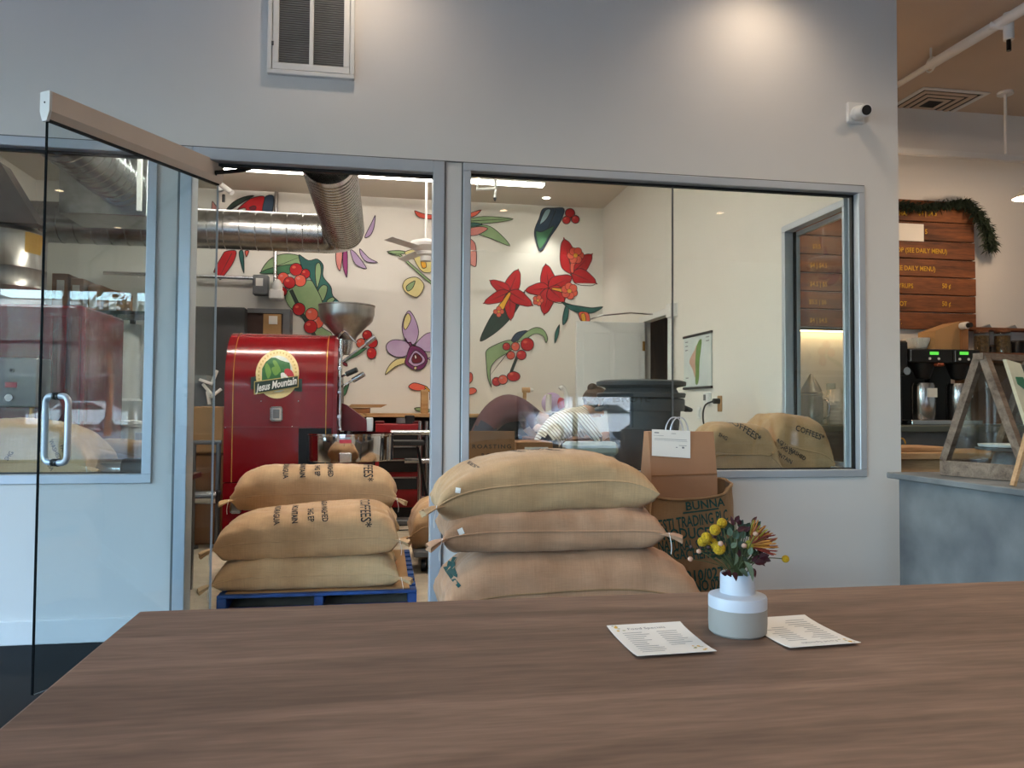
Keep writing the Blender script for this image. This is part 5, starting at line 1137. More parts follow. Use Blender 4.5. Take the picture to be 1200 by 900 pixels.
t, p = plate('wall_outlet', 844, 473, 'tan wall outlet with a black cord plugged in', 'outlet', 'cardboard', .08, .13)
k = MB(); k.cyl((2.712, p.y, p.z + .02), (2.66, p.y, p.z + .02), .022, n=14); k.build('plug', 'black_plastic', t, smooth=True)
k = MB(); k.tube(spline([V(2.66, p.y, p.z + .02), V(2.63, p.y + .1, p.z - .02), V(2.66, p.y + .2, p.z - .15), V(2.68, p.y + .12, p.z - .35), V(2.70, p.y, .02)], 6, False), .007, 8); k.build('cord', 'black_plastic', t, smooth=True)
t, p = plate('wall_timer', 831, 468, 'white plug-in timer on the wall under the map', 'timer', 'white_plastic', .1, .12); B('body', 'white_plastic', t, 2.68, 2.714, p.y - .04, p.y + .04, p.z - .05, p.z + .06, bev=.008); B('display', 'grey_metal', t, 2.677, 2.681, p.y - .02, p.y + .025, p.z - .01, p.z + .04)
t, p = plate('wall_switch', 820, 484, 'small white switch low on the wall left of the timer', 'switch', 'white_plastic', .06, .1); B('rocker', 'white_paint', t, 2.706, 2.713, p.y - .015, p.y + .015, p.z - .03, p.z + .03, bev=.002)
t, p = plate('conduit_box', 791, 364, 'white electrical box high on the wall beside the doorway', 'electrical box', 'white_plastic', .14, .14)
B('body', 'white_plastic', t, 2.65, 2.715, p.y - .06, p.y + .06, p.z - .065, p.z + .065, bev=.006); k = MB(); k.cyl((2.69, p.y, p.z - .06), (2.69, p.y, .8), .014, n=10); k.build('conduit', 'white_paint', t, smooth=True)
# ---------------------------------------------------------------- grey bin on the bench
cxb, cyb = 1.73, .90
bn = thing('grey_bin', (cxb, cyb, .735), 'round dark grey plastic bin with lid behind the large window', 'bin')
k = MB(); k.lathe([(0, .737), (.20, .737), (.205, .745), (.245, 1.14), (.265, 1.14), (.272, 1.15), (.272, 1.215), (.262, 1.225), (.255, 1.225), (.25, 1.16), (0, 1.16)], (cxb, cyb, 0), 48); bo = k.build('body', 'rubber_grey', bn, smooth=True)
k = MB(); k.lathe([(.262, 1.228), (.292, 1.232), (.298, 1.255), (.29, 1.262), (.25, 1.264), (.235, 1.29), (.245, 1.30), (.298, 1.31), (.30, 1.335), (.27, 1.345), (.2, 1.345), (0, 1.35)], (cxb - .02, cyb, 0), 48); k.build('lid', 'rubber_grey', bn, smooth=True)
for s in (-1, 1):
    k = MB(); k.tube([V(cxb + s * .262, cyb - .06, 1.17), V(cxb + s * .315, cyb - .05, 1.15), V(cxb + s * .315, cyb + .05, 1.15), V(cxb + s * .262, cyb + .06, 1.17)], .014, 10); k.build('handle', 'rubber_grey', bn, smooth=True)
cb_ = MB(); cb_.cyl((cxb, cyb, .7), (cxb, cyb, 1.3), .2725, n=64); bb = bvh_of(cb_)
tv, tf = text2d('BRUTE', .062, 1.1, .002, 'CENTER'); decal(tv, tf, onY(746, 471, cyb - .3), (1, 0, 0), (0, 0, 1), bb, (0, 1, 0), .003, .02).build('lettering', 'black_plastic', bn)
gb = thing('grinder_motor', (2.02, .55, .735), 'small black motor with hoses beside the grey bin', 'motor')
k = MB(); p = onY(808, 490, .6); k.cyl((p.x - .10, .6, .83), (p.x + .06, .6, .83), .07, n=24); k.box(p.x - .09, p.x + .04, .55, .65, .736, .80, .004); k.build('body', 'black_plastic', gb, smooth=True); k = MB(); k.cyl((p.x + .06, .6, .83), (p.x + .10, .6, .83), .055, n=20); k.build('cap', 'rubber_grey', gb, smooth=True)
# ---------------------------------------------------------------- things behind the sacks in the large window
sg = thing('cardboard_sign', (.62, .3, .735), 'brown cardboard sign lettered roasting room behind the window', 'sign')
p0, p1 = onY(550, 505, .30), onY(603, 560, .30); B('board', 'cardboard_dark', sg, p0.x - .04, p1.x, .30, .315, .737, p0.z, bev=.002)
for s, px, py, w_, h_ in (('ROASTING', 553, 525.5, 46, 4.8), ('ROOM', 564, 536, 24, 4.8)):
    tv, tf = text2d(s, 1, 1, .02, space=1.3); wv = max(x for x, y in tv); q0, q1 = onY(px, py, .298), onY(px + w_, py, .298); hh = (onY(px, py - h_, .298).z - q0.z) / .72
    decal([(x / wv * (q1.x - q0.x), y * hh) for x, y in tv], tf, q0, (1, 0, 0), (0, 0, 1)).build('lettering', 'ink', sg)
tr_ = thing('label_tray', (.9, .4, .735), 'low cardboard tray with a white label behind the top sack', 'tray')
p0, p1 = onY(605, 518, .4), onY(648, 540, .4); B('tray', 'cardboard_dark', tr_, p0.x, p1.x, .4, .7, .737, p0.z, bev=.004); B('label', 'paper', tr_, p0.x + .05, p1.x - .03, .396, .4, p0.z - .09, p0.z - .03)
sl = thing('bag_sealer', (1.2, .4, .735), 'pale bag sealer bar behind the top sack', 'machine')
p0, p1 = onY(664, 522, .45), onY(724, 530, .45); B('arm', mat('sealer', (176, 186, 180), .45), sl, p0.x, p1.x, .42, .58, p1.z - .02, p0.z + .02, bev=.02); B('base', 'grey_metal', sl, p0.x + .03, p1.x - .02, .42, .66, .737, p1.z - .022, bev=.01)
k = MB(); q = onY(704, 520, .5); k.cyl((q.x, .5, p0.z), (q.x, .5, p0.z + .05), .008, n=8); k.build('knob', 'chrome', sl)
# back table with small kitchenware where the people work
wt = thing('prep_table', (1.6, 3.7, 0), 'wooden prep table where two people bend over', 'table')
B('top', 'brown_wood', wt, 1.35, 2.35, 2.82, 3.4, .84, .88, bev=.004)
for x in (1.39, 2.31):
    for y in (2.86, 3.36): B('leg', 'brown_wood', wt, x - .025, x + .025, y - .025, y + .025, 0, .84)
p = onY(615, 470, 4.6); hm = thing('wooden_mallet', (p.x, 4.7, 1.09), 'wooden lever handle rising beside the bent person', 'handle')
p0, p1 = onY(615, 458, 4.7), onY(614, 486, 4.7); k = MB(); k.cyl(V(p1.x, 4.7, 1.091), V(p0.x, 4.7, p0.z), .022, n=12); k.build('shaft', 'bench_wood', hm, smooth=True); k = MB(); k.cyl((p0.x - .03, 4.7, p0.z + .01), (p0.x + .06, 4.7, p0.z + .01), .03, n=14); k.build('head', 'bench_wood', hm, smooth=True)
k = MB(); k.cyl((p0.x + .06, 4.7, p0.z + .01), (p0.x + .10, 4.7, p0.z + .01), .028, .015, n=14); k.build('tip', 'white_plastic', hm, smooth=True)
es = thing('espresso_stand', (onY(643, 470, 4.7).x, 4.7, 1.09), 'white brewing stand with curved spout at the workbench', 'brewer')
a_, b_, c_ = onY(643, 462, 4.7), onY(656, 456, 4.7), onY(664, 466, 4.7)
k = MB(); k.cyl((a_.x, 4.7, 1.09), (a_.x, 4.7, a_.z), .035, n=16); k.build('column', 'white_plastic', es, smooth=True); k = MB(); k.tube(spline([V(c_.x, 4.7, 1.09), c_, V(b_.x + .04, 4.7, b_.z + .02), b_], 5, False), .026, 12); k.build('spout', 'white_plastic', es, smooth=True); k = MB(); k.box(a_.x - .1, c_.x + .08, 4.62, 4.8, 1.091, 1.12, .006); k.build('base', 'white_plastic', es)
gl = thing('glass_globe', (onY(648, 464, 4.85).x, 4.9, 1.09), 'round lilac and red jar on the workbench', 'jar'); q = onY(648, 465, 4.9); k = MB(); k.sphere((q.x, 4.95, 1.09 + .13), .13, (1, .8, 1)); k.build('globe', 'mural_lilac', gl, smooth=True); k = MB(); k.sphere((q.x + .09, 4.90, 1.09 + .13), .07, (1, .9, 1)); k.build('fruit', 'mural_red', gl, smooth=True)
# ---------------------------------------------------------------- left window contents: cartons on a shelf, buckets, rack
sh = thing('storage_rack', (-1.85, 3.4, 0), 'black steel storage rack behind the left window', 'rack')
z_s = onY(100, 366, 3.4).z
xa, xb = onY(58, 366, 3.4).x, onY(147, 366, 3.4).x
B('shelf', 'black_metal', sh, xa, xb + .5, 3.2, 3.7, z_s - .03, z_s)
for x in (xa + .02, xb - .02, xb + .48):
    for y in (3.22, 3.68): B('post', 'black_metal', sh, x - .02, x + .02, y - .02, y + .02, 0, z_s - .03)
B('shelf', 'black_metal', sh, xa, xb + .5, 3.2, 3.7, .84, .87)
k = MB(); k.bar((xa + .3, 3.2, .9), (xb, 3.2, 1.45), .03, .03); k.build('brace', 'black_metal', sh)
for i, (px0, px1, py) in enumerate(((61, 80, 320), (83, 98, 326), (103, 118, 333), (121, 141, 340))):
    p0, p1 = onY(px0, py, 3.25), onY(px1, py, 3.25); c = thing('carton', ((p0.x + p1.x) / 2, 3.45, z_s), ['first', 'second', 'third', 'last'][i] + ' brown carton from the left on the black storage rack', 'box', 'cartons on the storage rack')
    B('box', 'cardboard_dark', c, p0.x, p1.x, 3.25, 3.6, z_s + .001, p0.z, bev=.004); B('label', 'paper', c, p1.x - .09, p1.x - .03, 3.245, 3.25, p0.z - .2, p0.z - .06)
def bucket(x, y, z, r, h, lab, m='white_plastic', lid=None):
    t = thing('bucket', (x, y, z), lab, 'bucket', 'white buckets behind the left window'); k = MB(); k.lathe([(0, .001), (r * .88, .001), (r * .9, .01), (r, h * .86), (r + .008, h * .87), (r + .008, h * .92), (r, h * .93), (r, h), (r - .01, h), (r - .01, .02), (0, .02)], (x, y, z), 32); k.build('body', m, t, smooth=True)
    k = MB(); k.lathe([(0, h + .012), (r, h + .012), (r + .012, h + .004), (r + .012, h - .02), (r + .002, h - .02)], (x, y, z), 32); k.build('lid', lid or m, t, smooth=True)
    k = MB(); k.tube(spline([V(x - r, y - .03, z + h * .8), V(x - r * .7, y - r * .8, z + h * .5), V(x, y - r - .02, z + h * .42), V(x + r * .7, y - r * .8, z + h * .5), V(x + r, y - .03, z + h * .8)], 4, False), .003, 6); k.build('handle', 'steel', t)
    B('label', 'ink_grey', t, x + r * .3, x + r * .75, y - r - .002, y - r * .55, z + h * .35, z + h * .7); return t
q = onY(112, 505, 2.9); bst = B('bucket_stand', 'black_metal', None, -2.60, -1.92, 2.64, 3.15, .0, .72, label='low black stand under the white buckets behind the window', cat='stand')
p = onY(113, 480, 2.8); bucket(p.x, 2.85, .721, .125, .34, 'white bucket with black lid behind the glass door', lid='black_plastic')
p = onY(150, 480, 2.8); bucket(p.x + .04, 2.87, .721, .12, .30, 'white bucket nearest the window frame at left')
cl_ = thing('white_cylinder', (onY(150, 400, 3.4).x, 3.45, .87), 'tall white cylinder on the black rack behind the window frame', 'container'); k = MB(); x_ = onY(149, 400, 3.4).x; k.lathe([(0, .871), (.14, .871), (.145, .88), (.145, 1.16), (.15, 1.17), (.15, 1.2), (.11, 1.21), (.10, 1.22), (.10, 1.9), (0, 1.9)], (x_, 3.45, 0), 28); k.build('body', 'white_plastic', cl_, smooth=True)
sd = thing('steel_drum', (-1.45, .62, .735), 'steel cylinder with black end cap lying behind the left window', 'motor')
k = MB(); a_ = onY(125, 540, .5); k.cyl((-1.62, .5, .80), (-1.42, .5, .80), .06, n=24); k.build('body', 'steel', sd, smooth=True); k = MB(); k.tube([V(-1.42, .5, .80), V(-1.41, .5, .80), V(-1.2, .5, .80), V(-1.19, .5, .80)], [.06, .065, .062, .05], 24); k.build('cap', 'black_plastic', sd, smooth=True)
# ---------------------------------------------------------------- vent grille and security camera on the partition
vg = thing('vent_grille', (-.39, 0, 2.87), 'white return air grille with two louvred panels on the wall', 'vent')
vx0, vx1, vz0, vz1 = -.612, -.172, 2.868, 3.62
k = MB(); w_ = .022
for b in ((vx0, vx1, vz0, vz0 + w_), (vx0, vx1, vz1 - w_, vz1), (vx0, vx0 + w_, vz0 + w_, vz1 - w_), (vx1 - w_, vx1, vz0 + w_, vz1 - w_)): k.box(b[0], b[1], -.028, 0, b[2], b[3], .003)
k.build('outer_frame', 'white_paint', vg)
k = MB(); a, b, c, d = vx0 + w_ + .004, vx1 - w_ - .004, vz0 + w_ + .004, vz1 - w_ - .004; mid = (a + b) / 2
for q in ((a, b, c, c + .034), (a, b, d - .034, d), (a, a + .030, c + .034, d - .034), (b - .030, b, c + .034, d - .034), (mid - .011, mid + .011, c + .034, d - .034)): k.box(q[0], q[1], -.024, -.004, q[2], q[3], .002)
k.build('door_frame', 'white_paint', vg); B('latch', 'grey_metal', vg, a - .004, a + .006, -.03, -.02, c + .12, c + .14)
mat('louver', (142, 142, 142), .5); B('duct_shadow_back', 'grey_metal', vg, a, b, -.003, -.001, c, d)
for x0, x1 in ((a + .030, mid - .011), (mid + .011, b - .030)):
    k = MB(); z = c + .04
    while z < d - .036:
        k.bar((x0, -.012, z), (x1, -.012, z), .012, .0025, up=(0, -.75, .66)); z += .0118
    k.build('louver_slats', 'louver', vg, kind='stuff')
sc = thing('security_camera', (2.71, 0, 2.9), 'small white bullet security camera on the wall', 'camera')
p = onY(1001, 133.5, 0); B('base_plate', 'white_plastic', sc, p.x - .056, p.x + .056, -.022, 0, p.z - .062, p.z + .062, bev=.008)
k = MB(); k.sphere((p.x - .005, -.045, p.z - .012), .042); k.build('joint', 'white_plastic', sc, smooth=True)
h0 = V(p.x - .005, -.05, p.z - .012); h1 = V(p.x - .012, -.135, p.z - .030); k = MB(); k.tube([h0, h0.lerp(h1, .04), h0.lerp(h1, .95), h1], [.03, .036, .036, .032], 24); hs = k.build('housing', 'white_plastic', sc, smooth=True)
k = MB(); dd = (h1 - h0).normalized(); k.cyl(h1, h1 + dd * .003, .028, n=24); k.build('lens', 'black_plastic', hs, smooth=True)
# ---------------------------------------------------------------- cafe corner right of the partition
cn = thing('concrete_counter', (3.2, -1.4, 0), 'blue grey concrete service counter at the right', 'counter')
CZ = .83; CX = 2.64; CYF = -.40
B('slab', 'concrete', cn, CX - .03, 3.6, -2.7, CYF, CZ - .03, CZ, bev=.004)
B('front_panel', 'concrete', cn, CX, CX + .06, -2.7, CYF - .06, 0, CZ - .03); B('end_panel', 'concrete', cn, CX + .06, 3.6, CYF - .12, CYF - .06, 0, CZ - .03)
B('back_panel', 'cafe_wood', cn, 3.5, 3.55, -2.7, CYF - .12, 0, CZ - .03)
bc = thing('back_counter', (4.5, 1.35, 0), 'tall grey back counter carrying the coffee brewers', 'counter')
B('top', mat('cnt_top', (92, 100, 92), .5), bc, 2.81, 7.0, .95, 1.70, 1.0, 1.045, bev=.004); B('front', 'grey_metal', bc, 2.81, 7.0, 1.0, 1.05, 0, 1.0)
wc = thing('wooden_counter', (3.8, .5, 0), 'pale wooden counter section beyond the concrete counter', 'counter')
B('top', 'cafe_wood', wc, 3.02, 5.6, .10, .62, .86, .90, bev=.004); B('body', 'cafe_wood', wc, 3.06, 5.5, .14, .58, 0, .86)
# menu board
mbd = thing('menu_board', (4.15, 1.7, 1.85), 'brown plank menu board with yellow lettering on the wall', 'menu board')
rows = [235.5, 261, 283, 304.3, 325.3, 346.3, 366.5, 387]; BX0 = 3.05
for i in range(7):
    za, zb = onY(1100, rows[i] + .5, 1.69).z, onY(1100, rows[i + 1] - .5, 1.69).z
    B('plank', 'menu_wood', mbd, BX0 + random.uniform(-.02, .02), onY(1142 + random.uniform(-1, 1), 300, 1.69).x, 1.675 + random.uniform(0, .006), 1.715, zb + .0006, za - .0006, bev=.003)
mat('menu_ink', (222, 176, 44), .7, var=.1)
def wtxt(s, px, py, h, m='menu_ink', Y=1.673, sx=1., al='LEFT', par=mbd, nm='lettering'):
    q = onY(px, py, Y); hh = (onY(px, py - h, Y).z - q.z) / .72
    tv, tf = text2d(s, 1, sx, .014, al); decal([(x * hh, y * hh) for x, y in tv], tf, q, (1, 0, 0), (0, 0, 1)).build(nm, m, par)
for s, px, py in (('CHAI', 1049, 252), ('$4 | $4.5', 1076, 252), ('5', 1084, 274), ('OP (SEE DAILY MENU)', 1051, 295), ('(SEE DAILY MENU)', 1047, 316), ('SYRUPS', 1050, 337), ('50 ¢', 1104, 337.5), ('SHOT', 1047, 358), ('50 ¢', 1104, 358.5), ('T.', 1052, 379.5)): wtxt(s, px, py, 5.6, sx=.86)
for s, px, py in (('$3.5', 952, 291), ('$4 | $4.5', 949, 313), ('$4.5 | $5', 949, 335), ('$5.5 | $6', 948, 356), ('$4 | $4.5', 949, 377.5)): wtxt(s, px, py, 5.4, sx=.82)
a_, b_ = onY(1030, 260, 1.665), onY(1083, 283, 1.665); sgp = B('paper_sheet', 'paper', None, a_.x, b_.x, 1.668, 1.671, b_.z, a_.z, label='blank white paper sheet taped over the menu board', cat='paper')
ul = thing('added_board_light', (3.55, 1.66, 1.80), 'added warm strip light under the menu board', 'lamp'); zu = onY(1100, 388.5, 1.69).z
B('housing', 'black_metal', ul, 3.08, 4.05, 1.64, 1.71, zu - .02, zu - .006); B('diffuser', lampmat('added_board_strip', (255, 206, 150), 11), ul, 3.09, 4.04, 1.65, 1.70, zu - .026, zu - .02)  # added glow strip, brightens the wall below the board
# garland
gd = thing('evergreen_garland', onY(1100, 240, 1.62), 'dark evergreen garland draped over the menu board corner', 'garland')
gp = spline([onY(*p, 1.60) for p in ((1020, 240), (1050, 240), (1075, 243), (1100, 241), (1120, 238), (1133, 240), (1145, 253), (1153, 268), (1157, 280), (1159, 291))], 8, False)
k = MB(); k.tube(gp, .008, 6); k.build('stem', 'stem_green', gd)
random.seed(5); k = MB()
for i, p in enumerate(gp):
    for j in range(26):
        hang = i / len(gp); d = V(random.gauss(.25, .8), random.gauss(-.3, .45), random.gauss(-.25 if hang > .55 else -.1, .7)).normalized(); L = random.uniform(.035, .085) * (1 if hang > .5 else .75); q = p + V(random.uniform(-.03, .03), random.uniform(-.03, .0), random.uniform(-.03, .02)); s_ = d.orthogonal().normalized() * .006; e = q + d * L + V(0, 0, -.02)
        k.raw([q - s_, q + s_, q + d * L * .6 + s_ * 1.2, e, q + d * L * .6 - s_ * 1.2], [(0, 1, 2, 3, 4)])
k.build('needles', mat('needle', (34, 52, 34), .8, var=.3, scale=30), gd, kind='stuff')
# ceiling fittings
def pipe(lab, pts, r, name='sprinkler_pipe', cat='pipe'):
    k = MB(); k.tube(pts, r, 12); return k.build(name, 'white_paint', None, smooth=True, label=lab, cat=cat)
PZ = 3.60
a_, b_ = onZ(1049, 101, PZ), onZ(1230, -8, PZ); dd = (b_ - a_).normalized(); sp = thing('sprinkler_pipe', a_, 'white sprinkler pipe crossing the cafe ceiling at upper right', 'pipe')
k = MB(); m_ = a_ + (b_ - a_) * .28; k.tube([a_ - dd * .6, m_], .022, 12); k.tube([m_, b_ + dd * .5], .034, 12); k.build('pipe', 'white_paint', sp, smooth=True)
h_ = onZ(1182, 34, PZ - .05); k = MB(); j_ = onZ(1160, 30, PZ); k.tube([j_, V(h_.x, h_.y, PZ - .03)], .024, 10); k.tube([V(h_.x, h_.y, PZ + .05), V(h_.x, h_.y, PZ - .12)], .03, 12); k.build('tee', 'white_paint', sp, smooth=True); k = MB(); k.cyl((h_.x, h_.y, PZ - .12), (h_.x, h_.y, PZ - .19), .014, n=8); k.build('head', 'black_metal', sp)
q = m_; k = MB(); k.tube([q + V(0, 0, .12), q], .008, 6); ring = [q + V(0, .05 * math.cos(a), .05 * math.sin(a)) for a in [i * math.pi / 8 for i in range(16)]]; k.tube(ring, .006, 6, closed=True); k.build('clevis_hanger', 'white_paint', sp, smooth=True)
q = onZ(1091, 122, ZC - .003); df = thing('ceiling_diffuser', q, 'square louvred ceiling vent over the cafe corner', 'vent')
for i in range(4):
    s0 = .30 - i * .065; k = MB(); z = ZC - .012 + .002 * i
    for b in ((-s0, s0, -s0, -s0 + .035), (-s0, s0, s0 - .035, s0), (-s0, -s0 + .035, -s0 + .035, s0 - .035), (s0 - .035, s0, -s0 + .035, s0 - .035)): k.box(q.x + b[0], q.x + b[1], q.y + b[2], q.y + b[3], z, z + .008)
    k.build('ring_vane', 'ceiling_paint' if i else 'white_paint', df)
B('back', 'black_metal', df, q.x - .28, q.x + .28, q.y - .28, q.y + .28, ZC - .003, ZC - .001)
a_, b_ = onY(1050, 177, 1.3), onY(1260, 185, 1.3); tk = thing('track_rail', a_, 'thin white rail hung below the cafe ceiling', 'rail'); B('rail', 'white_paint', tk, 2.85, b_.x + .5, 1.28, 1.32, a_.z - .02, a_.z + .025)
for px in (1179,): q = onY(px, 180, 1.3); k = MB(); k.cyl((q.x, 1.3, a_.z), (q.x, 1.3, ZC), .012, n=8); k.cyl((q.x, 1.3, ZC - .02), (q.x, 1.3, ZC), .06, n=18); k.build('drop_rod', 'white_paint', tk, smooth=True)
# pendant lamps over the cafe; the hidden one is added for the board
PEND = lampmat('pendant_bulb', (255, 190, 120), 18)
for X, Yp, lab in ((onY(1206, 232, .9).x, .9, 'warm pendant lamp at the right edge above the cafe'), (3.28, .8, 'added warm pendant lamp, unseen behind the wall end, lighting the menu board')):
    pz_ = onY(1206, 232, .9).z if Yp == .9 else 2.8; pl = thing('pendant_lamp', (X, Yp, pz_), lab, 'lamp', 'pendant lamps over the cafe counter')
    k = MB(); k.cyl((X, Yp, pz_ + .1), (X, Yp, ZC), .005, n=8); k.build('cord', 'black_plastic', pl)
    k = MB(); k.lathe([(.02, .12), (.03, .10), (.06, .05), (.11, 0), (.105, 0), (.055, .05), (.02, .10)], (X, Yp, pz_), 28); k.build('shade', 'white_paint', pl, smooth=True)
    k = MB(); k.sphere((X, Yp, pz_ + .02), .04); k.build('bulb', PEND, pl, smooth=True)
    l = bpy.data.lights.new('pendant_light', 'POINT'); l.energy = 11; l.color = (1, .72, .48); l.shadow_soft_size = .05; o = bpy.data.objects.new('pendant_light', l); COL.objects.link(o); o.location = (X, Yp, pz_ - .06)
# brewers on the back counter (Y about 1.3)
YB = 1.25
def brewer(px0, px1, lab, dpx):
    a, b = onY(px0, 410, YB).x, onY(px1, 410, YB).x; zt, zm, zb = onY(1100, 409, YB).z, onY(1100, 425, YB).z, 1.045
    t = thing('coffee_brewer', ((a + b) / 2, YB + .15, zb), lab, 'brewer', 'black coffee brewers')
    B('head', 'black_plastic', t, a, b, YB, YB + .42, zm, zt, bev=.006); B('column', 'black_plastic', t, a + .02, b - .02, YB + .30, YB + .42, zb + .04, zm); B('base', 'steel', t, a, b, YB - .02, YB + .42, zb + .001, zb + .04, bev=.004)
    q = onY(dpx, 414, YB); B('display', lampmat('lcd_green', (90, 200, 70), .9) if 'lcd' not in MATS else MATS['lcd'], t, q.x - .04, q.x + .035, YB - .003, YB + .002, q.z - .012, q.z + .012)
    B('face_trim', 'steel', t, a + .004, a + .012, YB - .004, YB, zm + .01, zt - .01)
    for dx in (-.07, .06): k = MB(); k.cyl((q.x + dx * .6, YB, zm + .03), (q.x + dx * .6, YB - .006, zm + .03), .010, n=12); k.build('button', 'white_plastic', t, smooth=True)
    m = (a + b) / 2; k = MB(); k.lathe([(.02, -.13), (.05, -.12), (.085, -.02), (.09, 0), (0, 0)], (m, YB + .1, zm), 24); k.build('brew_basket', 'black_plastic', t, smooth=True); k = MB(); k.box(m + .03, m + .09, YB - .03, YB + .02, zm - .03, zm - .005, .006); k.build('basket_handle', mat('copper', (150, 70, 40), .4, .4), t)
    ap = thing('airpot', (m, YB + .1, zb + .041), lab.replace('coffee brewer', 'steel airpot below the brewer'), 'airpot', 'steel airpots'); zz = onY(1080, 444, YB).z
    k = MB(); k.lathe([(0, 0), (.082, 0), (.088, .01), (.088, zz - zb - .10), (.08, zz - zb - .07), (0, zz - zb - .065)], (m, YB + .1, zb + .041), 32); k.build('body', 'steel', ap, smooth=True); B('label', 'paper', ap, m - .03, m + .05, YB + .005, YB + .02, zz - .14, zz - .07)
    return t
brewer(1066, 1117, 'black coffee brewer left of its twin', 1095); brewer(1118, 1149, 'black coffee brewer beside the display case', 1130)
gr = thing('coffee_grinder', (onY(1056, 450, YB).x, YB + .1, 1.045), 'black coffee grinder half hidden by the wall end', 'grinder'); a, b = onY(1040, 410, YB).x, onY(1065, 410, YB).x
B('hopper', 'black_plastic', gr, a, b, YB, YB + .3, onY(1060, 440, YB).z, onY(1060, 399, YB).z, bev=.015); B('body', 'black_plastic', gr, a + .01, b - .01, YB + .06, YB + .3, 1.046, onY(1060, 440, YB).z, bev=.01); k = MB(); q = onY(1060, 435, YB); k.cyl((q.x, YB, q.z), (q.x, YB - .03, q.z), .03, n=18); k.build('dial', 'steel', gr, smooth=True)
ft = thing('paper_filters', (onY(1080, 400, YB).x, YB + .2, onY(1100, 409, YB).z), 'stack of white fluted coffee filters on the left brewer', 'filters')
q = onY(1080, 409, YB + .15); zt = onY(1100, 409, YB).z
for i in range(3):
    vs, fs, N = [], [], 64
    for j, (r, z) in enumerate(((.001, .004), (.06, .005), (.075, .03), (.10, .085))):
        for m in range(N): a = 2 * math.pi * m / N; rr = r * (1 + (.05 if m % 2 else -.03) * (j > 1)); vs.append(V(q.x + rr * math.cos(a), YB + .2 + rr * math.sin(a), zt + z + i * .006))
    for j in range(3):
        for m in range(N): fs.append((j * N + m, j * N + (m + 1) % N, (j + 1) * N + (m + 1) % N, (j + 1) * N + m))
    k = MB(); k.raw(vs, fs); k.build('filter', 'paper', ft)
ct = thing('carton', (onY(1115, 400, YB + .1).x, YB + .2, zt), 'cardboard drink carton with black tap on the brewers', 'box')
a, b, c = onY(1091, 395, YB + .1), onY(1119, 378, YB + .1), onY(1136, 376, YB + .02); k = MB(); k.prism([(a.x, zt + .001), (b.x, zt + .001), (b.x, b.z), (a.x, onY(1091, 388, YB + .1).z)], 'Y', YB + .05, YB + .25); k.build('box', 'cardboard', ct); k = MB(); k.box(b.x + .003, c.x, YB + .03, YB + .25, zt + .001, c.z, .003); k.build('front', 'cardboard_dark', ct); q = onY(1128, 382, YB + .02); k = MB(); k.cyl((q.x, YB + .03, q.z), (q.x, YB - .03, q.z), .028, n=18); k.build('tap_collar', 'white_plastic', ct, smooth=True); k = MB(); k.cyl((q.x + .005, YB - .03, q.z), (q.x + .008, YB - .06, q.z), .02, n=16); k.build('tap', 'black_plastic', ct, smooth=True)
# shelf with jars
sf = thing('wall_shelf', (5.6, 1.5, 1.55), 'warm wooden wall shelf holding jars at the right', 'shelf'); zs_ = onY(1170, 413.5, 1.45).z; xa = onY(1144, 413, 1.45).x
B('board', 'menu_wood', sf, xa, xa + 2.2, 1.42, 1.715, zs_ - .03, zs_, bev=.003); B('lower_panel', 'brown_wood', sf, xa + .02, xa + 2.2, 1.62, 1.715, 1.05, zs_ - .03)
for x_ in (xa + .1, xa + 1.9): B('bracket', 'black_metal', sf, x_, x_ + .03, 1.45, 1.62, zs_ - .12, zs_ - .03)
mat('beans', (118, 96, 60), .8, col2=(60, 46, 30), scale=60)
for px0, px1, py, lab in ((1146, 1161, 391, 'glass jar of dried seeds nearest the menu board'), (1170, 1186, 391, 'glass jar of dried seeds between two dark cans')):
    a, b = onY(px0, 400, 1.5), onY(px1, 400, 1.5); r = (b.x - a.x) / 2; zt2 = onY(px0, py, 1.5).z; j = thing('glass_jar', ((a.x + b.x) / 2, 1.52, zs_), lab, 'jar', 'seed jars on the wall shelf'); c = ((a.x + b.x) / 2, 1.53, zs_)
    k = MB(); k.lathe([(0, .004), (r * .92, .004), (r * .92, (zt2 - zs_) * .9), (0, (zt2 - zs_) * .92)], c, 24); k.build('seeds', 'beans', j, smooth=True); k = MB(); k.lathe([(0, .001), (r, .001), (r, zt2 - zs_), (r * .9, zt2 - zs_ + .02)], c, 24); k.build('glass', CASEGLASS, j, smooth=True); k = MB(); k.lathe([(r * .92, zt2 - zs_ + .01), (r * .95, zt2 - zs_ + .035), (0, zt2 - zs_ + .04)], c, 24); k.build('lid', 'menu_wood', j, smooth=True)
for px0, px1, py, lab in ((1162, 1169, 404, 'small dark can between the two seed jars'), (1188, 1203, 399, 'larger dark can at the right end of the shelf')):
    a, b = onY(px0, 400, 1.5), onY(px1, 400, 1.5); r = (b.x - a.x) / 2; h = onY(px0, py, 1.5).z - zs_; t = thing('dark_can', ((a.x + b.x) / 2, 1.52, zs_), lab, 'can', 'dark cans on the wall shelf'); k = MB(); k.lathe([(0, .001), (r, .001), (r, h - .006), (r - .004, h), (0, h)], ((a.x + b.x) / 2, 1.53, zs_), 24); k.build('body', 'black_metal', t, smooth=True); k = MB(); k.lathe([(r + .001, h - .012), (r + .003, h - .010), (r + .001, h - .008)], ((a.x + b.x) / 2, 1.53, zs_), 24); k.build('rim', 'steel', t, smooth=True)
zz = onY(1170, 387, 1.6).z; lg = thing('picture_ledge', (5.6, 1.65, zz), 'thin brown wooden ledge with clips above the jars', 'shelf'); B('board', 'menu_wood', lg, xa, xa + 2.2, 1.60, 1.715, zz, zz + .022, bev=.003)
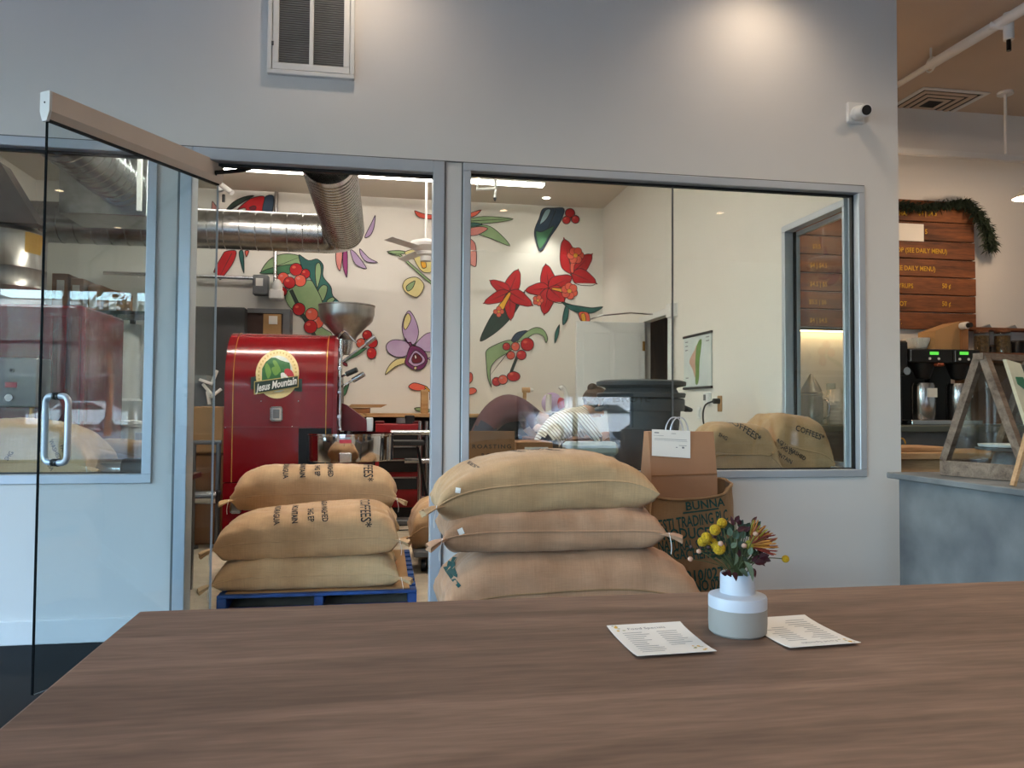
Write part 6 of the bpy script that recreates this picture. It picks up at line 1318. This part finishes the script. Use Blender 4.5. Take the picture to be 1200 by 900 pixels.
for px in (1155, 1185): q = onY(px, 382, 1.62); k = MB(); k.prism([(q.x - .05, zz + .022), (q.x + .05, zz + .022), (q.x + .03, zz + .05)], 'Y', 1.61, 1.65); k.build('clip', 'steel', lg)
# display case: weathered A-frame on the concrete counter
p0, p1 = onZ(1101, 557, CZ), onZ(1203, 566, CZ); ux = (p1 - p0); wd = ux.length; ux.normalize(); uy = V(-ux.y, ux.x, 0)
if uy.x < 0: uy = -uy
DCM = Matrix((ux, uy, V(0, 0, 1))).transposed().to_4x4(); DCM.translation = V(p0.x, p0.y, CZ + .001)
dc = thing('display_case', (p0.x, p0.y, CZ), 'weathered wooden A-frame pastry case with glass on the counter', 'display case')
depth = .42; bh = .075; ap = .585
def dcb(nm, m, *b, bev=.003, par=dc): k = MB(); k.box(*b, bev, DCM); return k.build(nm, m, par)
dcb('base_board', 'case_wood', 0, wd, 0, .02, 0, bh); dcb('base_board', 'case_wood', 0, wd, depth - .02, depth, 0, bh); dcb('base_board', 'case_wood', 0, .02, .02, depth - .02, 0, bh); dcb('base_board', 'case_wood', wd - .02, wd, .02, depth - .02, 0, bh); dcb('floor_board', 'case_wood', .02, wd - .02, .02, depth - .02, .02, .05)
for y in (.018, depth - .018):
    for s in (0, 1):
        xb_ = .018 if s == 0 else wd - .018; k = MB(); k.bar(DCM @ V(xb_, y, bh), DCM @ V(wd / 2 + (-.012 if s == 0 else .012), y, ap), .036, .036, up=DCM.to_3x3() @ V(0, 1, 0)); k.build('rafter', 'case_wood', dc)
    k = MB(); k.prism([(.05, bh), (wd - .05, bh), (wd / 2, ap - .06)], 'Y', y - .003, y + .003, DCM); k.build('pane', CASEGLASS, dc)
k = MB(); k.bar(DCM @ V(wd / 2, -.01, ap), DCM @ V(wd / 2, depth + .01, ap), .05, .03); k.build('ridge', 'case_wood', dc)
for s in (0, 1):
    xb_ = .005 if s == 0 else wd - .005; k = MB(); A = [DCM @ V(xb_, .04, bh), DCM @ V(xb_, depth - .04, bh), DCM @ V(wd / 2, depth - .04, ap - .03), DCM @ V(wd / 2, .04, ap - .03)]; k.raw(A, [(0, 1, 2, 3)]); k.raw([a + DCM.to_3x3() @ V(.004 if s == 0 else -.004, 0, 0) for a in A], [(3, 2, 1, 0)]); k.build('pane', CASEGLASS, dc)
cs = thing('cake_stand', DCM @ V(wd * .52, .2, .05), 'grey zinc cake stand with paper inside the display case', 'cake stand'); c = DCM @ V(wd * .52, .2, .05)
k = MB(); k.lathe([(0, .001), (.075, .001), (.08, .01), (.065, .06), (.05, .075), (.14, .085), (.145, .095), (0, .095)], c, 36); k.build('stand', mat('zinc', (140, 150, 156), .5, .6, var=.2, scale=30), cs, smooth=True); k = MB(); k.lathe([(0, .097), (.10, .099), (.135, .112), (.13, .10), (0, .0965)], c, 12); k.build('paper_liner', 'paper', cs)
# folding sign at the right edge
sgn_ = thing('counter_sign', onZ(1195, 575, CZ), 'cream framed easel sign at the right edge of the counter', 'sign')
Ys = -1.15; A, Bp, Cp, Dp = onY(1179, 421, Ys), onY(1196, 426, Ys), onY(1222, 500, Ys), onY(1204, 498, Ys)
mat('sign_cream', (222, 208, 176), .6)
def slab(P, th, nm, m, par, dy=0): k = MB(); k.raw([p + V(0, dy, 0) for p in P] + [p + V(0, th + dy, 0) for p in P], [(0, 1, 2, 3), (7, 6, 5, 4), (0, 4, 5, 1), (1, 5, 6, 2), (2, 6, 7, 3), (3, 7, 4, 0)]); k.build(nm, m, par)
slab([A, Bp, Cp, Dp], .02, 'board', 'sign_cream', sgn_); slab([A.lerp(Bp, .35).lerp(Dp, .25), A.lerp(Bp, 1.0).lerp(Dp, .22), Bp.lerp(Cp, .5), A.lerp(Dp, .48).lerp(Bp, .25)], .004, 'picture', 'mural_green', sgn_, -.004)
q0, q1 = onY(1206, 500, Ys), onY(1187, 566, Ys); q1.z = CZ + .002; k = MB(); k.bar(q0, q1, .022, .014); k.build('leg', 'cafe_wood', sgn_); k = MB(); k.bar(onY(1224, 498, Ys), onY(1232, 566, Ys) + V(0, 0, .0), .022, .014); k.build('leg', 'cafe_wood', sgn_)
# bread tray on the wooden counter, yellow tie
bt = thing('wooden_tray', (onY(1080, 530, .35).x, .35, .90), 'shallow wooden tray with glass on the pale counter', 'tray'); a, b = onY(1040, 530, .3).x, onY(1100, 530, .3).x; B('tray', 'cafe_wood', bt, a, b, .2, .5, .901, .93, bev=.004); k = MB(); q = onY(1056, 520, .3); k.tube([q + V(.03 * math.cos(t_), 0, .035 * math.sin(t_)) for t_ in [math.pi * i / 8 for i in range(9)]], .005, 6); k.build('handle', 'label_yellow', bt, smooth=True)
# ware seen through the side window
YW = 1.3
def ware(name, px, r_px, prof, m, lab, cat, Y=YW, group=None, part='body'):
    c = onY(px, 490, Y); r = (onY(px + r_px, 490, Y).x - c.x); t = thing(name, (c.x, Y, 1.046), lab, cat, group); k = MB(); k.lathe([(a * r, b) for a, b in prof], (c.x, Y, 1.046), 28); k.build(part, m, t, smooth=True); return t, c, r
t, c, r = ware('metal_pitcher', 951, 12, [(0, 0), (.98, 0), (1, .02), (1, .19), (.94, .2), (.94, .215), (1, .22), (1, .235), (0, .24)], 'brushed', 'steel batch pitcher seen through the side window', 'pitcher'); k = MB(); k.lathe([(r * .98, .24), (r * .85, .27), (.008, .385), (0, .386)], (c.x, YW, 1.046), 28); k.build('cone_lid', 'brushed', t, smooth=True); k = MB(); k.tube(spline([V(c.x + r * .95, YW - .02, 1.24), V(c.x + r * 1.5, YW - .02, 1.22), V(c.x + r * 1.5, YW - .02, 1.12), V(c.x + r * .98, YW - .02, 1.09)], 4, False), .008, 8); k.build('handle', 'steel', t, smooth=True)
for i in range(7):
    t = thing('paper_cup', (onY(979, 490, YW).x, YW, 1.046 + .028 * i), ['lowest cup of the stack beside the pitcher', 'second cup up in the stack beside the pitcher', 'third cup up in the stack beside the pitcher', 'fourth cup up in the stack beside the pitcher', 'fifth cup up in the stack beside the pitcher', 'sixth cup up in the stack beside the pitcher', 'uppermost cup of the stack beside the pitcher'][i], 'cup', 'stacked paper cups'); k = MB(); k.lathe([(.048, 0), (.05, .004), (.05, .012), (.046, .014), (.036, .10), (.034, .10), (.044, .012), (.046, 0)], (onY(979, 490, YW).x, YW, 1.047 + .028 * i), 24, close=True); k.build('cup', 'white_plastic', t, smooth=True)
ware('glass_tumbler', 974, 5, [(0, .0), (.9, 0), (1, .32), (.94, .32), (.85, .01), (0, .01)], CASEGLASS, 'tall clear tumbler behind the cup stack', 'glass', 1.48); ware('small_jar', 990, 4.5, [(0, 0), (1, 0), (1, .13), (.9, .14), (0, .14)], 'white_plastic', 'small white jar right of the cup stack', 'jar')
# ---------------------------------------------------------------- people bending over the prep table
def grow(verts, edges, radii, root=0, sub=2):
    me = bpy.data.meshes.new('b'); me.from_pydata([tuple(v) for v in verts], edges, []); o = bpy.data.objects.new('b', me); COL.objects.link(o)
    sk = o.modifiers.new('skin', 'SKIN'); sk.use_smooth_shade = True
    for i, r in enumerate(radii):
        me.skin_vertices[0].data[i].radius = r if isinstance(r, tuple) else (r, r)
    me.skin_vertices[0].data[root].use_root = True
    sb_ = o.modifiers.new('sub', 'SUBSURF'); sb_.levels = sub; sb_.render_levels = sub
    dg = bpy.context.evaluated_depsgraph_get(); dg.update(); ev = o.evaluated_get(dg); m = ev.to_mesh()
    vs = [v.co.copy() for v in m.vertices]; fs = [tuple(p.vertices) for p in m.polygons]; ev.to_mesh_clear(); bpy.data.objects.remove(o); bpy.data.meshes.remove(me)
    return vs, fs
def person(lab, J, shirt, pants, hair, face_dir, bun=False, bulk=1.):
    """J: joint positions in world space"""
    base = V(J['pelvis'].x, J['pelvis'].y, 0); t = thing('person', base, lab, 'person')
    names = ['pelvis', 'waist', 'chest', 'upper', 'neck', 'head_b', 'head_t']; V_ = [J[n] for n in names]; R0 = [(.15 * bulk, .13 * bulk), (.15 * bulk, .13 * bulk), (.165 * bulk, .145 * bulk), (.13 * bulk, .11 * bulk), (.055, .055), (.082, .088), (.075, .082)]
    E_ = [(i, i + 1) for i in range(6)]
    def chain(start, pts, rs):
        prev = start
        for p, r in zip(pts, rs): V_.append(p); R0.append(r); E_.append((prev, len(V_) - 1)); prev = len(V_) - 1
        return prev
    for s in 'lr':
        chain(0, [J['hip_' + s], J['knee_' + s], J['ankle_' + s], J['toe_' + s]], [.10, .072, .048, .038])
        w = chain(3, [J['shoulder_' + s], J['elbow_' + s], J['wrist_' + s], J['palm_' + s]], [.068, .048, .031, (.036, .022)])
        d = (J['palm_' + s] - J['wrist_' + s]).normalized(); sd = d.cross(V(0, 0, 1)).normalized(); sg = 1 if s == 'l' else -1
        for k, (off, L) in enumerate(((-.027, .066), (-.009, .076), (.009, .072), (.026, .056))):
            b0 = J['palm_' + s] + sd * off * .8; b1 = b0 + d * L * .55 + V(0, 0, -.008); b2 = b0 + d * L * .95 + V(0, 0, -.03)
            chain(w, [b0 + d * .02, b1, b2], [.010, .0085, .0075])
        b0 = J['wrist_' + s].lerp(J['palm_' + s], .5) + sd * .028 * sg; chain(w - 1, [b0, b0 + d * .03 + sd * .018 * sg, b0 + d * .055 + sd * .016 * sg], [.012, .010, .008])
    vs, fs = grow(V_, E_, R0)
    # materials by nearest bone
    def segd(p, a, b):
        ab = b - a; tt = max(0, min(1, (p - a).dot(ab) / max(1e-9, ab.length_squared))); return (p - a - ab * tt).length
    me = bpy.data.meshes.new('body'); me.from_pydata([v - base for v in vs], [], fs); 
    for m in ('skin', shirt, pants, 'black_plastic'): me.materials.append(MATS[m] if isinstance(m, str) else m)
    bones = [(0, 1, 1), (1, 2, 1), (2, 3, 1), (3, 4, 1), (4, 5, 0), (5, 6, 0)]
    k = 7
    segs = [(V_[a], V_[b], m) for a, b, m in bones]
    for s in 'lr':
        segs += [(J['pelvis'] + V(0, 0, -.05), J['hip_' + s], 2), (J['hip_' + s], J['knee_' + s], 2), (J['knee_' + s], J['ankle_' + s], 2), (J['ankle_' + s], J['toe_' + s], 3)]
        el = J['elbow_' + s]; segs += [(J['upper'], J['shoulder_' + s], 1), (J['shoulder_' + s], el, 1), (el, J['wrist_' + s], 0), (J['wrist_' + s], J['palm_' + s] + (J['palm_' + s] - J['wrist_' + s]), 0)]
    for p in me.polygons:
        c = p.center + base; p.material_index = min(segs, key=lambda g: segd(c, g[0], g[1]))[2]; p.use_smooth = True
    o = bpy.data.objects.new('body', me); COL.objects.link(o); o.parent = t; ORG[o.name] = base
    # head details: hair, ears, nose, eyes, mouth
    hb, ht = J['head_b'], J['head_t']; up = (ht - hb).normalized(); fd = Vector(face_dir); fd = (fd - up * fd.dot(up)).normalized(); sd = up.cross(fd); hc = hb.lerp(ht, .55)
    HM = Matrix((sd, fd, up)).transposed()
    h = MB(); tm = bmesh.new(); bmesh.ops.create_icosphere(tm, subdivisions=4, radius=1)
    for v in tm.verts:
        c = v.co; q = V(c.x * .100, c.y * .118, c.z * .128); n = noise.noise(c * 6) * .006
        if c.y > .35 and c.z < .55: q *= .80
        if c.z < -.45: q *= .86
        v.co = HM @ (q * (1 + n) + V(0, -.012, .012)) + hc
    h._merge(tm); ho = h.build('hair', hair, t, smooth=True)
    if bun: b = MB(); b.sphere(hc + HM @ V(0, -.10, .085), .045, (1, 1, .9)); b.build('hair_bun', hair, ho, smooth=True)
    f = MB(); f.sphere(hc + HM @ V(0, .030, -.03), .085, (.88, .92, 1.12), M=HM.to_4x4()); fo = f.build('face', 'skin', t, smooth=True)
    n_ = MB(); n_.sphere(hc + HM @ V(0, .112, -.035), .014, (.8, 1.1, 1.5)); n_.build('nose', 'skin', fo, smooth=True)
    for s in (-1, 1):
        e = MB(); e.sphere(hc + HM @ V(s * .03, .098, 0), .009); e.build('eye', 'ink', fo, smooth=True)
        e = MB(); e.sphere(hc + HM @ V(s * .082, .01, -.02), .024, (.4, .8, 1.2)); e.build('ear', 'skin', fo, smooth=True)
    m_ = MB(); m_.sphere(hc + HM @ V(0, .098, -.075), .02, (1, .3, .3)); m_.build('mouth', mat('lips', (160, 84, 80), .5), fo, smooth=True)
    return t
mat('plum_shirt', (104, 66, 70), .85, var=.12, scale=5); mat('jeans', (54, 62, 82), .85, var=.15, scale=40); mat('dark_pants', (36, 36, 42), .85, var=.1)
mat('hair_brown', (70, 46, 30), .6, var=.3, scale=50, stretch=(1, 1, .2)); mat('hair_dark', (40, 30, 26), .6, var=.3, scale=50)
STR = stripemat('striped_shirt', (222, 214, 198), (120, 100, 84), 42, direction=(.75, 0, .66), width=.28)
def J_(**k): return {a: Vector(b) for a, b in k.items()}
PY = 3.75
a = onY(572, 505, PY); b = onY(600, 475, PY); c = onY(632, 478, PY)
person('person in a plum shirt bent far over with a rounded back', J_(
    pelvis=(.98, PY, .92), waist=(1.10, PY, 1.09), chest=(1.29, PY, 1.19), upper=(1.47, PY - .02, 1.14), neck=(1.56, PY - .03, 1.08), head_b=(1.64, PY - .04, 1.03), head_t=(1.76, PY - .04, .96),
    hip_l=(.97, PY - .10, .86), knee_l=(1.02, PY - .12, .46), ankle_l=(.95, PY - .12, .09), toe_l=(1.12, PY - .12, .045), hip_r=(.97, PY + .10, .86), knee_r=(1.0, PY + .12, .46), ankle_r=(.90, PY + .13, .09), toe_r=(1.07, PY + .13, .045),
    shoulder_l=(1.43, PY - .19, 1.14), elbow_l=(1.50, PY - .24, .96), wrist_l=(1.66, PY - .36, .92), palm_l=(1.73, PY - .40, .91), shoulder_r=(1.43, PY + .17, 1.14), elbow_r=(1.50, PY + .20, .94), wrist_r=(1.62, PY + .05, .80), palm_r=(1.68, PY + .0, .77)),
    'plum_shirt', 'jeans', 'hair_dark', (.3, 0, -1), bulk=1.22)
PY = 2.42
person('person in a striped cream shirt with a brown hair bun', J_(
    pelvis=(1.36, PY, .84), waist=(1.44, PY, .95), chest=(1.56, PY, 1.04), upper=(1.68, PY, 1.09), neck=(1.745, PY, 1.125), head_b=(1.785, PY, 1.16), head_t=(1.85, PY, 1.25),
    hip_l=(1.35, PY - .09, .78), knee_l=(1.42, PY - .11, .43), ankle_l=(1.34, PY - .11, .09), toe_l=(1.51, PY - .11, .045), hip_r=(1.35, PY + .09, .78), knee_r=(1.40, PY + .10, .43), ankle_r=(1.30, PY + .10, .09), toe_r=(1.47, PY + .10, .045),
    shoulder_l=(1.67, PY - .17, 1.06), elbow_l=(1.80, PY - .17, .90), wrist_l=(1.93, PY + .06, .93), palm_l=(1.98, PY + .14, .93), shoulder_r=(1.67, PY + .17, 1.06), elbow_r=(1.77, PY + .24, .93), wrist_r=(1.90, PY + .42, .93), palm_r=(1.95, PY + .49, .925)),
    STR, 'dark_pants', 'hair_brown', (.9, .1, -.5), bun=True)
# ---------------------------------------------------------------- street outside (seen mirrored in the glass)
struct('ground_street', [(-60, 60, -70, -8.4, -.25, -.06), (-60, -6.1, -8.4, 30, -.25, -.06)], mat('asphalt', (120, 122, 126), .8, var=.1, scale=1.5))
struct('ground_sidewalk', [(-60, 60, -11.5, -8.4, -.06, -.02)], mat('pavement', (186, 184, 180), .85, var=.05, scale=2))
for x0, x1, h, col, lab in ((-46, -22, 7.6, (84, 88, 92), 'pale grey low building across the street'), (-21.5, 6, 7.1, (70, 70, 72), 'long grey shopfront building across the street'), (6.5, 40, 7.5, (72, 68, 66), 'brown taller building across the street at right')):
    t = thing('street_building', ((x0 + x1) / 2, -44, 0), lab, 'building', 'buildings across the street'); m = mat('facade_%d' % x0, col, .85, var=.06, scale=1)
    B('wall', m, t, x0, x1, -50, -42, -.06, h); B('cornice', 'white_paint', t, x0 - .1, x1 + .1, -42.3, -41.9, h - .5, h - .1)
    x = x0 + 1
    while x < x1 - 2.6: w_ = B('window', 'grey_metal', t, x, x + 2.2, -42.05, -41.98, .9, 2.9); B('pane', 'edge_glass', w_, x + .1, x + 2.1, -41.98, -41.96, 1.0, 2.8); x += 3.4
def car(x, y, col, lab, van=False):
    t = thing('parked_car', (x, y, -.06), lab, 'car', 'white cars on the street'); L = 2.4 if van else 2.2; z = -.06
    pr = [(-L, .35), (-L, .85), (-L + .15, 1.0), (-L + .9, 1.08), (-L + 1.7, 1.72 if van else 1.45), (L - .5, 1.78 if van else 1.46), (L - .1, 1.1), (L, .95), (L, .35)] if van else [(-L, .35), (-L, .8), (-L + .9, .93), (-L + 1.5, 1.42), (L - 1.5, 1.46), (L - .7, 1.0), (L, .9), (L, .35)]
    k = MB(); k.prism([(x + a, z + b) for a, b in pr], 'Y', y - .85, y + .85); k.build('body', col, t)
    k = MB(); k.prism([(x - L + 1.15, z + 1.05), (x - L + 1.7, z + 1.38), (x + L - 1.5, z + 1.40), (x + L - .9, z + 1.05)], 'Y', y - .86, y + .86); k.build('side_window', 'edge_glass', t)
    for wx in (-L + .85, L - .85):
        k = MB(); k.cyl((x + wx, y - .88, z + .33), (x + wx, y + .88, z + .33), .33, n=24); w_ = k.build('wheel', 'black_plastic', t, smooth=True); k = MB(); k.cyl((x + wx, y + .88, z + .33), (x + wx, y + .90, z + .33), .2, n=18); k.build('hub', 'chrome', w_, smooth=True)
mat('car_white', (232, 234, 238), .25, var=.01, coat=.5)
def mirrored(px, py, D): p = onY(px, py, D); return p.x, -p.y + .1
x, y = mirrored(690, 480, 26); car(x, y, 'car_white', 'white van parked outside, mirrored in the large window', True)
x, y = mirrored(98, 480, 36); car(x, y, 'car_white', 'white car parked outside, mirrored in the left window')
x, y = mirrored(128, 400, 30); tt = thing('street_tree', (x, y, 0), 'street tree outside, mirrored in the left window', 'tree'); k = MB(); k.tube([V(x, y, -.1), V(x + .1, y, 2), V(x, y, 3.4)], [.14, .11, .08], 10); k.build('trunk', 'brown_wood', tt, smooth=True)
random.seed(3); k = MB()
for i in range(420):
    d = V(random.gauss(0, 1), random.gauss(0, 1), random.gauss(0, .8)).normalized() * random.uniform(.6, 1.7); p = V(x, y, 4.2) + d; s_ = V(random.gauss(0, 1), random.gauss(0, 1), random.gauss(0, 1)).normalized() * .22; u_ = s_.orthogonal().normalized() * .12; k.raw([p - s_, p + u_, p + s_, p - u_], [(0, 1, 2, 3)])
k.build('crown', 'leaf_dark', tt, kind='stuff')
# daylight sun on the far side of the street (from behind this building)
sl_ = bpy.data.lights.new('sun', 'SUN'); sl_.energy = .8; sl_.angle = R_(.53); sl_.color = (1, .95, .88); so_ = bpy.data.objects.new('sun', sl_); COL.objects.link(so_); so_.rotation_euler = (R_(-48), 0, R_(25)); so_.location = (0, 0, 20)
